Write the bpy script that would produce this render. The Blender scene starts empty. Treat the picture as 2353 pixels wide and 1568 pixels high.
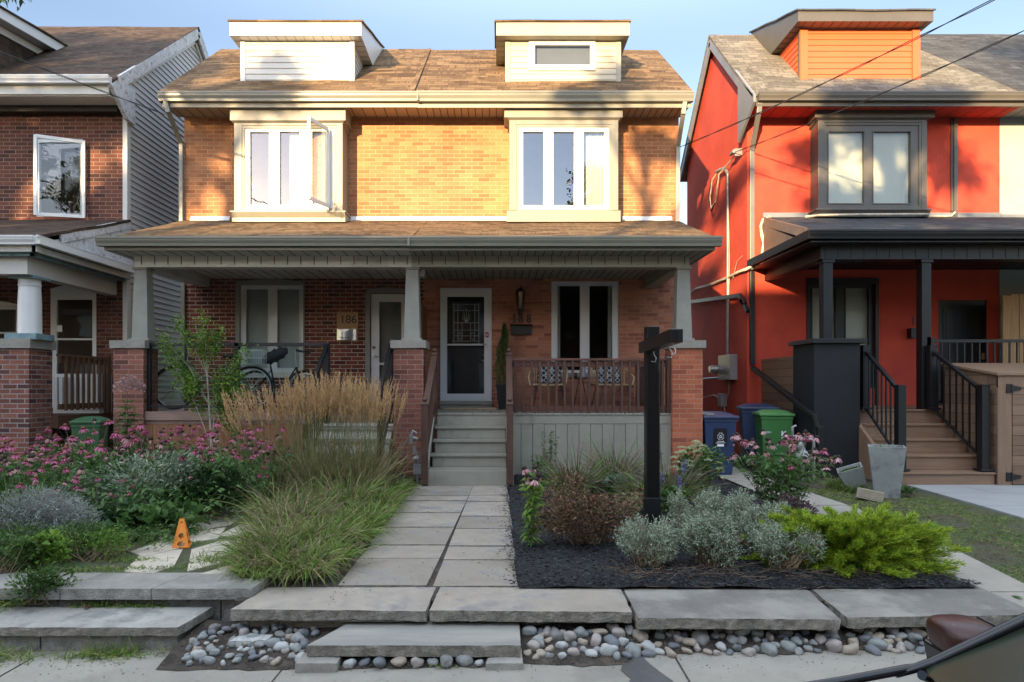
import bpy, math, random
import numpy as np
from mathutils import Vector, Matrix, noise
PI = math.pi
rad = math.radians
sc = bpy.context.scene
random.seed(7)
rng = np.random.default_rng(7)

# ---------------------------------------------------------------- camera
HC, FP, VX, VY = 1.378, 1564.0, 1140.0, 888.0      # eye height, focal length and vanishing point on a 2353 x 1568 picture
cam_d = bpy.data.cameras.new("camera")
cam = bpy.data.objects.new("camera", cam_d)
sc.collection.objects.link(cam)
cam.location = (0, 0, HC)
cam.rotation_euler = (rad(90), 0, 0)
cam_d.sensor_width = 36
cam_d.lens = 36 * FP / 2353
cam_d.shift_x = (1176.5 - VX) / 2353
cam_d.shift_y = (VY - 784) / 2353
cam_d.clip_start = 0.05
cam_d.clip_end = 600
sc.camera = cam

# ---------------------------------------------------------------- sky, sun, exposure
SUN_EL, SUN_AZ = 8.5, 22.0       # degrees; azimuth from the street side towards the left
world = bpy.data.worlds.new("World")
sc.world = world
world.use_nodes = True
wn = world.node_tree
sky = wn.nodes.new("ShaderNodeTexSky")
sky.sky_type = 'NISHITA'
sky.sun_disc = False
sky.sun_elevation = rad(SUN_EL)
sky.sun_rotation = rad(180 + SUN_AZ)
sky.air_density = 1.0
sky.dust_density = 0.3
sky.ozone_density = 1.0
tint = wn.nodes.new("ShaderNodeMix")
tint.data_type = 'RGBA'; tint.blend_type = 'MULTIPLY'
tint.inputs[0].default_value = 1
tint.inputs[7].default_value = (1.13, .965, 0.87, 1)
wn.links.new(sky.outputs[0], tint.inputs[6])
# sky gain added as fill light: brighter overhead and street side, dimmer low down
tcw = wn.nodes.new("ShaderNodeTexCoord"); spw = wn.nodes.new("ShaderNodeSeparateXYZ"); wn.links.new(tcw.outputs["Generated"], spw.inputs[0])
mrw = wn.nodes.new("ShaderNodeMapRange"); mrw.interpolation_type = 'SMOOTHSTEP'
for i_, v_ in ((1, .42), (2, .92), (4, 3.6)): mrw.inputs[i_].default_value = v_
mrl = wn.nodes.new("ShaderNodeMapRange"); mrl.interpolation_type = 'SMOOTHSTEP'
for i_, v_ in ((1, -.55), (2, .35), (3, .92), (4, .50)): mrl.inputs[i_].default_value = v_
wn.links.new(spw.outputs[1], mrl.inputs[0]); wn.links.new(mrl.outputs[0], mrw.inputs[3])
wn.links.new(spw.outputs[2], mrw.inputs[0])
wrm = wn.nodes.new("ShaderNodeMix"); wrm.data_type = 'RGBA'          # the added overhead fill is tinted warm, the low sky stays blue
mr2 = wn.nodes.new("ShaderNodeMapRange"); mr2.interpolation_type = 'SMOOTHSTEP'; mr2.inputs[1].default_value = .40; mr2.inputs[2].default_value = .75
wn.links.new(spw.outputs[2], mr2.inputs[0]); wn.links.new(mr2.outputs[0], wrm.inputs[0])
wrm.inputs[6].default_value = (1.04, .96, 1.04, 1); wrm.inputs[7].default_value = (1.42, 1.02, .78, 1)
wn.links.new(wrm.outputs[2], tint.inputs[7])
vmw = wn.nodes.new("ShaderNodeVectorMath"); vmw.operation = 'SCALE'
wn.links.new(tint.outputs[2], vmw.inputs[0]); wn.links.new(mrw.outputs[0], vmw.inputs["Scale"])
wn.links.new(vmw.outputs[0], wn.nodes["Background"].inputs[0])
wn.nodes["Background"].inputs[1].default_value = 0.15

sun_d = bpy.data.lights.new("sun", 'SUN')
sun = bpy.data.objects.new("sun", sun_d)
sc.collection.objects.link(sun)
sun_d.energy = 3.2
sun_d.angle = rad(0.5)
sun_d.color = (1.0, 0.71, 0.38)
sdir = Vector((-math.sin(rad(SUN_AZ)) * math.cos(rad(SUN_EL)), -math.cos(rad(SUN_AZ)) * math.cos(rad(SUN_EL)), math.sin(rad(SUN_EL))))
sun.rotation_euler = sdir.to_track_quat('Z', 'Y').to_euler()
sun.location = (-10, -30, 20)

sc.view_settings.view_transform = 'Standard'
sc.view_settings.look = 'None'
sc.view_settings.exposure = 2.25
sc.view_settings.gamma = 1
sc.render.engine = 'CYCLES'
sc.cycles.max_bounces = 7
sc.cycles.transparent_max_bounces = 12

# ---------------------------------------------------------------- helpers
def X(px, Y): return (px - VX) * Y / FP
def Z(py, Y): return HC + (VY - py) * Y / FP
def G(px, py, z=0.0):                       # a spot on level ground z, from where it is seen
    Y = (HC - z) * FP / (py - VY)
    return (X(px, Y), Y, z)

OFF = {}
def link(o):
    sc.collection.objects.link(o); return o
def tag(o, label=None, cat=None, group=None, kind=None):
    if label: o["label"] = label
    if cat: o["category"] = cat
    if group: o["group"] = group
    if kind: o["kind"] = kind
    return o
def thing(name, label, cat, loc=(0, 0, 0), group=None):
    o = bpy.data.objects.new(name, None)
    o.empty_display_size = 0.1
    link(o); o.location = loc
    OFF[o] = Vector(loc)
    return tag(o, label, cat, group)
def copy_tree(o, parent=None):
    c = o.copy(); link(c)
    if parent is not None: c.parent = parent
    for ch in o.children: copy_tree(ch, c)
    return c

def finish(me, name, mats, parent, loc, kind=None):
    o = bpy.data.objects.new(name, me); link(o)
    for m in (mats if isinstance(mats, (list, tuple)) else [mats]): me.materials.append(m)
    if parent is not None:
        o.parent = parent; OFF[o] = OFF[parent]
    else:
        o.location = loc; OFF[o] = Vector(loc)
    if kind: o["kind"] = kind
    return o

class MB:
    """collects shapes of one mesh"""
    def __init__(s): s.v = []; s.f = []; s.m = []; s.s = []
    def add(s, vs, fs, m=0, smooth=False):
        o = len(s.v)
        s.v += [tuple(v) for v in vs]
        s.f += [tuple(i + o for i in f) for f in fs]
        s.m += [m] * len(fs); s.s += [smooth] * len(fs)
        return s
    def box(s, x0, x1, y0, y1, z0, z1, m=0):
        v = [(x0,y0,z0),(x1,y0,z0),(x1,y1,z0),(x0,y1,z0),(x0,y0,z1),(x1,y0,z1),(x1,y1,z1),(x0,y1,z1)]
        return s.add(v, [(0,3,2,1),(4,5,6,7),(0,1,5,4),(1,2,6,5),(2,3,7,6),(3,0,4,7)], m)
    def quad(s, a, b, c, d, m=0): return s.add([a, b, c, d], [(0,1,2,3)], m)
    def prism(s, poly, axis, a, b, m=0, smooth=False):
        def P(p, t):
            if axis == 'x': return (t, p[0], p[1])
            if axis == 'y': return (p[0], t, p[1])
            return (p[0], p[1], t)
        n = len(poly)
        vs = [P(p, a) for p in poly] + [P(p, b) for p in poly]
        fs = [(i, (i+1) % n, n + (i+1) % n, n + i) for i in range(n)]
        s.add(vs, fs, m, smooth)
        s.add([P(p, a) for p in poly], [tuple(range(n))[::-1]], m)
        s.add([P(p, b) for p in poly], [tuple(range(n))], m)
        return s
    def frustum(s, cx, cy, z0, z1, w0, d0, w1, d1, m=0, dx=0, dy=0):
        v = []
        for (z, w, d, ox, oy) in ((z0, w0, d0, 0, 0), (z1, w1, d1, dx, dy)):
            v += [(cx+ox-w/2, cy+oy-d/2, z), (cx+ox+w/2, cy+oy-d/2, z), (cx+ox+w/2, cy+oy+d/2, z), (cx+ox-w/2, cy+oy+d/2, z)]
        return s.add(v, [(0,3,2,1),(4,5,6,7),(0,1,5,4),(1,2,6,5),(2,3,7,6),(3,0,4,7)], m)
    def tube(s, pts, r, n=8, m=0, smooth=True, caps=True):
        pts = [Vector(p) for p in pts]; rs = r if isinstance(r, (list, tuple)) else [r] * len(pts)
        ref = None; rings = []
        for i, p in enumerate(pts):
            t = (pts[min(i+1, len(pts)-1)] - pts[max(i-1, 0)]).normalized()
            if ref is None:
                ref = t.orthogonal().normalized()
            u = (ref - t * ref.dot(t))
            u = u.normalized() if u.length > 1e-5 else t.orthogonal().normalized()
            ref = u; w = t.cross(u)
            rings.append([p + (u * math.cos(2*PI*k/n) + w * math.sin(2*PI*k/n)) * rs[i] for k in range(n)])
        vs = [q for rg in rings for q in rg]
        fs = [(i*n+k, i*n+(k+1) % n, (i+1)*n+(k+1) % n, (i+1)*n+k) for i in range(len(pts)-1) for k in range(n)]
        s.add(vs, fs, m, smooth)
        if caps:
            s.add(rings[0], [tuple(range(n))[::-1]], m); s.add(rings[-1], [tuple(range(n))], m)
        return s
    def lathe(s, prof, cx, cy, n=20, m=0, smooth=True, cz=0):
        vs = [(cx + r*math.cos(2*PI*k/n), cy + r*math.sin(2*PI*k/n), cz + z) for (r, z) in prof for k in range(n)]
        fs = [(i*n+k, i*n+(k+1) % n, (i+1)*n+(k+1) % n, (i+1)*n+k) for i in range(len(prof)-1) for k in range(n)]
        return s.add(vs, fs, m, smooth)
    def beam(s, p0, p1, w, h, m=0):
        p0 = Vector(p0); p1 = Vector(p1); t = (p1-p0).normalized()
        up = Vector((0,0,1)) if abs(t.z) < 0.95 else Vector((0,1,0))
        sd = t.cross(up).normalized(); u2 = sd.cross(t).normalized()
        v = []
        for p in (p0, p1):
            v += [p - sd*w/2 - u2*h/2, p + sd*w/2 - u2*h/2, p + sd*w/2 + u2*h/2, p - sd*w/2 + u2*h/2]
        return s.add(v, [(0,3,2,1),(4,5,6,7),(0,1,5,4),(1,2,6,5),(2,3,7,6),(3,0,4,7)], m)
    def ell(s, c, r, n=12, k=8, m=0):
        prof = [(math.sin(PI*i/k), -math.cos(PI*i/k)) for i in range(k+1)]
        vs = [(c[0]+r[0]*a*math.cos(2*PI*j/n), c[1]+r[1]*a*math.sin(2*PI*j/n), c[2]+r[2]*b) for (a, b) in prof for j in range(n)]
        fs = [(i*n+j, i*n+(j+1) % n, (i+1)*n+(j+1) % n, (i+1)*n+j) for i in range(k) for j in range(n)]
        return s.add(vs, fs, m, True)
    def torus(s, c, R, r, axis='y', n=32, k=8, m=0, a0=0, a1=2*PI):
        pts = []
        closed = abs(a1-a0) > 6.28
        for i in range(n+1):
            a = a0 + (a1-a0)*i/n
            if axis == 'y': pts.append((c[0]+R*math.cos(a), c[1], c[2]+R*math.sin(a)))
            else: pts.append((c[0]+R*math.cos(a), c[1]+R*math.sin(a), c[2]))
        return s.tube(pts, r, k, m, caps=not closed)
    def wall(s, x0, x1, z0, z1, Y, ops=(), depth=0.1, m=0, mr=None, axis='y', sgn=1):
        """a wall sheet with rectangular openings and their reveals"""
        xs = sorted({x0, x1, *[o[0] for o in ops], *[o[1] for o in ops]})
        zs = sorted({z0, z1, *[o[2] for o in ops], *[o[3] for o in ops]})
        xs = [x for x in xs if x0 <= x <= x1]; zs = [z for z in zs if z0 <= z <= z1]
        def P(x, y, z): return (x, y, z) if axis == 'y' else (y, x, z)
        for i in range(len(xs)-1):
            for j in range(len(zs)-1):
                cx = (xs[i]+xs[i+1])/2; cz = (zs[j]+zs[j+1])/2
                if any(o[0] < cx < o[1] and o[2] < cz < o[3] for o in ops): continue
                s.quad(P(xs[i],Y,zs[j]), P(xs[i+1],Y,zs[j]), P(xs[i+1],Y,zs[j+1]), P(xs[i],Y,zs[j+1]), m)
        mr = m if mr is None else mr
        for (a, b, c, d) in [o[:4] for o in ops]:
            y1 = Y + depth*sgn
            s.quad(P(a,Y,c), P(a,y1,c), P(a,y1,d), P(a,Y,d), mr); s.quad(P(b,Y,c), P(b,Y,d), P(b,y1,d), P(b,y1,c), mr)
            s.quad(P(a,Y,c), P(b,Y,c), P(b,y1,c), P(a,y1,c), mr); s.quad(P(a,Y,d), P(a,y1,d), P(b,y1,d), P(b,Y,d), mr)
        return s
    def rough(s, c, z0, z1, seg=0.045, amp=0.006, tamp=0.0015, seed=0, m=0, m2=None, taper=0):
        """a slab on footprint c = [front-left, front-right, back-right, back-left] with broken, uneven sides"""
        c = [Vector((p[0], p[1], 0)) for p in c]
        L = max((c[1]-c[0]).length, (c[2]-c[3]).length); D = max((c[3]-c[0]).length, (c[2]-c[1]).length); H = z1-z0
        nx = max(2, min(60, int(L/seg))); ny = max(2, min(30, int(D/seg))); nz = max(2, int(H/(seg*0.5)))
        sd = seed * 7.31
        def pt(u, v, w):
            p = (c[0]*(1-u)+c[1]*u)*(1-v) + (c[3]*(1-u)+c[2]*u)*v
            p = Vector((p.x, p.y, z0 + H*w))
            q = p * 9 + Vector((sd, sd*.7, sd*.3)); d = noise.noise_vector(q) + noise.noise_vector(q*2.7)*.6
            k = 1.0 if w < .98 else 0.35
            e = 0.004 if (w > .98 and (u < .001 or u > .999 or v < .001 or v > .999)) else 0
            return (p.x + d.x*amp*k, p.y + d.y*amp*k - (0 if v > .001 else taper*(1-w)*-1), p.z + d.z*(tamp if w > .98 else amp*.6) - e)
        def sheet(f, a, b, mm, sm):
            vs = [f(i/a, j/b) for j in range(b+1) for i in range(a+1)]
            fs = [(j*(a+1)+i, j*(a+1)+i+1, (j+1)*(a+1)+i+1, (j+1)*(a+1)+i) for j in range(b) for i in range(a)]
            s.add(vs, fs, mm, sm)
        m2 = m if m2 is None else m2
        sheet(lambda u, v: pt(u, v, 1), nx, ny, m, True)
        sheet(lambda u, w: pt(u, 0, w), nx, nz, m2, False)
        sheet(lambda u, w: pt(1-u, 1, w), nx, nz, m2, False)
        sheet(lambda u, w: pt(1, u, w), ny, nz, m2, False)
        sheet(lambda u, w: pt(0, 1-u, w), ny, nz, m2, False)
        s.add([pt(0,0,0), pt(0,1,0), pt(1,1,0), pt(1,0,0)], [(0,1,2,3)], m2)
        return s
    def build(s, name, mats, parent=None, loc=(0,0,0), bevel=0, kind=None, uv=True):
        me = bpy.data.meshes.new(name)
        off = OFF[parent] if parent is not None else Vector(loc)
        V = np.array(s.v, dtype=float)
        me.from_pydata((V - np.array(off)).tolist(), [], s.f)
        me.polygons.foreach_set("material_index", s.m)
        me.polygons.foreach_set("use_smooth", s.s)
        if uv:
            ul = me.uv_layers.new(name="UVMap")
            co = np.empty(len(me.loops)*2)
            k = 0
            for f in s.f:
                a = V[f[0]]; n = np.zeros(3)
                for i in range(1, len(f)-1): n = n + np.cross(V[f[i]]-a, V[f[i+1]]-a)
                l = np.linalg.norm(n); n = n/l if l > 1e-12 else np.array((0,0,1.))
                if abs(n[2]) > 0.97: u = np.array((1.,0,0)); w = np.array((0,1.,0))
                else:
                    if n[2] < 0: n = -n
                    u = np.array((-n[1], n[0], 0)); u /= np.linalg.norm(u)
                    if abs(u[0]) > abs(u[1]) and u[0] < 0 or abs(u[1]) >= abs(u[0]) and u[1] < 0: u = -u
                    w = np.cross(n, u)
                    if w[2] < 0: w = -w
                for i in f:
                    co[k] = V[i] @ u; co[k+1] = V[i] @ w; k += 2
            ul.data.foreach_set("uv", co)
        o = finish(me, name, mats, parent, loc, kind)
        if bevel:
            b = o.modifiers.new("bevel", 'BEVEL'); b.width = bevel; b.segments = 2; b.limit_method = 'ANGLE'; b.angle_limit = rad(40)
        return o

class FB:
    """collects leaves, blades and stems of one plant in numpy arrays"""
    def __init__(s): s.V = []; s.F = []; s.M = []; s.n = 0
    def _add(s, v, f, m):
        s.V.append(v); s.F.append(f + s.n); s.M.append(np.full(len(f), m)); s.n += len(v)
    def leaves(s, P, D, L, W, droop=0.2, m=0, flat=0.6):
        P = np.asarray(P, float); D = np.asarray(D, float); N = len(P)
        D = D/np.linalg.norm(D, axis=1)[:, None]
        L = np.broadcast_to(L, N)[:, None]; W = np.broadcast_to(W, N)[:, None]
        r = rng.normal(size=(N, 3))*(1-flat) + np.array((0, 0, 1.))*flat
        S = np.cross(D, r); S /= (np.linalg.norm(S, axis=1)[:, None] + 1e-9)
        U = np.cross(S, D)
        mid = P + D*L*.45 + U*L*.06
        tip = P + D*L - np.array((0, 0, 1.))*L*droop
        v = np.stack([P, mid+S*W/2 + U*W*.12, tip, mid-S*W/2 + U*W*.12, mid], 1).reshape(-1, 3)
        b = np.arange(N)[:, None]*5
        s._add(v, np.concatenate([b+np.array([[0, 1, 2, 4]]), b+np.array([[0, 4, 2, 3]])]), m)
    def blades(s, P, D, L, W, droop=0.5, nseg=4, m=0, curl=None):
        P = np.asarray(P, float); D = np.asarray(D, float); N = len(P)
        D = D/np.linalg.norm(D, axis=1)[:, None]
        L = np.broadcast_to(L, N)[:, None]; W = np.broadcast_to(W, N)[:, None]
        dr = np.broadcast_to(droop, N)[:, None]
        S = np.cross(D, rng.normal(size=(N, 3))); S /= (np.linalg.norm(S, axis=1)[:, None] + 1e-9)
        H = D*np.array((1, 1, 0.)); H = H/(np.linalg.norm(H, axis=1)[:, None]+1e-9)
        rows = []
        for i in range(nseg+1):
            t = i/nseg
            c = P + D*L*t + (H*0.35 - np.array((0, 0, 1.)))*dr*L*t*t
            w = W*(1-t**1.6)*.5 + 0.0004
            rows.append(c+S*w); rows.append(c-S*w)
        v = np.stack(rows, 1).reshape(-1, 3); k = 2*(nseg+1)
        b = np.arange(N)[:, None]*k
        f = np.concatenate([b+np.array([[2*i, 2*i+1, 2*i+3, 2*i+2]]) for i in range(nseg)])
        s._add(v, f, m)
    def stem(s, A, B, r0, r1, m=0):
        A = np.asarray(A, float); B = np.asarray(B, float); N = len(A)
        D = B-A; D = D/(np.linalg.norm(D, axis=1)[:, None]+1e-9)
        S = np.cross(D, np.array((0.3, 1, 0.1))); S /= (np.linalg.norm(S, axis=1)[:, None]+1e-9)
        T = np.cross(D, S)
        r0 = np.broadcast_to(r0, N)[:, None]; r1 = np.broadcast_to(r1, N)[:, None]
        q = []
        for (c, r) in ((A, r0), (B, r1)):
            for a in range(3):
                q.append(c + (S*math.cos(2*PI*a/3)+T*math.sin(2*PI*a/3))*r)
        v = np.stack(q, 1).reshape(-1, 3); b = np.arange(N)[:, None]*6
        s._add(v, np.concatenate([b+np.array([[a, (a+1) % 3, 3+(a+1) % 3, 3+a]]) for a in range(3)]), m)
    def build(s, name, mats, parent=None, loc=(0, 0, 0), smooth=False, kind=None):
        V = np.concatenate(s.V); F = np.concatenate(s.F); M = np.concatenate(s.M)
        off = OFF[parent] if parent is not None else Vector(loc)
        V = V - np.array(off)
        me = bpy.data.meshes.new(name)
        me.vertices.add(len(V)); me.vertices.foreach_set("co", V.ravel())
        me.loops.add(len(F)*4); me.loops.foreach_set("vertex_index", F.ravel().astype(np.int32))
        me.polygons.add(len(F)); me.polygons.foreach_set("loop_start", np.arange(len(F), dtype=np.int32)*4)
        me.polygons.foreach_set("material_index", M.astype(np.int32))
        me.update(calc_edges=True)
        return finish(me, name, mats, parent, loc, kind)

def text_mesh(parent, name, txt, x, z, Y, size, mt, extr=0.004, align='CENTER', rot=None, loc=None, bold=0):
    cu = bpy.data.curves.new("lettering", 'FONT'); cu.body = txt; cu.size = size; cu.extrude = extr; cu.align_x = align; cu.offset = bold
    t = bpy.data.objects.new("lettering", cu); link(t)
    dg = bpy.context.evaluated_depsgraph_get()
    me = bpy.data.meshes.new_from_object(t.evaluated_get(dg))
    bpy.data.objects.remove(t); bpy.data.curves.remove(cu)
    Mx = Matrix.Translation(Vector((x, Y, z)) - OFF[parent]) @ (rot if rot is not None else Matrix.Rotation(PI/2, 4, 'X'))
    me.transform(Mx); me.materials.clear()
    o = bpy.data.objects.new(name, me); link(o); me.materials.append(mt); o.parent = parent; OFF[o] = OFF[parent]
    return o

# ---------------------------------------------------------------- materials
def new_mat(name):
    m = bpy.data.materials.new(name); m.use_nodes = True
    nt = m.node_tree; b = nt.nodes["Principled BSDF"]
    return m, nt, b
def N(nt, t, **kw):
    n = nt.nodes.new(t)
    for k, v in kw.items(): setattr(n, k, v)
    return n
def c4(c): return (c[0], c[1], c[2], 1)
def mixc(nt, a, b, f, mode='MIX'):
    n = N(nt, "ShaderNodeMix", data_type='RGBA', blend_type=mode)
    for s, v in ((0, f), (6, a), (7, b)):
        if hasattr(v, 'is_linked') or hasattr(v, 'links'): nt.links.new(v, n.inputs[s])
        else: n.inputs[s].default_value = v if s == 0 else c4(v)
    return n.outputs[2]
def coords(nt, kind='Object', scale=(1,1,1)):
    tc = N(nt, "ShaderNodeTexCoord"); mp = N(nt, "ShaderNodeMapping"); mp.inputs[3].default_value = scale
    nt.links.new(tc.outputs[kind], mp.inputs[0]); return mp.outputs[0]
def noise_f(nt, vec, scale, detail=4, rough=0.6):
    n = N(nt, "ShaderNodeTexNoise"); n.inputs["Scale"].default_value = scale; n.inputs["Detail"].default_value = detail
    n.inputs["Roughness"].default_value = rough; nt.links.new(vec, n.inputs["Vector"]); return n.outputs[0]
def ramp(nt, f, stops):
    r = N(nt, "ShaderNodeValToRGB"); e = r.color_ramp.elements
    while len(e) < len(stops): e.new(0.5)
    for i, (p, c) in enumerate(stops): e[i].position = p; e[i].color = c4(c)
    nt.links.new(f, r.inputs[0]); return r.outputs[0]
def bump(nt, b, h, strength, dist=0.01):
    n = N(nt, "ShaderNodeBump"); n.inputs["Strength"].default_value = strength; n.inputs["Distance"].default_value = dist
    nt.links.new(h, n.inputs["Height"]); nt.links.new(n.outputs[0], b.inputs["Normal"])

def surf(name, col, rough=0.6, var=0.25, scale=3.0, fine=60.0, bmp=0.2, dist=0.004, kind='Object', stretch=(1,1,1), spec=0.5, metal=0, dirt=None, dscale=1.2, dthr=0.55, coat=0, objvar=0):
    """painted / cast / woven surface: base colour with large and fine variation, wear and a small relief"""
    m, nt, b = new_mat(name)
    v = coords(nt, kind, stretch)
    n1 = noise_f(nt, v, scale, 5); n2 = noise_f(nt, v, fine, 3)
    lo = [c*(1-var) for c in col]; hi = [min(1, c*(1+var)) for c in col]
    c1 = ramp(nt, n1, [(0.32, lo), (0.68, hi)])
    lo2 = [1-var*.8]*3
    c2 = ramp(nt, n2, [(0.3, lo2), (0.7, (1,1,1))])
    c = mixc(nt, c1, c2, 1.0, 'MULTIPLY')
    if objvar:
        oi = N(nt, "ShaderNodeObjectInfo"); c = mixc(nt, c, ramp(nt, oi.outputs["Random"], [(0, (1-objvar, 1-objvar*1.05, 1-objvar*1.15)), (.5, (1, .985, .965)), (1, (1+objvar*.6, 1+objvar*.55, 1+objvar*.5))]), 1.0, 'MULTIPLY')
    if dirt:
        d = noise_f(nt, v, dscale, 8, .7); d = ramp(nt, d, [(dthr-.06, (0,0,0)), (dthr+.08, (1,1,1))])
        c = mixc(nt, c, dirt, d)
    nt.links.new(c, b.inputs["Base Color"])
    b.inputs["Roughness"].default_value = rough; b.inputs["Metallic"].default_value = metal
    b.inputs["Specular IOR Level"].default_value = spec
    if coat: b.inputs["Coat Weight"].default_value = coat
    if bmp: bump(nt, b, n2, bmp, dist)
    return m

def brick_mat(name, c1, c2, c3, mortar, bw=0.225, bh=0.0745, ms=0.007, bmp=0.6, stain=None, mort2=None):
    m, nt, b = new_mat(name)
    uv = coords(nt, 'UV')
    wob = N(nt, "ShaderNodeTexNoise"); wob.inputs["Scale"].default_value = 6; nt.links.new(uv, wob.inputs["Vector"])
    off = N(nt, "ShaderNodeVectorMath", operation='SCALE'); off.inputs["Scale"].default_value = 0.008; nt.links.new(wob.outputs[1], off.inputs[0])
    ad = N(nt, "ShaderNodeVectorMath", operation='ADD'); nt.links.new(uv, ad.inputs[0]); nt.links.new(off.outputs[0], ad.inputs[1])
    br = N(nt, "ShaderNodeTexBrick"); br.offset = 0.5; nt.links.new(ad.outputs[0], br.inputs["Vector"])
    br.inputs["Color1"].default_value = (0,0,0,1); br.inputs["Color2"].default_value = (1,1,1,1); br.inputs["Mortar"].default_value = (.5,.5,.5,1)
    br.inputs["Scale"].default_value = 1; br.inputs["Mortar Size"].default_value = ms; br.inputs["Mortar Smooth"].default_value = 0.25
    br.inputs["Brick Width"].default_value = bw; br.inputs["Row Height"].default_value = bh; br.inputs["Bias"].default_value = 0
    col = ramp(nt, br.outputs["Color"], [(0.0, c3), (0.22, c2), (0.6, c1), (1.0, [min(1, x*1.18) for x in c1])])
    ob = coords(nt, 'Object')
    n1 = noise_f(nt, ob, 1.1, 5); n2 = noise_f(nt, ob, 45, 4)
    col = mixc(nt, col, ramp(nt, n1, [(.3, (.72,.70,.70)), (.7, (1.12,1.1,1.08))]), 1.0, 'MULTIPLY')
    col = mixc(nt, col, ramp(nt, n2, [(.3, (.75,.75,.75)), (.7, (1.15,1.15,1.15))]), 1.0, 'MULTIPLY')
    mc = ramp(nt, noise_f(nt, ob, 2.3, 4), [(.35, mort2 or [x*.7 for x in mortar]), (.65, mortar)])
    col = mixc(nt, col, mc, br.outputs["Fac"])
    if stain:
        d = ramp(nt, noise_f(nt, ob, 1.6, 8, .72), [(.60, (0,0,0)), (.70, (1,1,1))])
        col = mixc(nt, col, stain, d)
    nt.links.new(col, b.inputs["Base Color"]); b.inputs["Roughness"].default_value = 0.88; b.inputs["Specular IOR Level"].default_value = .25
    inv = N(nt, "ShaderNodeMath", operation='MULTIPLY_ADD'); inv.inputs[1].default_value = -1; inv.inputs[2].default_value = 1
    nt.links.new(br.outputs["Fac"], inv.inputs[0])
    ad2 = N(nt, "ShaderNodeMath", operation='MULTIPLY_ADD'); ad2.inputs[1].default_value = .35; nt.links.new(n2, ad2.inputs[0]); nt.links.new(inv.outputs[0], ad2.inputs[2])
    bump(nt, b, ad2.outputs[0], bmp, 0.006)
    return m

def shingle_mat(name, cols, bw=0.30, bh=0.142, dark=(.03,.025,.02)):
    m, nt, b = new_mat(name)
    uv = coords(nt, 'UV')
    wob = N(nt, "ShaderNodeTexNoise"); wob.inputs["Scale"].default_value = 1.4; nt.links.new(uv, wob.inputs["Vector"])
    off = N(nt, "ShaderNodeVectorMath", operation='SCALE'); off.inputs["Scale"].default_value = 0.05; nt.links.new(wob.outputs[1], off.inputs[0])
    ad = N(nt, "ShaderNodeVectorMath", operation='ADD'); nt.links.new(uv, ad.inputs[0]); nt.links.new(off.outputs[0], ad.inputs[1])
    fac = []; out = []
    for (w, o, fr, sq) in ((bw, .5, 2, 1.0), (bw*.62, .37, 3, 1.3)):
        br = N(nt, "ShaderNodeTexBrick"); br.offset = o; br.offset_frequency = fr; br.squash = sq; br.squash_frequency = 2; nt.links.new(ad.outputs[0], br.inputs["Vector"])
        br.inputs["Color1"].default_value = (0,0,0,1); br.inputs["Color2"].default_value = (1,1,1,1); br.inputs["Mortar"].default_value = (.5,.5,.5,1)
        br.inputs["Scale"].default_value = 1; br.inputs["Mortar Size"].default_value = 0.006; br.inputs["Mortar Smooth"].default_value = .1
        br.inputs["Brick Width"].default_value = w; br.inputs["Row Height"].default_value = bh
        fac.append(br.outputs["Fac"]); out.append(br.outputs["Color"])
    t = mixc(nt, out[0], out[1], 0.5)
    col = ramp(nt, t, [(0.05, cols[0]), (0.4, cols[1]), (0.62, cols[2]), (0.95, cols[3])])
    ob = coords(nt, 'Object'); n2 = noise_f(nt, ob, 130, 3); n1 = noise_f(nt, ob, .9, 4)
    col = mixc(nt, col, ramp(nt, n2, [(.35, (.62,.62,.62)), (.65, (1.25,1.25,1.25))]), 1, 'MULTIPLY')
    col = mixc(nt, col, ramp(nt, n1, [(.3, (.8,.8,.8)), (.7, (1.1,1.1,1.1))]), 1, 'MULTIPLY')
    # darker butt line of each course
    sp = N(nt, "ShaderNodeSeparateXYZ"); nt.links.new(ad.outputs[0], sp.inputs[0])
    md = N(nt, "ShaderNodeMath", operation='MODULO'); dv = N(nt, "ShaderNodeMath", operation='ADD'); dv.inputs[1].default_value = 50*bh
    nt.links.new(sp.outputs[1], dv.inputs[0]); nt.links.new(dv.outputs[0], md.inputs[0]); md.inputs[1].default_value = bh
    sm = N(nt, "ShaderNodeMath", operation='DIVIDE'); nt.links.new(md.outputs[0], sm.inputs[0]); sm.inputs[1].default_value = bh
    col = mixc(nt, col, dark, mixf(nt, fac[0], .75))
    nt.links.new(col, b.inputs["Base Color"]); b.inputs["Roughness"].default_value = .95; b.inputs["Specular IOR Level"].default_value = .1
    h = N(nt, "ShaderNodeMath", operation='MULTIPLY_ADD'); h.inputs[1].default_value = -1.0; h.inputs[2].default_value = 1
    nt.links.new(sm.outputs[0], h.inputs[0])
    h2 = N(nt, "ShaderNodeMath", operation='MULTIPLY_ADD'); h2.inputs[1].default_value = .5; nt.links.new(t, h2.inputs[0]); nt.links.new(h.outputs[0], h2.inputs[2])
    bump(nt, b, h2.outputs[0], 0.9, 0.012)
    return m
def mixf(nt, f, k):
    n = N(nt, "ShaderNodeMath", operation='MULTIPLY'); nt.links.new(f, n.inputs[0]); n.inputs[1].default_value = k; return n.outputs[0]

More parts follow.
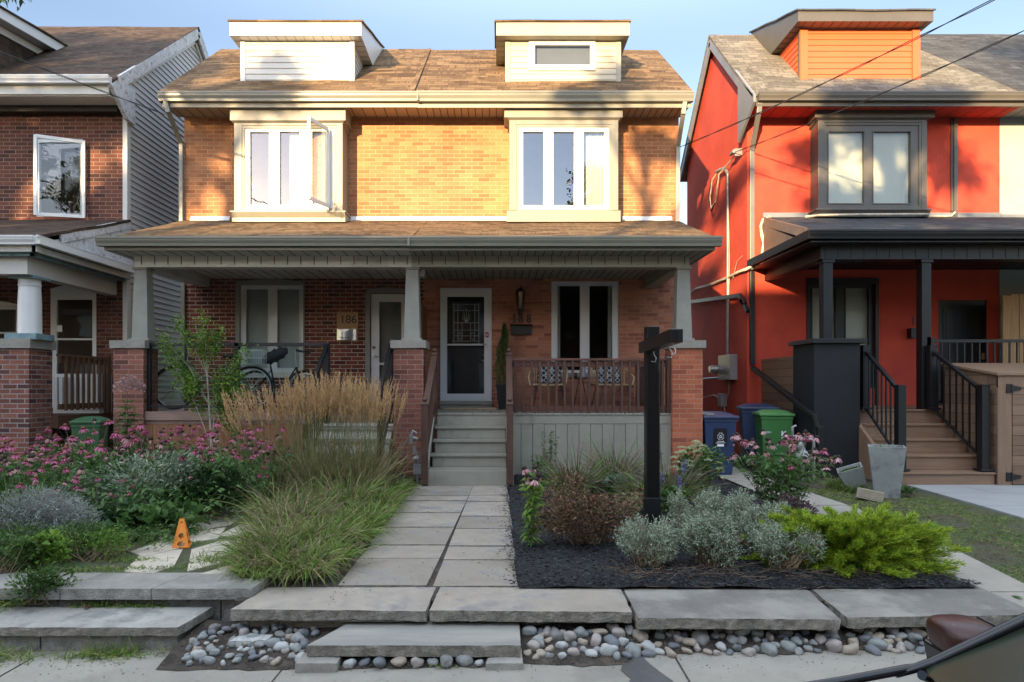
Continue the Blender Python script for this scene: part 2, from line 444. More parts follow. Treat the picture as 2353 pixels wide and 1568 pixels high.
def wood_mat(name, c1, c2, rough=.65, stretch=(1.2, 22, 22), plank=None, kind='Object', bmp=.25):
    m, nt, b = new_mat(name)
    v = coords(nt, kind, stretch); n1 = noise_f(nt, v, 2.2, 6, .65)
    col = ramp(nt, n1, [(.3, c2), (.7, c1)])
    if plank:
        uv = coords(nt, 'UV'); br = N(nt, "ShaderNodeTexBrick"); nt.links.new(uv, br.inputs["Vector"]); br.offset = .4
        br.inputs["Color1"].default_value = (.72,.72,.72,1); br.inputs["Color2"].default_value = (1.1,1.1,1.1,1); br.inputs["Mortar"].default_value = (.12,.12,.12,1)
        br.inputs["Scale"].default_value = 1; br.inputs["Mortar Size"].default_value = .004; br.inputs["Brick Width"].default_value = plank[0]; br.inputs["Row Height"].default_value = plank[1]
        col = mixc(nt, col, br.outputs["Color"], 1, 'MULTIPLY')
    nt.links.new(col, b.inputs["Base Color"]); b.inputs["Roughness"].default_value = rough
    bump(nt, b, n1, bmp, .003)
    return m

def leaf_mat(name, cols, trans=.3, rough=.55, kind='island'):
    m, nt, b = new_mat(name)
    g = N(nt, "ShaderNodeNewGeometry")
    stops = [(i/(max(1, len(cols)-1)), c) for i, c in enumerate(cols)]
    col = ramp(nt, g.outputs["Random Per Island"], stops)
    v = coords(nt); n1 = noise_f(nt, v, 7, 3)
    col = mixc(nt, col, ramp(nt, n1, [(.3, (.65,.65,.65)), (.7, (1.25,1.25,1.25))]), 1, 'MULTIPLY')
    nt.links.new(col, b.inputs["Base Color"]); b.inputs["Roughness"].default_value = rough; b.inputs["Specular IOR Level"].default_value = .3
    tr = N(nt, "ShaderNodeBsdfTranslucent"); nt.links.new(col, tr.inputs[0])
    mx = N(nt, "ShaderNodeMixShader"); mx.inputs[0].default_value = trans
    nt.links.new(b.outputs[0], mx.inputs[1]); nt.links.new(tr.outputs[0], mx.inputs[2])
    nt.links.new(mx.outputs[0], nt.nodes["Material Output"].inputs[0])
    return m

def glass_mat(name, refl=.15, tint=(.75,.8,.8), rough=0.0, fres=.45):
    m, nt, b = new_mat(name)
    nt.nodes.remove(b)
    t = N(nt, "ShaderNodeBsdfTransparent"); t.inputs[0].default_value = c4(tint)
    g = N(nt, "ShaderNodeBsdfGlossy"); g.inputs["Roughness"].default_value = rough; g.inputs[0].default_value = (.95,.97,1,1)
    lw = N(nt, "ShaderNodeLayerWeight"); lw.inputs[0].default_value = .35
    ma = N(nt, "ShaderNodeMath", operation='MULTIPLY_ADD', use_clamp=True); ma.inputs[1].default_value = fres; ma.inputs[2].default_value = refl
    nt.links.new(lw.outputs["Fresnel"], ma.inputs[0])
    # slightly uneven float glass
    v = coords(nt); nz = noise_f(nt, v, 1.5, 2)
    bp = N(nt, "ShaderNodeBump"); bp.inputs["Strength"].default_value = .05; bp.inputs["Distance"].default_value = .05; nt.links.new(nz, bp.inputs["Height"]); nt.links.new(bp.outputs[0], g.inputs["Normal"])
    mx = N(nt, "ShaderNodeMixShader"); nt.links.new(ma.outputs[0], mx.inputs[0]); nt.links.new(t.outputs[0], mx.inputs[1]); nt.links.new(g.outputs[0], mx.inputs[2])
    nt.links.new(mx.outputs[0], nt.nodes["Material Output"].inputs[0])
    return m

M = {}
M['brick_old'] = brick_mat("brick_old", (.21,.066,.040), (.15,.047,.031), (.075,.030,.024), (.50,.41,.34))
M['brick_pink'] = brick_mat("brick_pink", (.44,.185,.115), (.37,.145,.092), (.26,.10,.068), (.44,.27,.19), ms=.006)
M['brick_up'] = brick_mat("brick_up", (.41,.185,.086), (.375,.16,.073), (.32,.125,.057), (.47,.30,.18), ms=.006)
M['brick_pier'] = brick_mat("brick_pier", (.23,.092,.066), (.18,.072,.054), (.12,.052,.042), (.32,.21,.17), ms=.006, stain=(.33,.25,.215))
M['brick_bright'] = brick_mat("brick_bright", (.40,.125,.065), (.34,.10,.055), (.28,.08,.045), (.38,.22,.15), ms=.006)
M['brick_left'] = brick_mat("brick_left", (.15,.056,.036), (.11,.042,.03), (.06,.028,.024), (.24,.18,.145))
M['brick_left_pier'] = brick_mat("brick_left_pier", (.24,.095,.068), (.15,.058,.048), (.07,.04,.042), (.30,.26,.235), ms=.008)
M['shingle_brown'] = shingle_mat("shingle_brown", [(.085,.052,.031), (.135,.085,.048), (.185,.118,.066), (.235,.152,.085)])
M['shingle_dark'] = shingle_mat("shingle_dark", [(.045,.032,.027), (.065,.046,.038), (.08,.058,.046), (.10,.072,.056)], bw=.26)
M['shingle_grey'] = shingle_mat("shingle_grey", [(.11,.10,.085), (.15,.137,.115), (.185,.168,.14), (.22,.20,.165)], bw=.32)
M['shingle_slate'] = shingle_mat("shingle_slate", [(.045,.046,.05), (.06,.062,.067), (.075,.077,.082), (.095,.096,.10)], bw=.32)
M['taupe'] = surf("taupe_cladding", (.235,.222,.18), .45, .06, 1.5, 40, .05)
M['taupe_light'] = surf("pale_cladding", (.31,.295,.24), .45, .07, 1.5, 40, .05)
M['gutter_taupe'] = surf("gutter_paint", (.185,.18,.145), .32, .06, 1.5, 40, .04)
M['column'] = surf("column_paint", (.24,.235,.20), .7, .10, 4, 30, .25, dirt=(.30,.29,.26), dthr=.66)
M['cap'] = surf("cast_stone_cap", (.25,.235,.20), .85, .15, 5, 50, .6, .006)
M['white'] = surf("white_vinyl", (.62,.62,.61), .35, .04, 2, 50, .03)
M['white_side'] = surf("white_siding", (.55,.53,.49), .5, .05, 2, 50, .05)
M['cream_side'] = surf("cream_siding", (.46,.41,.31), .5, .05, 2, 50, .05)
M['panel_light'] = surf("pale_frieze", (.56,.55,.50), .5, .08, 2, 50, .05, dirt=(.34,.33,.30), dthr=.6)
M['panel_taupe'] = surf("taupe_frieze", (.27,.265,.21), .5, .08, 2, 50, .05)
M['soffit_brown'] = surf("soffit_metal", (.33,.25,.17), .5, .06, 2, 50, .04)
M['greyvinyl'] = surf("grey_siding", (.42,.405,.39), .5, .06, .8, 50, .06)
M['peel'] = surf("peeling_paint", (.50,.51,.53), .8, .12, 5, 60, .5, dirt=(.15,.13,.12), dscale=11, dthr=.58)
M['blackpaint'] = surf("black_paint", (.005,.0055,.007), .45, .3, 3, 60, .1)
M['blackmetal'] = surf("black_metal", (.004,.0045,.0055), .45, .2, 3, 60, .03)
M['blackstucco'] = surf("black_stucco", (.005,.006,.008), .75, .35, 2.5, 35, .7, .006)
M['stucco_red'] = surf("red_stucco", (.48,.055,.028), .85, .14, 1.0, 110, .8, .006, dirt=(.38,.040,.024), dscale=1.3, dthr=.56)
M['red_side'] = surf("orange_siding", (.58,.105,.035), .5, .05, 2, 50, .05)
M['stucco_pale'] = surf("pale_stucco", (.27,.31,.295), .85, .08, 1.5, 130, .45, .004)
M['greytrim'] = surf("grey_trim", (.085,.077,.066), .4, .08, 2, 50, .04)
M['bluetrim'] = surf("blue_grey_trim", (.17,.18,.20), .45, .12, 2, 50, .1)
M['galv'] = surf("galvanised", (.27,.27,.27), .4, .12, 5, 70, .1, metal=.4)
M['brown_rail'] = wood_mat("stained_rail", (.095,.042,.026), (.04,.020,.015), .5, (9, 9, 1.6))
M['rail_red'] = wood_mat("stained_rail_flat", (.14,.05,.03), (.06,.025,.018), .5, (1.5, 12, 12))
M['rail_old'] = wood_mat("old_cedar_rail", (.15,.072,.034), (.08,.038,.02), .7, (9, 9, 1.6))
M['deck_paint'] = surf("deck_paint", (.245,.235,.19), .55, .10, 3, 30, .2, .003, dirt=(.16,.15,.125), dthr=.62)
M['cedar'] = wood_mat("cedar_boards", (.30,.135,.065), (.17,.075,.038), .75, (14, 14, 1.3))
M['barn'] = wood_mat("weathered_board", (.30,.20,.155), (.19,.12,.095), .8, (1.5, 14, 14))
M['divider'] = wood_mat("divider_wood", (.20,.062,.030), (.10,.032,.018), .6, (14, 14, 1.3))
M['composite'] = wood_mat("composite_board", (.235,.145,.09), (.165,.098,.06), .6, (1.4, 16, 16), bmp=.35)
M['comp_v'] = wood_mat("composite_upright", (.235,.145,.09), (.165,.098,.06), .6, (14, 14, 1.4), bmp=.35)
M['comp_plank'] = wood_mat("composite_planks", (.235,.145,.09), (.165,.098,.06), .6, (1.4, 16, 16), plank=(6, .14), bmp=.35)
M['pine'] = wood_mat("pine_boards", (.40,.25,.11), (.28,.16,.07), .7, (12, 12, 1.2))
M['plywood'] = wood_mat("oak_plate", (.42,.25,.10), (.33,.19,.075), .6, (12, 12, 1.2), bmp=.05)
M['glass_up'] = glass_mat("upper_glass", .165)
M['glass_low'] = glass_mat("lower_glass", .02, fres=.25)
M['glass_mid'] = glass_mat("middle_glass", .05)
M['glass_rail'] = glass_mat("railing_glass", .01, (.86,.92,.90), fres=.05)
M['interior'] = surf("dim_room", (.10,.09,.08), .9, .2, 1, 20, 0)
M['blind'] = surf("blind_slat", (.62,.62,.58), .6, .03, 2, 30, 0)
M['blind_cream'] = surf("cream_blind", (.74,.70,.58), .6, .03, 2, 30, 0)
M['curtain'] = surf("curtain_cloth", (.62,.62,.60), .9, .06, 3, 90, .1)
M['steel'] = surf("brushed_steel", (.55,.56,.55), .3, .08, 3, 90, .05, metal=.9)
M['bronze'] = surf("dark_bronze", (.035,.028,.024), .4, .2, 6, 70, .1)
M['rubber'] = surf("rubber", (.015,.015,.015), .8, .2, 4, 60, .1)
M['flag'] = surf("flagstone", (.29,.25,.205), .8, .20, 2.2, 70, .35, .003, dirt=(.19,.172,.16), dscale=2.3, dthr=.55, objvar=.22)
M['flag_dark'] = surf("dark_flagstone", (.165,.152,.135), .75, .26, 2.4, 60, .4, .003, dirt=(.235,.215,.185), dscale=2.1, dthr=.55, objvar=.12)
M['rockface'] = surf("broken_stone_edge", (.21,.19,.155), .9, .4, 14, 70, .9, .012)
M['rockface2'] = surf("split_sandstone", (.30,.255,.185), .9, .22, 7, 80, .8, .01)
M['concblock'] = surf("concrete_block", (.27,.25,.22), .9, .24, 4, 110, 1.0, .008, dirt=(.17,.165,.14), dthr=.58)
M['blockface'] = surf("split_block_face", (.27,.255,.225), .95, .38, 12, 90, 1.0, .014)
M['concrete'] = surf("sidewalk_concrete", (.315,.285,.24), .9, .16, 1.6, 170, 1.0, .007, dirt=(.22,.20,.168), dscale=1.4, dthr=.60)
M['paver'] = surf("pale_paver", (.285,.285,.28), .75, .10, 1.4, 90, .25, .003)
M['asphalt'] = surf("asphalt", (.075,.073,.072), .9, .3, 3, 160, .8, .006)
M['soil'] = surf("soil", (.060,.045,.033), .95, .5, 9, 60, 1, .03, dirt=(.10,.08,.06), dscale=4)
M['mulch'] = surf("dyed_mulch", (.011,.011,.013), .75, .5, 14, 70, 1, .03)
M['lawn'] = surf("thin_lawn", (.085,.080,.040), .95, .35, 3, 60, 1, .02, dirt=(.045,.070,.022), dscale=3, dthr=.5)
M['pot'] = surf("weathered_planter", (.24,.255,.24), .7, .15, 3, 50, .3, .003, dirt=(.12,.12,.115), dscale=5, dthr=.58)
M['sandbrick'] = surf("tan_block", (.36,.31,.23), .9, .15, 5, 70, .5, .004)
M['navy'] = surf("navy_plastic", (.018,.038,.095), .38, .12, 3, 60, .08, dirt=(.04,.06,.10), dthr=.66)
M['binlid'] = surf("dusty_navy_lid", (.045,.058,.115), .42, .2, 3, 60, .08)
M['binblack'] = surf("black_plastic", (.02,.02,.022), .5, .2, 3, 60, .1)
M['bingreen'] = surf("green_plastic", (.045,.17,.045), .42, .12, 3, 60, .08)
M['bingreen_lid'] = surf("green_lid", (.08,.24,.07), .4, .1, 3, 60, .05)
M['orange'] = surf("orange_plastic", (.80,.26,.035), .45, .08, 4, 60, .05)
M['ink'] = surf("white_print", (.75,.77,.78), .5, .04, 4, 60, 0)
M['darkink'] = surf("dark_print", (.02,.02,.03), .5, .1, 4, 60, 0)
M['red_mark'] = surf("red_sticker", (.55,.03,.03), .5, .1, 4, 60, 0)
M['numeral'] = surf("dark_numeral", (.022,.013,.010), .5, .2, 8, 60, .1)
M['rattan'] = surf("rattan", (.50,.35,.19), .6, .2, 30, 90, .3)
M['teal'] = surf("old_blue_green_paint", (.17,.26,.28), .8, .2, 5, 60, .4, dirt=(.07,.09,.10), dscale=6, dthr=.58)
M['wire'] = surf("cable_sheath", (.02,.019,.02), .6, .3, 9, 60, 0)
M['cable_pale'] = surf("pale_cable_wrap", (.48,.43,.34), .6, .25, 9, 60, .3)
M['bag'] = surf("dark_fabric", (.018,.020,.024), .85, .4, 12, 90, .3)
M['bikegreen'] = surf("old_bicycle_paint", (.12,.15,.145), .3, .15, 5, 60, 0, metal=.3)
M['carpaint'] = surf("dark_red_metallic", (.060,.012,.012), .22, .25, 2, 300, 0, metal=.35, coat=1)
M['mirrorpaint'] = surf("bronze_red_metallic", (.045,.012,.009), .42, .2, 6, 300, 0, metal=.2, coat=.15, dirt=(.16,.075,.045), dscale=40, dthr=.66)
M['carblack'] = surf("car_black_trim", (.008,.008,.010), .22, .2, 3, 60, 0)
M['carglass'] = surf("car_glass", (.022,.029,.017), .25, .15, 2, 30, 0, spec=.25)  # dark green base colour stands in for trees reflected in the glass
M['bark'] = surf("bark", (.11,.085,.062), .95, .35, 8, 50, 1, .02, stretch=(1,1,.25))
M['stem_pale'] = surf("pale_bark", (.34,.32,.26), .85, .15, 12, 60, .2)
M['stem'] = surf("green_stem", (.11,.14,.055), .7, .2, 12, 60, 0)
M['stem_dry'] = surf("dry_stem", (.26,.19,.11), .8, .25, 12, 60, 0)
L_green = leaf_mat("leaf_green", [(.04,.09,.022), (.075,.15,.035), (.12,.20,.055)])
L_dark = leaf_mat("leaf_dark", [(.018,.045,.016), (.03,.07,.022), (.045,.095,.03)])
L_bright = leaf_mat("leaf_bright", [(.09,.19,.03), (.14,.26,.04), (.24,.34,.05)], .35)
L_lime = leaf_mat("juniper_gold", [(.07,.17,.018), (.18,.31,.022), (.34,.45,.03), (.52,.54,.05)], .25)
L_sage = leaf_mat("leaf_sage", [(.16,.22,.14), (.25,.31,.21), (.35,.41,.29)], .2)
L_lav = leaf_mat("leaf_lavender", [(.20,.27,.19), (.30,.39,.28), (.44,.52,.39)], .15)
L_lavblue = leaf_mat("leaf_blue_grey", [(.17,.20,.19), (.24,.28,.265), (.33,.37,.34)], .15)
L_brown = leaf_mat("leaf_bronze", [(.07,.042,.03), (.14,.078,.05), (.24,.13,.075), (.09,.10,.035)], .2)
L_burg = leaf_mat("leaf_burgundy", [(.05,.026,.032), (.085,.045,.055), (.13,.075,.085)], .2)
L_purple = leaf_mat("grass_purple", [(.06,.055,.03), (.09,.12,.04), (.15,.10,.085), (.24,.19,.15)], .2)
L_grass = leaf_mat("grass_green", [(.07,.125,.022), (.12,.20,.035), (.19,.28,.05), (.30,.27,.11)], .25)
L_grassdry = leaf_mat("grass_dry", [(.10,.14,.04), (.20,.20,.085), (.36,.28,.15), (.22,.15,.09)], .25)
L_straw = leaf_mat("grass_straw", [(.15,.10,.06), (.22,.15,.09), (.11,.075,.05)], .2)
L_reed = leaf_mat("reed_stem", [(.13,.155,.05), (.19,.19,.075), (.26,.22,.11)], .25)
L_plume = leaf_mat("reed_plume", [(.40,.24,.105), (.50,.31,.15), (.58,.38,.20)], .25)
L_pink = leaf_mat("petal_pink", [(.27,.045,.105), (.38,.075,.165), (.47,.14,.23)], .3)
L_palepink = leaf_mat("petal_pale_pink", [(.55,.24,.30), (.62,.33,.37), (.68,.43,.44)], .3)
L_fadepink = leaf_mat("petal_faded", [(.30,.13,.15), (.40,.19,.20), (.46,.27,.24)], .25)
M['cone'] = surf("flower_cone", (.15,.045,.018), .8, .5, 60, 200, .8, .004)
M['conedark'] = surf("seed_cone", (.035,.018,.012), .9, .5, 60, 200, .8, .004)
L_sedum = leaf_mat("sedum_bloom", [(.36,.44,.20), (.46,.52,.28), (.54,.58,.36)], .2)
L_joe = leaf_mat("joe_pye_bloom", [(.34,.18,.17), (.44,.26,.24), (.50,.34,.29)], .2)
L_blue = leaf_mat("salvia_bloom", [(.14,.13,.33), (.20,.18,.42)], .2)
L_cab = leaf_mat("leaf_cabbage", [(.10,.19,.13), (.15,.26,.18)], .2)
L_twig = leaf_mat("dry_twig", [(.14,.095,.06), (.22,.155,.10), (.09,.06,.045)], .05)
L_mulch = leaf_mat("mulch_chip", [(.006,.006,.008), (.013,.013,.016), (.040,.041,.047), (.020,.015,.013)], 0, .6)
L_treeleaf = leaf_mat("street_tree_leaf", [(.03,.06,.015), (.05,.09,.022), (.08,.12,.03)], .35)
M['flag_pale'] = surf("pale_flagstone", (.45,.39,.31), .85, .12, 2.5, 70, .4, .004, dirt=(.28,.25,.20), dscale=3, dthr=.58)
M['flag_blue'] = surf("bluestone", (.235,.225,.20), .75, .16, 1.0, 60, .4, .003, stretch=(.5,3.5,1), dirt=(.285,.26,.22), dscale=1.6, dthr=.55)
M['flag_step'] = surf("worn_flagstone", (.30,.285,.255), .85, .18, 3.5, 60, .7, .006, dirt=(.17,.165,.15), dscale=4, dthr=.55)
M['galvpipe'] = surf("grey_downspout", (.14,.135,.125), .4, .1, 4, 60, .05)
M['brass'] = surf("brass", (.55,.40,.15), .4, .1, 9, 60, 0, metal=.7)
M['fasciabrown'] = surf("brown_fascia", (.16,.11,.085), .5, .1, 4, 60, .1)
M['blackgloss'] = surf("glossy_black_timber", (.004,.004,.005), .30, .4, 5, 40, .5, .004, stretch=(1,1,.15), dirt=(.06,.06,.065), dscale=14, dthr=.66)
M['armwood'] = M['blackgloss']
M['grooveshade'] = surf("groove_shade", (.05,.048,.042), .9, .1, 4, 60, 0)  # dark strips painting the shadow lines of soffit and beam grooves
M['screen'] = surf("window_screen", (.20,.205,.21), .9, .05, 3, 60, 0)
# ================================================================ ground, road, walks
def sheet(name, pts, mt, kind="structure", loc=(0,0,0)):
    b = MB(); b.add(pts, [tuple(range(len(pts)))]); return b.build(name, mt, None, loc, kind=kind)
b = MB(); b.quad((-300,-300,-.46),(300,-300,-.46),(300,300,-.46),(-300,300,-.46))
b.build("ground", M['lawn'], kind="structure")
b = MB(); b.quad((-200,-7,-.39),(200,-7,-.39),(200,2.25,-.39),(-200,2.25,-.39))
b.build("road", M['asphalt'], kind="structure")
def swz(x): return -.262 + .014*max(-4, min(4, x))
b = MB()
for i in range(-40, 41):                          # the sidewalk: a slightly tilted slab with joints
    x0, x1 = i*.5, (i+1)*.5
    if x1 <= -8 or x0 >= 12: continue
    b.quad((x0,2.4,swz(x0)),(x1,2.4,swz(x1)),(x1,4.62,swz(x1)),(x0,4.62,swz(x0)))
b.box(-20, 20, 2.24, 2.40, -.46, -.262); b.box(-200,-8,2.24,4.62,-.46,-.32); b.box(12,200,2.24,4.62,-.46,-.21)
b.build("sidewalk", M['concrete'], kind="structure")
b = MB()
for (x, w) in ((-2.9,.012), (-1.28,.010), (1.04,.012), (2.6,.012), (4.2,.012)):
    b.quad((x-.02,2.42,swz(x)+.003),(x-.02+w,2.42,swz(x)+.003),(x+w+.03,4.2,swz(x)+.003),(x+.03,4.2,swz(x)+.003))
b.build("sidewalk_joint", M['soil'], kind="structure")
b = MB(); z = swz(.85)+.0045
pts = [(.74,3.6),(.98,3.6),(.975,3.75),(.93,3.88),(.895,4.0),(.875,4.13),(.80,4.17),(.735,4.12),(.745,4.0),(.715,3.9),(.75,3.78),(.70,3.68)]
b.add([(x,y,z) for x,y in pts], [tuple(range(len(pts)))]); b.build("asphalt_patch", M['asphalt'], kind="structure")
b = MB()                                           # raised yard behind the low walls
for (x0,x1,y0,z) in ((-60,-8,4.7,-.01),(-8,-1.75,4.72,-.015),(-1.75,3.42,4.55,-.055)):
    b.box(x0,x1,y0,60,-.46,z)
b.box(3.42,60,9.0,60,-.46,-.012)
n = 14                                             # the ground on the right falls to the sidewalk
for i in range(n):
    y0 = 4.4+i*(9.0-4.4)/n; y1 = 4.4+(i+1)*(9.0-4.4)/n
    f = lambda y: -.012 - .225*max(0, 1-(y-4.4)/2.6)**1.3
    b.quad((3.42,y0,f(y0)),(60,y0,f(y0)),(60,y1,f(y1)),(3.42,y1,f(y1)))
b.build("yard_ground", M['soil'], kind="structure")
def slope_z(y): return -.012 - .225*max(0, 1-(y-4.4)/2.6)**1.3 if y < 7 else -.012
b = MB()                                           # thin lawn strip
for i in range(24):
    y0 = 4.35+i*.2; y1 = y0+.2
    b.quad((4.02,y0,slope_z(y0)+.006),(5.6,y0,slope_z(y0)+.006),(5.6,y1,slope_z(y1)+.006),(4.02,y1,slope_z(y1)+.006))
b.build("lawn", M['lawn'], kind="structure")
# side walkway
b = MB(); ys = [4.3,5.05,5.95,6.9,7.85,9.0,10.2,11.4,13,15.5]
def wz(y): return slope_z(y) + .016
for i in range(len(ys)-1):
    y0, y1 = ys[i]+.008, ys[i+1]-.008; dx = random.uniform(-.02,.03)
    z0 = wz(y0)+random.uniform(0,.006); z1 = wz(y1)+random.uniform(0,.006)
    b.add([(3.40,y0,z0),(4.06+dx,y0,z0),(4.06+dx,y1,z1),(3.40,y1,z1),(3.40,y0,z0-.05),(4.06+dx,y0,z0-.05),(4.06+dx,y1,z1-.05),(3.40,y1,z1-.05)],
          [(0,1,2,3),(0,4,5,1),(1,5,6,2)])
b.build("side_walkway", M['concrete'], kind="structure")
# patio of pale pavers at the red house
b = MB()
for i in range(6):
    for j in range(5):
        y0 = 5.0+j*.92; x0 = 5.42 + i*.95 + (.3 if j % 2 else 0) - .3*(1 if i == 0 and j % 2 else 0) + (.0)
        x1 = 5.42 + (i+1)*.95 + (.3 if j % 2 else 0)
        ed = (y0-5.0)*.085 if i == 0 else 0
        z = wz(y0)+.012; z1 = wz(y0+.9)+.012
        b.add([(x0+.004-.12*(i==0)+ed,y0+.004,z),(x1-.004,y0+.004,z),(x1-.004,y0+.916,z1),(x0+.004-.12*(i==0)+ed+.078*(i==0),y0+.916,z1),
               (x0+.004-.12*(i==0)+ed,y0+.004,z-.1),(x0+.004-.12*(i==0)+ed+.078*(i==0),y0+.916,z1-.1)],[(0,1,2,3),(0,3,5,4)])
b.build("patio", M['paver'], kind="structure")
# mulch bed
b = MB(); nx, ny = 46, 60
def mz(x, y):
    e = min(1, (x-.15)/.3, (3.38-x)/.3, (y-4.75)/.25)
    return -.035 + .012*(y-4.75)/5 + .045*max(0, e) + .018*noise.noise(Vector((x*3, y*3, 0)))
vs = [(.16+(3.38-.16)*i/nx, 4.77+(10.5-4.77)*j/ny, 0) for j in range(ny+1) for i in range(nx+1)]
vs = [(x, y, mz(x, y)) for x, y, _ in vs]
b.add(vs, [(j*(nx+1)+i, j*(nx+1)+i+1, (j+1)*(nx+1)+i+1, (j+1)*(nx+1)+i) for j in range(ny) for i in range(nx)], 0, True)
b.build("mulch_bed", M['mulch'], kind="structure")
def mzv(P): return np.array([mz(p[0], p[1]) for p in P])
f = FB(); n = 15000
P = np.stack([rng.uniform(.12, 3.40, n), 4.78 + 5.7*rng.random(n)**1.5, np.zeros(n)], 1); P[:,2] = mzv(P)+.006+rng.uniform(0,.012,n)
a = rng.uniform(0, 2*PI, n); D = np.stack([np.cos(a), np.sin(a), rng.uniform(-.15,.35,n)], 1)
f.leaves(P, D, rng.uniform(.02,.06,n), rng.uniform(.006,.014,n), droop=.1)
n = 500; P = np.stack([.16-rng.exponential(.05,n), rng.uniform(4.9, 9.4, n), np.full(n,.0)], 1)
a = rng.uniform(0, 2*PI, n); D = np.stack([np.cos(a), np.sin(a), rng.uniform(0,.15,n)], 1)
P[:,2] = -.03 + .04*(P[:,1]-4.8)/4.7
f.leaves(P, D, rng.uniform(.015,.045,n), rng.uniform(.005,.012,n), droop=.05)
tag(f.build("mulch", L_mulch), "loose black shredded mulch covering the right hand garden bed", "mulch", kind="stuff")
# walk to the steps: flagstones in two columns
def pz(y): return -.045 + .045*(y-4.85)/(9.45-4.85)
def gap(y): return (-.455 + .155*(y-4.85)/4.6 - .02)       # the seam between the two columns
rows_l = [4.86,5.62,6.07,6.80,7.55,8.30,8.65,9.62]; rows_r = [4.86,5.58,6.03,6.74,7.35,8.25,8.68,9.62]
walk = thing("stone_walk", "straight flagstone walk leading up to the grey porch steps", "stone walk", (-.5, 4.85, -.045))
walk["kind"] = "structure"
for rows, side in ((rows_l, 0), (rows_r, 1)):
    for i in range(len(rows)-1):
        y0, y1 = rows[i]+.004, rows[i+1]-.004
        g0, g1 = gap(y0), gap(y1); w0 = .020*(1-min(1, max(0, (y0-4.9)/3.4)))+.003; w1 = .020*(1-min(1, max(0, (y1-4.9)/3.4)))+.003
        if side == 0: c = [(-1.13,y0),(g0-w0,y0),(g1-w1,y1),(-1.13+.02*(i%2),y1)]
        else: c = [(g0+w0,y0),(.165+.012*(i%2)-.01,y0),(.165+.012*(i%2)-.02,y1),(g1+w1,y1)]
        z = pz((y0+y1)/2) + random.uniform(-.003,.004)
        b = MB(); b.rough(c, z-.05, z, seg=.09, amp=.0035, tamp=.0015, seed=i*3+side, m=0, m2=1)
        b.build("flagstone", [M['flag'], M['rockface']], walk)
b = MB(); b.quad((-1.2,4.8,-.062),(.2,4.8,-.062),(.2,9.9,-.022),(-1.2,9.9,-.022)); b.build("joint_soil", M['soil'], walk)
# flagstone path through the left garden
path2 = thing("flagstone_path", "pale irregular flagstones winding through the left garden", "stone path", (-3.0, 5.1, 0)); path2["kind"] = "structure"
fl = [[(285,1312),(330,1268),(420,1262),(400,1300),(350,1318)], [(300,1268),(380,1240),(445,1236),(420,1258),(330,1280)],
      [(350,1232),(430,1225),(520,1212),(500,1238),(400,1252)], [(440,1262),(500,1244),(600,1236),(580,1275),(430,1312)],
      [(430,1208),(520,1182),(560,1186),(530,1206),(440,1222)], [(500,1232),(550,1206),(620,1200),(640,1222),(600,1232)],
      [(520,1176),(580,1155),(640,1160),(600,1180)], [(540,1150),(600,1130),(680,1135),(650,1150)], [(570,1202),(620,1184),(690,1180),(700,1198)],
      [(600,1124),(650,1106),(720,1108),(700,1124)], [(460,1318),(590,1280),(640,1290),(620,1320)], [(620,1240),(720,1215),(740,1240),(650,1275)]]
for i, pl in enumerate(fl):
    pts = [G(x, y, .012)[:2] for x, y in pl]; z = .012+random.uniform(-.003,.004)
    b = MB(); b.prism(pts, 'z', z-.04, z); b.build("flagstone", M['flag_pale'] if 'flag_pale' in M else M['flag'], path2, bevel=.006)
b = MB(); b.quad((-4.2,5.0,.004),(-1.4,5.0,.004),(-1.2,10.4,.006),(-3.2,10.4,.006)); b.build("joint_soil", M['lawn'], path2)

# ================================================================ low walls, steps, stones
gw = thing("garden_wall", "low retaining wall capped with large rough flagstone slabs along the sidewalk", "garden wall", (1.0, 4.3, -.26))
caps = [([(-1.70,4.36),(-.448,4.33),(-.43,4.84),(-1.62,4.84)], 'flag'),
        ([(-.425,4.33),(.855,4.30),(.88,4.80),(-.395,4.84)], 'flag'),
        ([(.875,4.20),(2.11,4.17),(2.19,4.80),(.90,4.80)], 'flag_dark'),
        ([(2.165,4.20),(3.42,4.25),(3.36,4.80),(2.22,4.80)], 'flag_dark')]
for i, (c, mt) in enumerate(caps):
    b = MB(); b.rough(c, -.115, -.047+.003*(i % 2), seg=.03, amp=.013, tamp=.003, seed=i+20, m=0, m2=1)
    b.build("coping_slab", [M[mt], M['rockface']], gw)
b = MB(); b.rough([(3.02,4.81),(3.40,4.30),(3.46,5.45),(3.16,5.60)], -.11, -.043, seg=.04, amp=.008, tamp=.003, seed=31, m2=1); b.build("coping_slab", [M['flag_dark'], M['rockface']], gw)
x = -1.62; i = 0
for w in (.20,.52,.56,.36,.50,.30,.33,.41,.42,.42,.26,.32,.42,.36):
    x1 = min(x+w, 3.36)
    b = MB(); yj = 4.47+.012*random.uniform(-1,1) - (.07 if x > .85 else 0)
    b.rough([(x+.003,yj),(x1-.003,yj),(x1-.003,yj+.16),(x+.003,yj+.16)], -.30, -.116, seg=.05, amp=.004, tamp=.001, seed=i+40)
    b.build("wall_block", M['rockface2'], gw); x = x1; i += 1
st = thing("stone_step", "single bluestone step slab resting on two grey blocks in front of the wall", "stone step", (-.3, 4.0, -.27))
b = MB(); b.rough([(-1.115,4.01),(.145,4.01),(.15,4.42),(-.94,4.42)], -.215, -.145, seg=.03, amp=.008, tamp=.0015, seed=60, m2=1); b.build("step_slab", [M['flag_blue'] if 'flag_blue' in M else M['flag_dark'], M['rockface']], st)
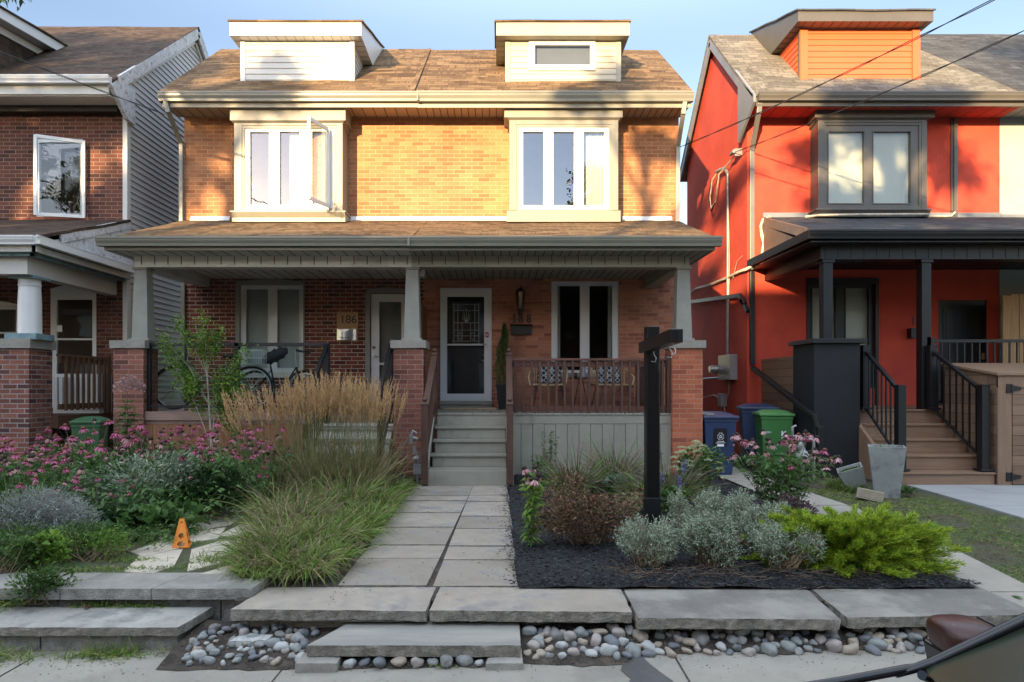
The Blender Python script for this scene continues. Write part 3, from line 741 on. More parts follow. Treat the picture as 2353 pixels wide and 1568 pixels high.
for (x0, x1) in ((-1.16,-.92),(-.06,.155)):
    b = MB(); b.rough([(x0,3.93),(x1,3.93),(x1,4.16),(x0+.03,4.16)], -.32, -.218, seg=.05, amp=.002, tamp=.001, seed=x0); b.build("support_block", M['concblock'], st, bevel=.006)
# left: two-tier block steps
bs = thing("block_steps", "two wide garden steps of grey split faced concrete blocks", "garden steps", (-3.2, 4.4, -.31))
x = -4.6
for i, x1 in enumerate((-3.72,-2.96,-2.34,-1.66)):
    sk = .10
    if i == 3: c = [(x+.003,4.62),(x1,4.62),(x1+.03,5.02),(x+.003+sk,5.02)]
    else: c = [(x+.003,4.62),(x1-.003,4.62),(x1-.003+sk,5.02),(x+.003+(sk if i else 0),5.02)]
    b = MB(); b.rough(c, -.070, .008, seg=.04, amp=.0035, tamp=.001, seed=70+i, m2=1); b.build("coping_block", [M['concblock'], M['blockface']], bs); x = x1
x = -4.6
for i in range(13):
    x1 = x+.225
    b = MB(); b.rough([(x+.003,4.70),(x1-.003,4.70),(x1-.003,4.9),(x+.003,4.9)], -.36, -.072, seg=.035, amp=.010, tamp=.001, seed=80+i); b.build("wall_block", M['blockface'], bs); x = x1
b = MB(); b.rough([(-4.6,4.26),(-1.99,4.26),(-1.94,4.66),(-4.6,4.66)], -.185, -.128, seg=.035, amp=.010, tamp=.0025, seed=99, m2=1); b.build("step_slab", [M['flag_step'] if 'flag_step' in M else M['flag'], M['rockface']], bs)
x = -4.62
for i in range(9):
    x1 = x+.289
    b = MB(); b.rough([(x+.003,4.31),(x1-.003,4.31),(x1-.003,4.6),(x+.003,4.6)], -.36, -.187, seg=.035, amp=.008, tamp=.001, seed=110+i); b.build("wall_block", M['blockface'], bs); x = x1
# soil of the pebble strip
b = MB(); nx, ny = 80, 8
vs = []
for j in range(ny+1):
    for i in range(nx+1):
        x = -2.0+(3.55+2.0)*i/nx; t = j/ny
        yf = (4.13 if x > .8 else 3.98) + .09*noise.noise(Vector((x*2.6,0,3))) + .03*noise.noise(Vector((x*11,0,5))); y = yf+(4.58-yf)*t
        x += .07*noise.noise(Vector((y*9,i,2))) if i == 0 else 0
        vs.append((x, y, swz(x)+.004+.085*t**.8+.016*noise.noise(Vector((x*6,y*6,1)))*(t > 0)))
b.add(vs, [(j*(nx+1)+i, j*(nx+1)+i+1, (j+1)*(nx+1)+i+1, (j+1)*(nx+1)+i) for j in range(ny) for i in range(nx)], 0, True)
b.build("strip_soil", M['soil'], kind="structure")

# ================================================================ building helpers
def gutter(mb, x0, x1, yf, z0, z1, m=0):
    h = z1-z0
    mb.prism([(yf+.12,z1),(yf+.12,z0),(yf+.035,z0),(yf+.03,z0+h*.25),(yf+.008,z0+h*.55),(yf+.004,z0+h*.75),(yf-.004,z0+h*.80),(yf-.004,z1),(yf+.008,z1),(yf+.02,z1-.015),(yf+.11,z1-.015)], 'x', x0, x1, m)
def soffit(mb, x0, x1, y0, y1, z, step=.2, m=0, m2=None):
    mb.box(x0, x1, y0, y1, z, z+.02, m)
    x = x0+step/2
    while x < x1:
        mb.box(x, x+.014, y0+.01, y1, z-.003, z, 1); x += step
def siding(mb, x0, x1, Y, z0, z1, pitch=.105, m=0, d=.014):
    z = z0
    while z < z1-.005:
        t = min(z+pitch, z1)
        mb.quad((x0,Y-d,z),(x1,Y-d,z),(x1,Y,t),(x0,Y,t),m); mb.quad((x0,Y,z),(x1,Y,z),(x1,Y-d,z),(x0,Y-d,z),m); z = t
def window(par, x0, x1, z0, z1, Y, panes, frame='white', glass='glass_low', name='window', fw=.04, blind=None, curtain=None, dep=.07, slat=.035, label=None, zsplit=None):
    """frame in an opening with its panes; blinds or curtains hang behind"""
    b = MB(); b.wall(x0, x1, z0, z1, Y, panes, .05); b.wall(x0, x1, z0, z1, Y-.0, [], 0) if False else None
    b.quad((x0,Y,z0),(x0,Y+dep,z0),(x0,Y+dep,z1),(x0,Y,z1)); b.quad((x1,Y,z0),(x1,Y,z1),(x1,Y+dep,z1),(x1,Y+dep,z0))
    b.quad((x0,Y,z1),(x0,Y+dep,z1),(x1,Y+dep,z1),(x1,Y,z1)); b.quad((x0,Y,z0),(x1,Y,z0),(x1,Y+dep,z0),(x0,Y+dep,z0))
    for (a, c, d, e) in panes:                      # sash moulding round each pane
        t = .016
        b.box(a-t, c+t, Y-.012, Y+.004, e, e+t); b.box(a-t, c+t, Y-.012, Y+.004, d-t, d); b.box(a-t, a, Y-.012, Y+.004, d, e); b.box(c, c+t, Y-.012, Y+.004, d, e)
    w = b.build(name, M[frame], par)
    for (a, c, d, e) in panes:
        p = MB(); p.quad((a-.004,Y+.03,d-.004),(c+.004,Y+.03,d-.004),(c+.004,Y+.03,e+.004),(a-.004,Y+.03,e+.004)); p.build("pane", M[glass], w)
    if blind:
        bl = MB(); z = z0+.03
        zt = z1-.03
        while z < zt:
            bl.quad((x0+.03,Y+.085,z),(x1-.03,Y+.085,z),(x1-.03,Y+.085+slat*.35,z+slat*.97),(x0+.03,Y+.085+slat*.35,z+slat*.97)); z += slat
        bl.box(x0+.03, x1-.03, Y+.08, Y+.12, zt, zt+.03)
        bl.build("blind", M[blind], w)
    if curtain:
        for (ca, cb) in curtain:
            cu = MB(); n = 26; vs = []
            for i in range(n+1):
                x = ca+(cb-ca)*i/n; y = Y+.13+.018*math.sin(i*1.9)+.006*math.sin(i*.7)
                vs += [(x, y, z0+.02), (x*.94+.06*(ca+cb)/2, y, z1-.02)]
            cu.add(vs, [(2*i,2*i+2,2*i+3,2*i+1) for i in range(n)], 0, True); cu.build("curtain", M['curtain'], w)
    return w
def seg_arch(mb, x0, x1, z, rise, Y, d, m=0, th=None):
    """a shallow arched head board between x0 and x1"""
    n = 12; pts = [(x0, z), (x1, z)]
    for i in range(n+1):
        t = 1-i/n; x = x0+(x1-x0)*t; pts.append((x, z+.04+rise*(1-(2*t-1)**2)))
    mb.prism(pts, 'y', Y, Y+d, m)

YW = 12.75
# ================================================================ the semi-detached brick house in the middle
H = thing("semi_detached_house", "two storey brick pair of houses with two roof dormers and a shared front porch", "house", (-1.2, YW, 0))
XL, XR, XP = -5.84, 3.42, -1.35
zs_up, zporch = 6.43, 4.40
# openings
w186 = (X(552,YW), X(697,YW), Z(856,YW), Z(655.5,YW)); d186 = (X(840,YW), X(938,YW), .98, Z(672,YW))
d188 = (X(1015,YW), X(1126.6,YW), 1.10, Z(666.5,YW)); w188 = (X(1267,YW), X(1422,YW), Z(857,YW), Z(647,YW))
YB = 12.32
bl = dict(x0=X(539,YB), x1=X(787,YB), z0=Z(486,YB), z1=Z(277,YB)); br_ = dict(x0=X(1171,YB), x1=X(1420,YB), z0=Z(484,YB), z1=Z(271,YB))
wl = (X(562,YB), X(766,YB), Z(479,YB), Z(295,YB)); wr = (X(1192,YB), X(1400,YB), Z(482,YB), Z(292,YB))
b = MB(); b.wall(XL, XP, 0, zporch, YW, [w186, d186], .16); b.build("wall", M['brick_old'], H)
b = MB(); b.wall(XP, XR, 0, zporch, YW, [d188, w188], .16); b.build("wall", M['brick_pink'], H)
b = MB(); b.wall(XL, XR, zporch, zs_up+.02, YW, [(wl[0]+.1, wl[1]-.1, wl[2], wl[3]), (wr[0]+.1, wr[1]-.1, wr[2], wr[3])], .16); b.build("wall", M['brick_up'], H)
b = MB()                                            # side and rear walls with the gables
ye, yr, yb2, ze, zr = 12.05, 14.8, 17.55, 6.594, 8.693
gp = [(YW,0),(YW,zs_up),(YW,6.9),(yr,zr-.16),(17.2,6.9),(17.2,0)]
for x in (XL, XR): b.add([(x,p[0],p[1]) for p in gp], [tuple(range(6))])
b.quad((XL,17.2,0),(XR,17.2,0),(XR,17.2,7),(XL,17.2,7)); b.build("side_wall", M['brick_left'], H)
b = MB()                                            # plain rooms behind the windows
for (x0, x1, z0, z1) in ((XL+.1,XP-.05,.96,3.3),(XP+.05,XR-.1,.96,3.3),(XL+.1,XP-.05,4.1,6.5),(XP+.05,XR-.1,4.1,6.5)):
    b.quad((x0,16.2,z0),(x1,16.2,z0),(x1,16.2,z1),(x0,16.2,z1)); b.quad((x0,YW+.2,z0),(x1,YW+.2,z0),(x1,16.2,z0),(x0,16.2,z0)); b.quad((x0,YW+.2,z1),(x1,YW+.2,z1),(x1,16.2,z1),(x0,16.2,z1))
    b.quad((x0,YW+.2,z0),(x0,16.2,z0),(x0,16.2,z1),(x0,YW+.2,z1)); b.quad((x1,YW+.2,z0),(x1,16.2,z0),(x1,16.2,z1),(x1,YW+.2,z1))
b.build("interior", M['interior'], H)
# roof
def wavy(name, x0, x1, y0, z0, y1, z1, mt, par, th=.05, nx=30, ny=8, amp=.012, seed=0, xa=0, xb=0):
    b = MB(); vs = []
    for j in range(ny+1):
        for i in range(nx+1):
            t = j/ny; x = (x0+xa*t)+((x1+xb*t)-(x0+xa*t))*i/nx; y = y0+(y1-y0)*t; z = z0+(z1-z0)*t + amp*noise.noise(Vector((x*1.3+seed, y*1.3, 0)))*(0.3 if j == 0 else 1)
            vs.append((x, y, z))
    n = (nx+1)*(ny+1)
    fs = [(j*(nx+1)+i, j*(nx+1)+i+1, (j+1)*(nx+1)+i+1, (j+1)*(nx+1)+i) for j in range(ny) for i in range(nx)]
    b.add(vs, fs, 0, False)
    lo = [(v[0], v[1], v[2]-th) for v in vs]; b.add(lo, fs)
    for j in (0, ny):
        b.add([vs[j*(nx+1)+i] for i in range(nx+1)] + [lo[j*(nx+1)+i] for i in range(nx+1)], [(i, i+1, nx+2+i, nx+1+i) for i in range(nx)])
    for i in (0, nx):
        b.add([vs[j*(nx+1)+i] for j in range(ny+1)] + [lo[j*(nx+1)+i] for j in range(ny+1)], [(j, j+1, ny+2+j, ny+1+j) for j in range(ny)])
    return b.build(name, mt, par)
wavy("roof", -5.99, -1.47, ye, ze, yr, zr+.02, M['shingle_brown'], H, seed=1, nx=40)
wavy("roof", -1.455, 3.50, ye, ze-.008, yr, zr, M['shingle_brown'], H, seed=2, nx=40)
wavy("roof", -5.99, 3.50, yb2, ze, yr, zr-.005, M['shingle_brown'], H, seed=3, nx=40)
b = MB()
b.prism([(-1.53,0),(-1.41,0),(-1.36,0),(-1.36,.012),(-1.53,.022)], 'y', 0, 0.001) if False else None
for x in (-1.475,): b.add([(x-.07,ye,ze+.012),(x+.03,ye,ze+.030),(x+.06,yr,zr+.035),(x-.01,yr,zr+.03)],[(0,1,2,3)])
b.build("roof_seam", M['shingle_brown'], H)
b = MB()                                            # fascia, soffit
b.box(XL-.12, XP-.06, 12.15, 12.17, 6.36, 6.56); b.box(XP-.06, XR+.06, 12.152, 12.172, 6.355, 6.56); b.build("fascia", M['taupe_light'], H)
b = MB(); gutter(b, -5.99, -1.385, 12.03, 6.44, 6.60); gutter(b, -1.385, 3.50, 12.025, 6.435, 6.603); b.box(-1.40,-1.372,12.018,12.15,6.43,6.607); b.build("gutter", M['gutter_taupe'], H)
b = MB(); soffit(b, XL-.1, XP, 12.17, 12.76, 6.42, .2); b.build("soffit", [M['soffit_brown'], M['grooveshade']], H)
b = MB(); soffit(b, XP+.002, XR+.06, 12.172, 12.76, 6.415, .128); b.build("soffit", [M['soffit_brown'], M['grooveshade']], H)
# downspouts
def downspout(pts, par, mt, w=.075, d=.055, name="downspout"):
    b = MB()
    for i in range(len(pts)-1): b.beam(pts[i], pts[i+1], w, d)
    for p in pts[1:-1]: b.box(p[0]-w*.52, p[0]+w*.52, p[1]-d*.55, p[1]+d*.55, p[2]-w*.45, p[2]+w*.45)
    return b.build(name, mt, par, bevel=.008)
downspout([(X(380,12.1),12.1,6.46),(X(385,12.1),12.12,6.28),(X(417,12.7),12.69,5.9),(X(417,12.7),12.69,4.35)], H, M['gutter_taupe'])
downspout([(X(1574,12.1),12.1,6.45),(X(1571,12.1),12.12,6.25),(X(1558,12.7),12.69,5.85),(X(1556,12.7),12.69,4.35)], H, M['taupe_light'])
downspout([(X(421,12.7),12.70,3.3),(X(421,12.7),12.70,1.0)], H, M['gutter_taupe'])
# dormers
def dormer(x0, x1, xo0, xo1, par, side_m, fas_m, win=None, yf=12.66, yo=12.46, zb=6.86, zt=7.80, lab=None, yrdg=14.9, zrdg=8.78, zo0=7.80, zo1=8.06, ykn=14.02, roof='shingle_brown', cornerw=.07, base=True):
    fr = MB()
    ops = [win] if win else []
    z = zb
    if win:
        siding(fr, x0, win[0], yf, zb, zt, .108); siding(fr, win[1], x1, yf, zb, zt, .108)
        siding(fr, win[0], win[1], yf, zb, win[2], .108)
        fr.quad((win[0],yf,win[3]),(win[1],yf,win[3]),(win[1],yf,zt),(win[0],yf,zt))
    else: siding(fr, x0, x1, yf, zb, zt, .108)
    for (x, s) in ((x0, -1), (x1, 1)):             # clapboard cheeks
        z = zb
        while z < zt:
            t = min(z+.108, zt)
            fr.quad((x+s*.014,yf,z),(x+s*.014,yf+1.7,z),(x,yf+1.7,t),(x,yf,t)); fr.quad((x,yf,z),(x,yf+1.7,z),(x+s*.014,yf+1.7,z),(x+s*.014,yf,z)); z = t
    d = fr.build("dormer", side_m, par)
    if lab: d["label"] = lab
    c = MB(); w = cornerw
    c.box(x0-.018, x0+w, yf-.022, yf+.05, zb-.02, zt); c.box(x1-w, x1+.018, yf-.022, yf+.05, zb-.02, zt)
    c.box(x0-.02, x0-.014, yf-.02, yf+w, zb, zt); c.box(x1+.014, x1+.02, yf-.02, yf+w, zb, zt)
    if base: c.box(x0-.05, x1+.05, yf-.035, yf+.02, zb-.01, zb+.075)
    c.build("corner_trim", fas_m, d)
    r = MB()                                        # boxed eaves: level soffit, face board, sloping verge
    r.prism([(yo,zo0),(yo,zo1),(yrdg,zrdg),(ykn+.25,zo0+.12),(ykn,zo0)], 'x', xo0, xo1)
    r.build("eaves", fas_m, d)
    s = MB(); x = xo0+.15
    while x < xo1-.05:
        s.box(x, x+.012, yo+.01, yf, zo0-.004, zo0-.001); x += .17
    y = yo+.2
    while y < ykn:
        s.box(xo0+.02, x0, y, y+.01, zo0-.006, zo0-.001); s.box(x1, xo1-.02, y, y+.01, zo0-.006, zo0-.001); y += .2
    s.build("soffit", M['soffit_brown'] if par is H else M['grooveshade'], d)
    wv = wavy("dormer_roof", xo0-.03, xo1+.03, yo-.03, zo1+.012, yrdg, zrdg+.02, M[roof], d, th=.03, nx=16, ny=5, amp=.03, seed=xo0)
    return d
dl = dormer(-4.73, -2.655, -4.88, -2.47, H, M['white_side'], M['white'], lab="white clapboard dormer without a window on the left half of the roof")
dw = (X(1215,12.64), X(1368,12.64), Z(162,12.64), Z(91,12.64))
dr = dormer(.19, 2.30, .0, 2.44, H, M['cream_side'], M['taupe_light'], win=dw, lab="cream clapboard dormer with a wide window on the right half of the roof")
window(dr, dw[0], dw[1], dw[2], dw[3], 12.63, [(X(1229,12.64), X(1356,12.64), Z(150,12.64), Z(105,12.64))], glass='glass_mid', blind='screen', slat=.02)
# bays
def bay(par, B, W, hx0, hx1, hz0, hz1, base_z, mt, yb, name="bay_window", sill=True, sx=.05, lab=None):
    b = MB(); d = YW-yb+.02
    b.wall(B['x0'], B['x1'], B['z0'], B['z1'], yb, [W], .06)
    b.quad((B['x0'],yb,B['z0']),(B['x0'],yb+d,B['z0']),(B['x0'],yb+d,B['z1']),(B['x0'],yb,B['z1'])); b.quad((B['x1'],yb,B['z0']),(B['x1'],yb+d,B['z0']),(B['x1'],yb+d,B['z1']),(B['x1'],yb,B['z1']))
    t = .045                                        # raised outer border of the cladding
    b.box(B['x0']-.004, W[0]-t, yb-.012, yb+.02, B['z0'], B['z1']) ; b.box(W[1]+t, B['x1']+.004, yb-.012, yb+.02, B['z0'], B['z1']); b.box(W[0]-t, W[1]+t, yb-.0125, yb+.02, W[3]+t, B['z1'])
    b.box(hx0, hx1, yb-.07, YW+.02, hz0, hz1); b.box(hx0-.02, hx1+.02, yb-.10, YW+.02, hz1, hz1+.035)
    b.prism([(yb-.07,hz0),(YW,hz0),(YW,hz0-.09),(yb-.005,hz0-.03)], 'x', B['x0']-.03, B['x1']+.03)
    if sill:
        b.box(B['x0']-.07, B['x1']+.07, yb-.06, YW+.02, B['z0']-.03, B['z0']); b.prism([(yb-.05,B['z0']-.03),(YW,B['z0']-.03),(YW,B['z0']-.11),(yb+.0,B['z0']-.11)], 'x', B['x0']-.04, B['x1']+.05)
    b.box(B['x0']-.05, B['x1']+.05, yb+.0, YW+.02, base_z, B['z0']-(.11 if sill else 0))
    o = b.build(name, mt, par, bevel=.004)
    if lab: o["label"] = lab
    return o
bay_l = bay(H, bl, wl, X(528,12.25), X(794,12.25), Z(277,12.25), Z(252,12.25), Z(511,12.35), M['taupe'], YB, lab="left bay window with an open casement")
bay_r = bay(H, br_, wr, X(1159,12.25), X(1431,12.25), Z(270,12.25), Z(251,12.25), Z(511,12.35), M['taupe'], YB, sill=False)
c = lambda z, Y: X(z*.3600+470.6, Y)
yl = YB+.02
lp = [(X(575,yl),X(619,yl),Z(472,yl),Z(304,yl)), (X(643,yl),X(689,yl),Z(472,yl),Z(303,yl)), (X(718,yl),X(758,yl),Z(472,yl),Z(303,yl))]
window(bay_l, wl[0], wl[1], wl[2], wl[3], yl, lp, glass='glass_up', curtain=[(X(660,yl),X(690,yl)), (X(715,yl),X(745,yl))])
rp = [(X(z0*.36+1035.3,yl),X(z1*.36+1035.3,yl),Z(472.5,yl),Z(303.5,yl)) for z0, z1 in ((462,593),(655,788),(850,980))]
window(bay_r, wr[0], wr[1], wr[2], wr[3], yl, rp, glass='glass_up', curtain=[(X(1345,yl), X(1392,yl))])
# the open casement
sash = MB(); hx, hy = X(756,12.3), 12.30; ex, ey = X(708,11.72), 11.72
z0, z1 = Z(477,12.3), Z(297,12.3); p = Vector((ex-hx, ey-hy, 0)).normalized()*.05; Hn = Vector((hx,hy,0)); E = Vector((ex,ey,0))
for (a, bb) in ((Hn, Hn+p), (E-p, E)):
    sash.beam((a+Vector((0,0,z0))+p*.5*(1 if a == Hn else 1)*0 + (bb-a)/2).to_tuple(), (a+Vector((0,0,z1)) + (bb-a)/2).to_tuple(), .05, .03)
sash.beam((Hn+Vector((0,0,z0+.02))).to_tuple(), (E+Vector((0,0,z0+.02))).to_tuple(), .03, .06); sash.beam((Hn+Vector((0,0,z1-.02))).to_tuple(), (E+Vector((0,0,z1-.02))).to_tuple(), .03, .06)
so = sash.build("open_casement", M['white'], bay_l); so["label"] = "casement sash swung open towards the street"
b = MB(); b.quad((hx,hy,z0+.04),(ex,ey,z0+.04),(ex,ey,z1-.04),(hx,hy,z1-.04)); b.build("pane", M['glass_mid'], so)
# flashing along the foot of the upper wall
for (p0, p1) in ((436,527),(800,1165),(1430,1545)):
    b = MB(); b.quad((X(p0,12.7),12.742,4.56),(X(p1,12.7),12.742,4.56),(X(p1,12.7),12.69,4.47),(X(p0,12.7),12.69,4.47)); b.build("flashing", M['white'], H)

# ---------------------------------------------------------------- porch of the brick house
pg_z = Z(549,9.95)
P1 = wavy("porch_roof", -5.87, -1.28, 9.99, pg_z-.005, YW+.02, 4.492, M['shingle_brown'], H, seed=5, nx=40)
P2 = wavy("porch_roof", -1.275, 3.31, 9.99, pg_z-.008, YW+.02, 4.487, M['shingle_brown'], H, seed=6, nx=40, xb=.11)
b = MB(); gutter(b, -5.87, -1.28, 9.95, 3.44, 3.575); gutter(b, -1.28, 3.31, 9.945, 3.437, 3.578); b.box(-1.295,-1.265,9.935,10.07,3.43,3.582); b.build("gutter", M['gutter_taupe'], H)
b = MB(); b.box(-5.80,-1.28,10.07,10.09,3.395,3.56); b.box(-1.28,3.24,10.072,10.092,3.39,3.56); b.box(-5.80,-5.77,10.09,12.75,3.395,3.50); b.box(3.22,3.24,10.09,12.75,3.39,3.50)
b.add([(-5.78,10.1,3.5),(-5.78,12.75,3.5),(-5.78,12.75,4.40)],[(0,1,2)]); b.add([(3.3,10.1,3.5),(3.3,12.75,3.5),(3.36,12.75,4.40)],[(0,1,2)]); b.build("fascia", M['gutter_taupe'], H)
b = MB(); soffit(b, -5.79, -1.30, 10.09, 12.74, 3.39, .2); b.build("soffit", [M['panel_light'], M['grooveshade']], H)
b = MB(); soffit(b, -1.299, 3.23, 10.092, 12.74, 3.388, .13); b.build("soffit", [M['panel_taupe'], M['grooveshade']], H)
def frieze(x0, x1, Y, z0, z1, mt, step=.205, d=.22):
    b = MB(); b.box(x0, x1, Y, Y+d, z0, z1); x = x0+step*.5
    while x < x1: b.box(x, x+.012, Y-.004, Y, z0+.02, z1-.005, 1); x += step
    b.box(x0-.01, x1+.01, Y-.012, Y+d+.01, z0-.018, z0+.012); return b.build("porch_beam", [mt, M['grooveshade']], H)
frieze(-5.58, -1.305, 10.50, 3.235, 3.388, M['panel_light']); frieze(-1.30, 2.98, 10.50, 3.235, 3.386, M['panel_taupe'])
b = MB()
b.box(-5.56,-5.36,10.72,12.74,3.235,3.388); y = 10.8
while y < 12.7: b.box(-5.362,-5.354,y,y+.01,3.25,3.38); y += .2
b.build("porch_beam", M['panel_light'], H)
b = MB(); b.box(2.76,2.96,10.72,12.74,3.20,3.386); b.build("porch_beam", M['blackish'] if 'blackish' in M else M['panel_taupe'], H)
def column(cx, cy=10.62, zt=3.217, zb=2.10, wt=.19, wb=.25):
    b = MB(); b.frustum(cx, cy, zb, zt-.03, wb, wb, wt, wt); b.box(cx-wt*.62, cx+wt*.62, cy-wt*.62, cy+wt*.62, zt-.03, zt); b.box(cx-wb*.62, cx+wb*.62, cy-wb*.62, cy+wb*.62, zb-.02, zb+.015)
    return b.build("porch_column", M['column'], H, bevel=.005)
def pier(x0, x1, mt, y0=10.42, y1=10.87):
    b = MB(); b.box(x0, x1, y0, y1, -.05, 1.965); p = b.build("brick_pier", mt, H, bevel=.004)
    c = MB(); c.rough([(x0-.04,y0-.04),(x1+.04,y0-.04),(x1+.04,y1+.04),(x0-.04,y1+.04)], 1.962, 2.085, seg=.06, amp=.005, tamp=.002, seed=x0); c.build("pier_cap", M['cap'], p)
for cx, x0, x1, mt in ((-5.46,-5.86,-5.40,M['brick_pier']), (-1.30,-1.575,-1.11,M['brick_pier']), (2.90,2.70,3.165,M['brick_bright'])):
    pier(x0, x1, mt); column(cx if cx != -5.46 else -5.50)
# decks
b = MB(); x = XP+.02
y0 = 10.5
x = -1.05
b.box(-1.10, 2.72, 10.52, YW, .90, .935)
while x < 3.3:
    b.box(x, x+.132, 10.485, YW-.002, .937, .963); x += .138
dk = b.build("porch_deck", M['deck_paint'], H, bevel=.002)
b = MB(); b.box(.20, 2.72, 10.50, 10.53, .80, .935); b.box(-1.08,.20,10.50,10.53,.76,.935); b.build("deck_fascia", M['deck_paint'], H, bevel=.003)
b = MB(); x = .21; k = 0
while x < 2.69:
    w = .172; b.box(x, min(x+w, 2.70), 10.505+.004*(k % 2), 10.53, -.03, .80); x += w+.007; k += 1
b.build("deck_skirt", M['deck_paint'], H)
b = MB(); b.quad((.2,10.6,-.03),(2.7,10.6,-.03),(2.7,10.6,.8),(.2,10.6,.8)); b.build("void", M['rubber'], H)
# porch 186
b = MB(); b.box(-5.42,-2.95,10.50,YW,.80,.955); b.box(-2.95,-1.55,10.85,YW,.80,.955); b.build("porch_deck", M['barn'], H)
b = MB(); b.box(X(328,10.49),X(686,10.49),10.47,10.50,Z(966,10.48),Z(946,10.48)); b.build("deck_fascia", M['barn'], H)
b = MB(); x = X(332,10.5); k = 0
while x < X(684,10.5): b.box(x, x+.118, 10.505+.003*(k % 2), 10.53, -.02, Z(966,10.5)); x += .122; k += 1
b.build("deck_skirt", M['cedar'], H)
# steps 188
SX0, SX1 = -.955, .145
for k in range(1, 5):
    z = .963-.185*k; y = 10.5-.247*k; e = .014*(k-1)
    b = MB(); b.rough([(SX0+.06-e-.02,y-.02),(SX1,y-.02),(SX1,y+.25),(SX0+.06-e-.02,y+.25)], z-.035, z, seg=.2, amp=.001, tamp=.0005, seed=k); s = b.build("step", M['deck_paint'], H, bevel=.004)
    r = MB(); r.box(SX0+.09-e-.02, SX1-.004, y+.012, y+.03, z-.187 if k < 4 else z-.223, z-.036); r.build("riser", M['deck_paint'], s)
b = MB(); b.box(-1.045,.245,9.45,9.50,-.03,.205); b.box(.10,.16,9.5,10.5,.0,.2); b.prism([(9.5,.19),(10.5,.93),(10.5,.55),(9.7,0),(9.5,0)],'x',-.99,-.95); b.prism([(9.5,.19),(10.5,.93),(10.5,.55),(9.7,0),(9.5,0)],'x',.150,.185); b.build("stair_base", M['deck_paint'], H, bevel=.004)
# brown railing, two newels and stair handrails
def newel(par, x, y, z0, z1, w=.092, ball=.036):
    b = MB(); b.box(x-w/2, x+w/2, y-w/2, y+w/2, z0, z1); b.box(x-w*.62, x+w*.62, y-w*.62, y+w*.62, z1, z1+.02)
    b.frustum(x, y, z1+.02, z1+.045, w*.9, w*.9, w*.35, w*.35); b.ell((x,y,z1+.045+ball*.8), (ball,ball,ball), 14, 10)
    return b.build("newel_post", M['brown_rail'], par, bevel=.003)
rl = MB(); xa, xb = .20, 2.70; yR = 10.56
rl.box(xa, xb, yR-.05, yR+.04, 1.775, 1.81); rl.box(xa, xb, yR-.005, yR+.03, 1.68, 1.765); rl.box(xa, xb, yR-.005, yR+.03, .985, 1.07)
R1 = rl.build("porch_railing", M['rail_red'], H, bevel=.003)
x = xa+.10
while x < xb-.03:
    b = MB(); b.box(x-.018, x+.018, yR-.045, yR-.007, .965, 1.772); b.build("baluster", M['brown_rail'], R1); x += .1265
b = MB(); b.box(2.64,2.74,10.5,10.6,.965,1.86); b.build("rail_post", M['brown_rail'], R1)
sr = MB(); sr.box(2.62,2.66,10.62,12.72,1.70,1.79); sr.box(2.62,2.66,10.62,12.72,1.0,1.08)
R2 = sr.build("side_railing", M['rail_red'], H)
y = 10.75
while y < 12.7: b = MB(); b.box(2.60,2.62,y,y+.036,.98,1.76); b.build("baluster", M['brown_rail'], R2); y += .127
nt_, nb_ = 10.52, 9.44
for (x, s) in ((X(1169.5,10.5), 1), (X(1001,10.5)-.02, -1)):
    xl = X(1171.5,nb_) if s == 1 else X(976,nb_)
    hb = MB(); hb.beam((xl,nb_+.05,1.07),(x,nt_-.04,1.83),.09,.035); hb.beam((xl,nb_+.05,.98),(x,nt_-.04,1.72),.035,.085); hb.beam((xl,nb_+.05,.40),(x,nt_-.04,1.10),.035,.085)
    hr = hb.build("stair_rail", M['brown_rail'], H, bevel=.003)
    newel(hr, x, nt_, .80, 1.86); newel(hr, xl, nb_, .02, 1.12)
    for k in range(1, 7):
        t = k/7; xx = xl+(x-xl)*t; yy = nb_+(nt_-nb_)*t; zz = .38+.72*t
        b = MB(); b.box(xx-.018, xx+.018, yy-.018, yy+.018, zz, zz+.66); b.build("baluster", M['brown_rail'], hr)
# 186: black railing with clear panels
by = 10.55
b = MB(); xa, xb = X(337,by), X(752,by)
b.box(xa, xb, by-.03, by+.03, 1.36+HC-.75-.0-.01, 1.36+HC-.75+.045) if False else b.box(xa, xb, by-.03, by+.03, Z(796,by), Z(788,by)); b.box(xa, xb, by-.02, by+.02, Z(937,by), Z(931,by)); b.box(X(465,by),X(471,by),by-.015,by+.015,.94,Z(935,by))
BR = b.build("porch_railing", M['blackmetal'], H, bevel=.003)
for (p0, p1) in ((337,347),(540,549.5),(744,753)):
    b = MB(); b.box(X(p0,by), X(p1,by), by-.03, by+.03, .95, Z(789,by)); b.build("rail_post", M['blackmetal'], BR)
for (p0, p1) in ((349,538),(551,742)):
    b = MB(); b.box(X(p0,by), X(p1,by), by-.003, by+.003, Z(929,by), Z(797,by)); b.build("glass_panel", M['glass_rail'], BR)
for (px, q) in ((752, 0), (898, 1)):
    x = X(px, by); b = MB(); yt, yb_ = by, 9.55
    b.beam((x,yt,Z(792,by)),(x+(.0 if q else .0),yb_,Z(792,by)-.72),.05,.05); b.beam((x,yt,1.05),(x,yb_,.33),.03,.03)
    b.box(x-.035,x+.035,yt-.035,yt+.035,.80,Z(789,by)); b.box(x-.035,x+.035,yb_-.035,yb_+.035,-.0,Z(792,by)-.70)
    for k in range(1, 8): t = k/8; yy = yt+(yb_-yt)*t; b.box(x-.008,x+.008,yy-.008,yy+.008,1.04-.72*t,Z(792,by)-.72*t)
    b.build("stair_rail", M['blackmetal'], H)
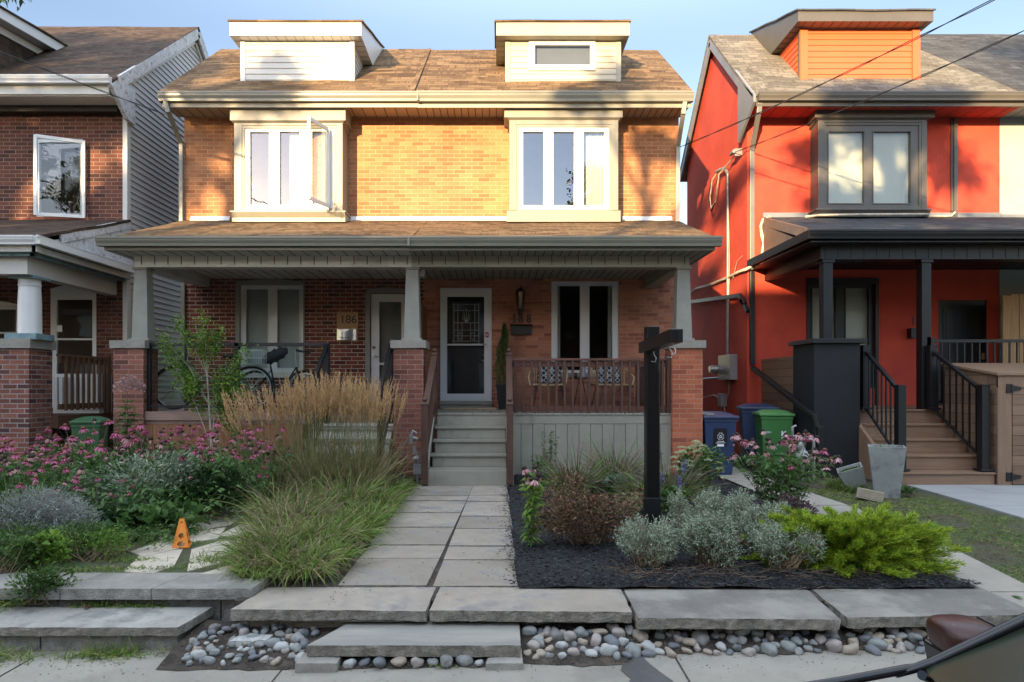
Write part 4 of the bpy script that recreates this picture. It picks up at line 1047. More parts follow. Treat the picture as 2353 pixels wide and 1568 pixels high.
for k in range(5):                                  # pale stone steps of 186
    z = .93-.185*k; y = 10.85-.27*k
    b = MB(); b.rough([(-2.93,y-.02),(-1.60,y-.02),(-1.60,y+.3),(-2.93,y+.3)], z-.05, z, seg=.12, amp=.003, tamp=.001, seed=k+5); s = b.build("step", M['cap'], H)
    r = MB(); r.box(-2.90,-1.63,y+.01,y+.25,z-.185,z-.051); r.build("riser", M['panel_light'], s)
# divider between the two porches
b = MB(); b.box(-1.33,-1.29,10.9,12.72,.96,Z(683,11)); b.build("porch_divider", M['divider'], H)
# ---- door 188
yd = YW+.03
dx0, dx1, dz0, dz1 = d188[0], d188[1], d188[2], d188[3]
b = MB(); fo = (X(1027.6,yd), X(1112.6,yd), Z(905,yd), Z(683,yd)); b.wall(dx0, dx1, dz0, dz1, YW-.02, [fo], .04)
b.box(dx0-.025, dx0, YW-.035, YW+.05, dz0, dz1+.025); b.box(dx1, dx1+.025, YW-.035, YW+.05, dz0, dz1+.025); b.box(dx0-.025, dx1+.025, YW-.036, YW+.05, dz1, dz1+.03)
b.box(fo[0], fo[1], YW-.028, YW, Z(794.5,YW), Z(790.5,YW)); b.box(dx0+.02,dx1-.02,YW-.03,YW-.02,dz0+.02,dz0+.10)
SD = b.build("storm_door", M['white'], H)
b = MB(); b.quad((fo[0],YW+.005,fo[2]),(fo[1],YW+.005,fo[2]),(fo[1],YW+.005,fo[3]),(fo[0],YW+.005,fo[3])); b.build("pane", M['glass_low'], SD)
b = MB(); xh = X(1119,YW-.03); b.box(xh-.012, xh+.012, YW-.045, YW-.02, Z(802,YW), Z(781,YW)); b.tube([(xh,YW-.045,Z(792,YW)),(xh-.01,YW-.08,Z(792,YW)),(xh-.10,YW-.08,Z(792,YW)+.005)], .009); b.build("handle", M['steel'], SD)
b = MB(); b.box(xh-.03, xh+.03, YW-.024, YW-.018, Z(776,YW), Z(764,YW)); sk = b.build("sticker", M['red_mark'], SD)
b = MB(); b.lathe([(0,0),(.02,0),(.02,.003),(0,.003)], 0, 0, 16); o = b.build("sticker_badge", M['ink'], SD)
o.location = Vector((xh, YW-.0285, Z(770,YW))) - OFF[SD]; o.rotation_euler = (rad(90), 0, 0); o.data.transform(Matrix.Translation(OFF[SD]))
# inner door: black, two raised panels, leaded glass
yi = YW+.09
b = MB(); gx0, gx1, gz0, gz1 = X(1039,yi), X(1104,yi), Z(789,yi), Z(695,yi)
b.wall(dx0+.02, dx1-.02, dz0+.01, dz1-.01, yi, [(gx0,gx1,gz0,gz1)], .03)
for (a, c_) in ((gx0, gx1),):
    b.box(a-.03,c_+.03,yi-.012,yi,gz1,gz1+.03); b.box(a-.03,c_+.03,yi-.012,yi,gz0-.03,gz0); b.box(a-.03,a,yi-.012,yi,gz0,gz1); b.box(c_,c_+.03,yi-.012,yi,gz0,gz1)
for (p0, p1) in ((1038,1061),(1082,1105)):
    q = (X(p0,yi), X(p1,yi), Z(887,yi), Z(829,yi)); b.box(q[0],q[1],yi-.008,yi,q[2],q[3]); b.box(q[0]+.03,q[1]-.03,yi-.018,yi-.007,q[2]+.03,q[3]-.03)
b.box(gx0,gx1,yi-.01,yi,gz0-.10,gz0-.045)
FD = b.build("front_door", M['blackpaint'], H, bevel=.003)
b = MB(); b.quad((gx0,yi+.02,gz0),(gx1,yi+.02,gz0),(gx1,yi+.02,gz1),(gx0,yi+.02,gz1)); M['leadglass'] = glass_mat("lead_glass", .10, (.55,.75,.55), .05); b.build("pane", M['leadglass'], FD)
b = MB(); w_ = gx1-gx0; h_ = gz1-gz0; cx = (gx0+gx1)/2; r_ = .006; yy = yi+.012
def seg(x0,z0,x1,z1,r=r_): b.tube([(gx0+w_*x0,yy,gz0+h_*z0),(gx0+w_*x1,yy,gz0+h_*z1)], r, 5)
for t in (.06,.94): seg(t,0,t,1)
for t in (.05,.95): seg(0,t,1,t)
for t in (.20,.35,.65,.80): seg(t,.05,t,.95 if t in (.2,.8) else .5)
for t in (.18,.32,.5,.80): seg(.06,t,.94,t)
for sgn in (-1,1):
    for (dx_, z_) in ((.14,.70),(.10,.78),(.16,.62)): seg(.5,.5,.5+sgn*dx_,z_,.005)
    seg(.5+sgn*.22,.08,.5+sgn*.13,.17,.005); seg(.5+sgn*.13,.17,.5+sgn*.22,.27,.005); seg(.5+sgn*.22,.27,.5+sgn*.31,.17,.005); seg(.5+sgn*.31,.17,.5+sgn*.22,.08,.005)
seg(.5,.5,.5,.85,.005)
b.build("leading", M['steel'], FD)
b = MB()
for z_ in (Z(817,yi), Z(830,yi)): b.ell((X(1109,yi), yi-.03, z_), (.025,.03,.025))
b.build("door_knob", M['steel'], FD)
b = MB(); b.box(dx0-.04, dx1+.04, YW-.10, YW+.12, 1.035, 1.098); b.box(dx0-.03,dx1+.03,YW-.07,YW+.1,.965,1.034); b.build("door_sill", M['deck_paint'], H, bevel=.004)
b = MB(); seg_arch(b, dx0-.06, dx1+.06, dz1+.02, .07, YW-.012, .05); b.build("arch_head", M['brick_pink'], H)
# ---- window 188
pn = [(X(1281,YW),X(1333,YW),Z(851,YW),Z(657,YW)), (X(1354.6,YW),X(1407,YW),Z(851,YW),Z(657,YW))]
W1 = window(H, *w188, YW+.02, pn, glass='glass_low', curtain=[(X(1270,YW),X(1289,YW)), (X(1399,YW),X(1419,YW))])
b = MB(); b.box(w188[0]-.06, w188[1]+.06, YW-.06, YW+.08, w188[2]-.08, w188[2]-.002); b.build("sill", M['cap'], W1)
# ---- window 186
pn = [(X(564.7,YW),X(614.7,YW),Z(846,YW),Z(665,YW)), (X(636.6,YW),X(687.4,YW),Z(846,YW),Z(665,YW))]
W2 = window(H, *w186, YW+.02, pn, glass='glass_low', blind='blind')
b = MB(); b.box(w186[0]-.08, w186[0]-.002, YW-.03, YW+.05, w186[2], w186[3]); b.box(w186[1]+.002, w186[1]+.03, YW-.03, YW+.05, w186[2], w186[3]); seg_arch(b, w186[0]-.08, w186[1]+.03, w186[3]+.002, .07, YW-.03, .06); b.build("surround", M['column'], W2)
b = MB(); b.box(w186[0]-.1, w186[1]+.06, YW-.08, YW+.08, w186[2]-.10, w186[2]-.002); b.build("sill", M['panel_light'], W2)
# ---- door 186
b = MB(); b.box(d186[0]-.0, X(851,YW), YW-.03, YW+.08, .96, d186[3]); b.box(X(936,YW), d186[1], YW-.03, YW+.08, .96, d186[3]); seg_arch(b, d186[0], d186[1], d186[3]-.02, .07, YW-.03, .08)
DS = b.build("door_surround", M['column'], H)
q = (X(852,YW), X(935,YW), .98, d186[3]-.03); g = (X(871,YW), X(922,YW), Z(900,YW), Z(694,YW))
b = MB(); b.wall(q[0], q[1], q[2], q[3], YW+.02, [g], .04); b.box(g[0],g[1],YW+.01,YW+.03,Z(839,YW),Z(834,YW)); D6 = b.build("storm_door", M['white'], H)
b = MB(); b.quad((g[0],YW+.04,g[2]),(g[1],YW+.04,g[2]),(g[1],YW+.04,g[3]),(g[0],YW+.04,g[3])); b.build("pane", M['glass_mid'], D6)
b = MB(); b.quad((g[0]-.05,YW+.12,g[2]),(g[1]+.05,YW+.12,g[2]),(g[1]+.05,YW+.12,g[3]),(g[0]-.05,YW+.12,g[3])); b.build("inner_door", M['column'], D6)
b = MB(); xk = X(859,YW); b.lathe([(0,0),(.028,0),(.028,.01),(0,.02)], 0, 0, 14); o = b.build("lock", M['steel'], D6); o.data.transform(Matrix.Translation(OFF[D6])); o.location = Vector((xk,YW+.02,Z(799,YW)))-OFF[D6]; o.rotation_euler = (rad(90),0,0)
b = MB(); b.box(xk-.022,xk+.022,YW-.0,YW+.018,Z(822,YW),Z(812,YW)); b.tube([(xk,YW,Z(817,YW)),(xk,YW-.04,Z(817,YW)),(xk+.11,YW-.04,Z(819,YW))], .009); b.build("handle", M['steel'], D6)
# electrics and plumbing fixed to the brick house
b = MB(); xx = X(969,11.1); zz = Z(628,11.1); b.box(xx-.05, xx+.05, 11.0, 11.1, zz+.02, zz+.08); b.ell((xx+.02,10.98,zz), (.05,.07,.045)); b.lathe([(.035,0),(.035,.1)], xx+.03, 10.93, 12, cz=zz-.08); b.build("security_camera", M['white'], H)
gm = MB(); gx, gy = X(953,9.75), 9.75
for (dx_, z0, z1, r) in ((-.05,.55,.68,.035),(.0,.40,.52,.03)): gm.tube([(gx+dx_,gy,z0),(gx+dx_,gy,z1)], r, 12)
gm.tube([(gx-.05,gy,.66),(gx-.02,gy,.74),(gx+.03,gy,.70)], .022); gm.tube([(gx-.08,gy,.66),(gx+.04,gy,.62)], .028); gm.tube([(gx,gy,.5),(gx+.04,gy,.35),(gx+.04,gy,-.02)], .018); gm.ell((gx+.02,gy-.02,.34), (.05,.04,.04)); gm.box(gx-.02,gx+.12,gy-.03,gy+.07,.12,.26); gm.tube([(gx+.1,gy,.2),(gx+.1,gy,-.02)], .014)
tag(gm.build("gas_meter", M['galv'], None, (gx,gy,0)), "small grey gas meter and pipes at the foot of the centre brick pier", "gas meter")
# ================================================================ the brick house at the left edge
LX = X(290, YW)          # its right corner
LH = thing("brick_house", "dark brick house with grey siding on its flank and a white round porch column", "house", (-9, YW, 0))
lw = (X(81,YW), X(190,YW), Z(498,YW), Z(318,YW)); ld = (X(117,YW), X(222,YW), .98, Z(668,YW)); lw2 = (X(-75,YW), X(42,YW), Z(770,YW), Z(697,YW)-.0)
b = MB(); b.wall(-16, LX, 0, 7.0, YW, [lw, ld, (X(-75,YW), X(42,YW), Z(840,YW), Z(705,YW))], .14); b.build("wall", M['brick_left'], LH)
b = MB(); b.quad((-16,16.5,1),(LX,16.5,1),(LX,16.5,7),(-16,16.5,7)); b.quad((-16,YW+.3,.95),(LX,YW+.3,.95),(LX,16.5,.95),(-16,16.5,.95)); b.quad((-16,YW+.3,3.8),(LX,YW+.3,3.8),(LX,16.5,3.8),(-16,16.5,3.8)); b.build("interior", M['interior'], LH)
lyr, lzr = 15.6, 9.62
b = MB()                                             # vinyl siding on the flank, with the gable
z = 0.0
while z < lzr-.1:
    t = z+.115
    def yb(zz): return (YW if zz < 7.2 else YW + (zz-7.2)/.80), (18.6 if zz < 7.2 else 18.45-(zz-7.2)/.80)
    a0, b0 = yb(z); a1, b1 = yb(t)
    if b1 <= a1: break
    b.quad((LX+.018,a0,z),(LX+.018,b0,z),(LX,b1,t),(LX,a1,t)); b.quad((LX-.01,a0,z),(LX-.01,b0,z),(LX+.018,b0,z),(LX+.018,a0,z)); z = t
b.build("side_wall", M['greyvinyl'], LH)
b = MB(); b.box(LX-.05, LX+.035, YW-.03, YW+.09, 0, 7.1); b.beam((LX+.03,12.80,7.13),(LX+.03,15.6,9.33),.03,.15); b.beam((LX+.03,15.6,9.33),(LX+.03,18.3,7.2),.03,.15); b.build("corner_trim", M['white_side'], LH)
wavy("roof", -18, LX+.12, 12.1, 6.83, lyr, lzr, M['shingle_dark'], LH, nx=40, amp=.02, seed=9)
wavy("roof", -18, LX+.12, 19.1, 6.83, lyr, lzr-.01, M['shingle_dark'], LH, nx=40, amp=.02, seed=10)
b = MB(); b.beam((LX+.10,12.3,6.86),(LX+.10,15.58,9.46),.05,.20); b.beam((LX+.10,15.6,9.46),(LX+.10,18.9,6.86),.05,.20)
b.prism([(12.05,6.72),(12.3,6.95),(12.85,6.95),(12.85,6.30),(12.6,6.32)], 'x', LX+.045, LX+.12); b.build("bargeboard", M['peel'], LH)
b = MB(); gutter(b, -18, X(250,12.0), 11.98, 6.74, 6.87); b.build("gutter", M['white'], LH)
b = MB(); b.box(-18, LX+.03, 12.12, 12.16, 6.58, 6.82); b.box(-18, LX+.04, 12.16, 12.76, 6.56, 6.58); b.build("fascia", M['peel_w'] if 'peel_w' in M else M['panel_light'], LH)
b = MB(); b.box(-18, LX-.06, 12.55, 12.76, 6.45, 6.56); b.build("cornice", M['blackpaint'], LH)
# roof gable at the far left
ex, wx = -8.93, -9.20                               # side of a roof dormer mostly outside the frame
b = MB(); b.beam((ex,11.75,8.03),(ex,14.2,8.33),.05,.18); b.box(-16,ex,11.72,11.77,7.94,8.13); ga = b.build("eaves", M['white'], LH)
b = MB(); b.add([(ex,11.77,7.95),(ex,14.05,8.22),(wx,14.05,8.22),(wx,11.77,7.95)], [(0,1,2,3)]); b.box(-16,wx,11.77,12.25,7.94,7.96); b.build("soffit", M['greyvinyl'], LH)
b = MB(); b.beam((wx+.03,12.2,7.92),(wx+.03,13.9,8.12),.04,.13); b.build("frieze", M['white'], LH)
b = MB(); b.add([(wx,12.25,6.85),(wx,14.1,8.25),(wx,12.25,8.02)], [(0,1,2)]); b.quad((-16,12.25,6.85),(wx,12.25,6.85),(wx,12.25,8.0),(-16,12.25,8.0)); b.build("dormer_wall", M['shingle_dark'], LH)
wavy("dormer_roof", -16, ex+.06, 11.70, 8.15, 14.4, 8.48, M['shingle_dark'], LH, th=.03, nx=16, ny=5, amp=.02, seed=44)
# upper window with an open sash, brick sill
Wl = window(LH, *lw, YW+.03, [(lw[0]+.06, lw[1]-.06, lw[2]+.07, lw[3]-.07)], glass='glass_mid', frame='white')
b = MB(); seg_arch(b, lw[0], lw[1], lw[3]-.002, .05, YW+.01, .04); b.build("arch_head", M['white'], Wl)
sx0, sx1 = X(80,12.4), X(189,12.62); b = MB()
pa, pb = Vector((sx0,12.42,0)), Vector((sx1,12.66,0)); z0, z1 = Z(497,12.5), Z(309,12.4)
b.beam((pa.x,pa.y,z0),(pa.x,pa.y,z1),.06,.03); b.beam((pb.x,pb.y,z0+.0),(pb.x,pb.y,z1-.02),.06,.03); b.beam((pa.x,pa.y,z0+.02),(pb.x,pb.y,z0+.03),.03,.06); b.beam((pa.x,pa.y,z1-.02),(pb.x,pb.y,z1-.05),.03,.06)
so = b.build("open_sash", M['white'], Wl); b = MB(); b.quad((pa.x,pa.y,z0),(pb.x,pb.y,z0),(pb.x,pb.y,z1-.04),(pa.x,pa.y,z1-.02)); b.build("pane", M['glass_mid'], so)
b = MB(); b.box(X(65,YW), X(207,YW), YW-.06, YW+.03, Z(513,YW), Z(500,YW)); b.build("sill", M['brick_bright'], Wl)
# porch
PX, PY, PZ = -6.80, 10.09, 3.60
wavy("porch_roof", -16, PX+.06, PY, PZ+.02, YW, 4.50, M['shingle_dark'], LH, nx=30, amp=.02, seed=12, xa=0, xb=-.1)
b = MB(); gutter(b, -16, PX, PY-.1, PZ-.13, PZ)
b.beam((PX+.02,PY-.06,PZ-.06),(PX+.02,YW,PZ-.06),.11,.12); b.beam((PX+.06,PY-.1,PZ-.01),(PX+.06,YW,PZ-.01),.03,.03); b.build("gutter", M['white'], LH)
b = MB(); b.box(-16, PX-.02, PY+.02, PY+.10, PZ-.22, PZ-.13); b.box(PX-.10, PX-.04, PY+.02, YW, PZ-.22, PZ-.13); b.build("fascia", M['panel_light'], LH)
b = MB(); b.box(-16, PX-.14, PY+.10, PY+.14, PZ-.27, PZ-.20); b.box(PX-.18, PX-.14, PY+.10, YW, PZ-.27, PZ-.20); b.build("cornice", M['teal'], LH)
b = MB(); b.box(-16, PX-.3, PY+.22, PY+.45, 3.08, 3.40); b.box(PX-.52, PX-.3, PY+.45, YW-.01, 3.08, 3.40); b.build("porch_beam", M['white_side'], LH)
b = MB(); b.box(-16, PX-.05, PY+.1, YW, 3.40, 3.42); b.build("porch_ceiling", M['panel_light'], LH)
b = MB(); b.beam((PX+.02,PY+.5,PZ+.09),(PX-.06,YW-.05,4.40),.03,.16); b.add([(PX+.0,PY+.3,PZ),(PX+.0,YW,PZ),(PX-.06,YW,4.36)],[(0,1,2)]); b.build("bargeboard", M['peel'], LH)
# column, pier
cx, cy = X(68.5,10.62), 10.62
b = MB(); b.lathe([(.165,0),(.165,.02),(.160,.5),(.150,.72),(.148,.74),(.158,.75),(.158,.765),(.150,.775),(.150,.90),(.158,.91),(.158,1.02)], cx, cy, 32, cz=Z(767,10.5)); col = b.build("porch_column", M['white'], LH)
b = MB(); b.box(cx-.24,cx+.24,cy-.22,cy+.22,Z(780,10.4),Z(766,10.4)); b.build("column_base", M['teal'], col); b = MB(); b.box(cx-.20,cx+.20,cy-.19,cy+.19,3.04,3.08); b.build("column_cap", M['teal'], col)
b = MB(); px1 = X(66.5,10.4); b.box(px1-1.2, px1, 10.4, 10.95, -.05, 1.96); pr = b.build("brick_pier", M['brick_left_pier'], LH, bevel=.004)
b = MB(); b.rough([(px1-1.24,10.36),(px1+.04,10.36),(px1+.04,10.99),(px1-1.24,10.99)], 1.96, Z(778,10.4), seg=.07, amp=.005, seed=33); b.build("pier_cap", M['cap'], pr)
b = MB(); b.box(-16,-7.05,10.95,YW,.70,.90); b.build("porch_deck", M['rail_old'], LH)
rx = -7.05; b = MB(); b.box(rx-.05, rx+.05, 10.98, 12.35, 1.86, 1.90); b.box(rx-.02,rx+.02,10.98,12.35,1.76,1.85); b.box(rx-.02,rx+.02,10.98,12.35,1.0,1.09); R3 = b.build("porch_railing", M['rail_old'], LH)
y = 11.08
while y < 12.25: b = MB(); b.box(rx+.02, rx+.05, y, y+.045, .98, 1.86); b.build("baluster", M['rail_old'], R3); y += .155
b = MB(); b.box(rx-.06,rx+.06,12.25,12.37,.9,1.92); b.build("rail_post", M['rail_old'], R3)
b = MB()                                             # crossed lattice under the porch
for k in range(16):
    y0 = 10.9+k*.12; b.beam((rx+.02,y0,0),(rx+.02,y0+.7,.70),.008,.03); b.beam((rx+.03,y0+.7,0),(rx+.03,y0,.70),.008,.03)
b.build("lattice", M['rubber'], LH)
b = MB(); b.box(X(125,12.0),X(226,12.0),11.9,12.4,.98,Z(866,12)); x = X(125,12)
wg = MB(); wg.box(X(122,12.1),X(228,12.1),12.1,12.5,.9,1.60); 
for k in range(9): wg.box(X(124+k*12,12.05),X(131+k*12,12.05),12.05,12.1,.98,1.54)
tag(wg.build("air_conditioner", M['white'], None, (X(175,12.3),12.3,.9)), "white slatted unit standing behind the old brown railing", "air conditioner")
# left porch doors
b = MB(); g = (X(131,YW), X(213,YW), 1.25, Z(689,YW)); b.wall(ld[0], ld[1], ld[2], ld[3], YW-.01, [g], .05); seg_arch(b, ld[0], ld[1], ld[3]-.01, .07, YW-.02, .06); b.box(g[0],g[1],YW-.02,YW+.03,Z(782,YW),Z(778,YW)); D3 = b.build("storm_door", M['white'], LH)
b = MB(); b.quad((g[0],YW+.02,g[2]),(g[1],YW+.02,g[2]),(g[1],YW+.02,g[3]),(g[0],YW+.02,g[3])); b.build("pane", M['glass_mid'], D3)
b = MB(); b.box(X(132,YW),X(144,YW),YW-.016,YW-.012,Z(763,YW),Z(748,YW)); b.build("sticker", M['ink'], D3)
q = (X(-75,YW), X(42,YW), Z(840,YW), Z(705,YW))
W9 = window(LH, *q, YW+.02, [(q[0]+.05,q[1]-.05,q[2]+.05,Z(765,YW)-.015),(q[0]+.05,q[1]-.05,Z(765,YW)+.015,q[3]-.05)], glass='glass_low')
b = MB(); seg_arch(b, q[0], q[1], q[3]+.002, .06, YW-.02, .06); b.build("arch_head", M['white'], W9)

# ================================================================ the red house
RX = 4.70
RH = thing("red_house", "vivid red stucco house with grey roof, black porch and taupe bay window", "house", (8, YW, 0))
YR = 12.44
rw = (X(1898,YR), X(2112,YR), Z(474,YR), Z(288,YR))
rw1 = (X(1858,YW), X(2010,YW), 1.35, Z(652,YW)); rd = (X(2156,YW), X(2270,YW), 1.02, Z(690,YW))
XE = X(2296,YW)
b = MB(); b.wall(RX, XE, 0, 6.42, YW, [rw1, (rw[0]+.1,rw[1]-.1,rw[2],rw[3]), rd], .14); b.build("wall", M['stucco_red'], RH)
b = MB(); b.quad((XE,YW-.008,0),(18,YW-.008,0),(18,YW-.008,6.42),(XE,YW-.008,6.42)); b.build("wall", M['stucco_pale'], RH)
ryr, rzr = 14.6, 8.92
b = MB(); ge = 16.9
b.add([(RX,YW,-.1),(RX,YW,6.70),(RX,ryr,rzr-.10),(RX,16.75,6.80),(RX,16.75,-.1)], [(0,1,2,3,4)])
b.quad((RX,16.75,0),(18,16.75,0),(18,16.75,6.8),(RX,16.75,6.8)); b.build("side_wall", M['stucco_red'], RH)
b = MB()
for (z0, z1) in ((1.0,3.6),(4.0,6.5)):
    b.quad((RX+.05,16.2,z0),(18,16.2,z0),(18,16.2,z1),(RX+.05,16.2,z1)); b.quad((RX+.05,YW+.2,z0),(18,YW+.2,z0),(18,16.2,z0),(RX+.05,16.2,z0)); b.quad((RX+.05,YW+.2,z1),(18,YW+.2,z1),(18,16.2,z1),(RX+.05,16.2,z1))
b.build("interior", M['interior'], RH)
rye, rze = 12.1, 6.56
xs = RX-.14
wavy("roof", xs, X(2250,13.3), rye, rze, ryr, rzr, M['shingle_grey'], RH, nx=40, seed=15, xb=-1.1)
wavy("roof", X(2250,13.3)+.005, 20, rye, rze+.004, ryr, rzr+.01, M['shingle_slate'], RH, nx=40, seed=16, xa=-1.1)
wavy("roof", xs, 20, 17.1, rze, ryr, rzr-.01, M['shingle_grey'], RH, nx=40, seed=17)
b = MB(); b.beam((xs+.03,rye+.1,rze-.02),(xs+.03,ryr,rzr-.16),.04,.19); b.beam((xs+.03,ryr,rzr-.16),(xs+.03,17.0,rze-.03),.04,.19)
b.prism([(12.06,6.42),(12.06,6.56),(12.85,7.16),(12.85,5.98)], 'x', xs, xs+.045); b.build("bargeboard", M['bluetrim'], RH)
b = MB(); gutter(b, xs+.08, 20, 11.98, 6.43, 6.575); b.build("gutter", M['greytrim'], RH)
b = MB(); b.box(xs+.06, 20, 12.10, 12.14, 6.36, 6.54); b.build("fascia", M['greytrim'], RH)
b = MB(); soffit(b, xs+.04, XE, 12.14, 12.76, 6.40, .3); b.build("soffit", [M['stucco_red'], M['grooveshade']], RH)
b = MB(); soffit(b, XE+.001, 20, 12.14, 12.76, 6.40, .3); b.build("soffit", [M['bluetrim'], M['grooveshade']], RH)
rdm = dormer(5.69, 7.86, 5.51, 7.98, RH, M['red_side'], M['greytrim'], yf=12.70, yo=12.42, zb=6.98, zt=8.05, yrdg=14.75, zrdg=9.05, zo0=8.04, zo1=8.24, ykn=13.72, roof='shingle_slate', cornerw=.10, base=False, lab="orange clapboard dormer under a grey roof")
b = MB(); c = (5.69, 7.86)
b.box(c[0]-.03, c[0]+.11, 12.66, 12.72, 6.96, 8.03); b.build("corner_board", M['red_side'], rdm); b = MB(); b.box(c[1]-.11, c[1]+.03, 12.66, 12.72, 6.96, 8.03); b.build("corner_board", M['red_side'], rdm)
b = MB(); b.box(5.45, 7.9, 12.6, 12.69, 6.90, 6.985); b.build("flashing", M['bluetrim'], rdm)
# bay
rB = dict(x0=X(1880,YR), x1=X(2129,YR), z0=Z(481,YR), z1=Z(272,YR))
rb = bay(RH, rB, rw, X(1874,12.37), X(2149,12.37), Z(270,12.37), Z(252,12.37), Z(497,12.4), M['greytrim'], YR, sill=True)
window(rb, rw[0], rw[1], rw[2], rw[3], YR+.02, [(X(z0*.3962+1543.5,YR),X(z1*.3962+1543.5,YR),Z(467,YR),Z(302,YR)) for z0, z1 in ((912,1118),(1172,1388))], frame='greytrim', glass='glass_blind' if 'glass_blind' in M else 'glass_mid', blind='blind_cream', slat=.018)
# flashing, conduit, downspouts
b = MB(); b.box(X(1754,12.7),XE,12.70,12.745,Z(502,12.7),Z(489,12.7)); b.build("flashing", M['bluetrim'], RH); b = MB(); b.box(XE,18,12.69,12.735,Z(504,12.7),Z(493,12.7)); b.build("flashing", M['bluetrim'], RH)
b = MB(); yq = 12.2; b.tube([(X(1850,yq),yq,Z(499,yq)),(X(1880,yq),yq-.04,Z(496,yq)),(X(2000,yq),yq-.1,Z(496.5,yq)),(X(2130,yq),yq-.04,Z(494,yq)),(X(2135,yq),12.6,Z(499,12.6)),(X(2185,12.6),12.6,Z(497,12.6)),(X(2195,12.6),12.6,Z(488,12.6))], .022, 8); b.build("cable_bundle", M['cable_pale'], RH)
b = MB(); b.box(X(2192,12.7),X(2200,12.7),12.69,12.75,4.4,6.38); b.box(X(2186,12.72),X(2192,12.72),12.72,12.75,4.4,6.38); b.build("party_strip", M['greytrim'], RH)
downspout([(X(1748,12.1),12.12,6.46),(X(1746,12.1),12.14,6.28),(X(1727,12.7),12.68,5.80),(X(1727,12.7),12.68,3.55)], RH, M['galvpipe'] if 'galvpipe' in M else M['greytrim'], w=.085)
downspout([(X(1728,12.66),12.66,3.52),(X(1729,12.66),12.66,Z(838,12.66))], RH, M['blackmetal'], w=.085, d=.07)
downspout([(X(1731,12.6),12.62,Z(846,12.6)),(X(1871,10.18),10.16,Z(957,10.2)),(X(1883,10.12),10.12,Z(985,10.1)),(X(1886,10.1),10.12,.05)], RH, M['blackmetal'], w=.085, d=.07)
yb_ = YW+.6
b = MB(); xw = RX-.05
def SW(px, py): Y = xw*FP/(px-VX); return (xw, Y, Z(py, Y))
b.beam(SW(1581,695), SW(1700,679), .055, .075); b.beam(SW(1700,679), SW(1712,700), .06, .08); b.beam(SW(1704,686),SW(1718,716),.06,.07); b.build("drain_pipe", M['blackmetal'], RH)
b = MB(); b.tube([SW(1672,820), SW(1672,400)], .026, 10); b.tube([SW(1672,400), (xw-.02,SW(1668,388)[1],SW(1668,386)[2]), (xw-.08,SW(1655,392)[1],SW(1660,390)[2])], .034, 10)
b.tube([SW(1655,868), SW(1600,872)], .022, 8); b.build("conduit", M['galv'], RH)
b = MB(); p = SW(1675,846); yy0 = SW(1689,846)[1]; yy1 = SW(1661,846)[1]
b.box(xw-.10, RX, yy0, yy1, p[2]-.24, p[2]+.26)
b.build("meter_box", M['galv'], RH, bevel=.008)
b = MB(); q = SW(1660,849); b.tube([(xw-.1,q[1]+.05,q[2]),(xw-.21,q[1]+.05,q[2])], .085, 20); b.tube([(xw-.21,q[1]+.05,q[2]),(xw-.25,q[1]+.05,q[2])], .07, 20); b.build("electric_meter", M['steel'], RH)
b = MB(); p = SW(1660,918); b.box(xw-.07, RX, p[1]-.13, p[1]+.10, p[2]-.14, p[2]+.12); b.build("junction_box", M['galv'], RH, bevel=.006)
b = MB()
b.tube([SW(1672,820), SW(1676,600), SW(1673,450)], .008, 5); b.tube([SW(1616,914), SW(1640,908), SW(1652,914)], .012, 5); b.tube([SW(1658,930), SW(1657,950), SW(1662,958)], .008, 5); b.tube([SW(1664,930), SW(1667,955), SW(1660,957)], .008, 5); b.tube([SW(1676,875),SW(1674,905),SW(1668,925)],.008,5)
b.tube([SW(1684,640), SW(1694,600), SW(1706,588)], .006, 5); b.build("loose_cable", M['cable_pale'], RH)
b = MB(); pp = [SW(1582,676), SW(1600,664), SW(1630,655), SW(1668,640), SW(1690,628), SW(1716,618)] + [(X(px,12.66),12.66,Z(py,12.66)) for px, py in ((1738,606),(1750,585),(1754,560),(1750,540),(1748,520),(1752,506),(1770,499))]
for k in range(3): b.tube([(p[0]+.012*math.cos(k*2.1+i), p[1]-.012*k, p[2]+.02*math.sin(k*2.1+i*1.3)) for i, p in enumerate(pp)], .016, 6)
b.build("cable_bundle", M['cable_pale'], RH)
# service head loop and insulator
b = MB(); q = SW(1660,388)
for k in range(3): b.tube([(q[0]-.05,q[1]+.02*k,q[2]),(q[0]-.10,q[1]+.35+.03*k,q[2]-.12),(q[0]-.10,q[1]+.50+.04*k,q[2]-.45),(q[0]-.10,q[1]+.40,q[2]-.72-.03*k),(q[0]-.08,q[1]+.2,q[2]-.62),(q[0]-.06,q[1]+.02,q[2]-.1),(xw-.06,SW(1697,352)[1],SW(1697,356)[2])], .012+.004*(k == 0), 6, m=k > 0)
b.build("service_loop", [M['cable_pale'], M['wire']], RH)
b = MB(); q = SW(1698,351); b.box(q[0]-.09, RX, q[1]-.03, q[1]+.03, q[2]-.07, q[2]+.07); b.tube([(q[0]-.12,q[1]-.08,q[2]),(q[0]-.12,q[1]+.10,q[2])], .035, 10); b.build("insulator", M['galv'], RH)
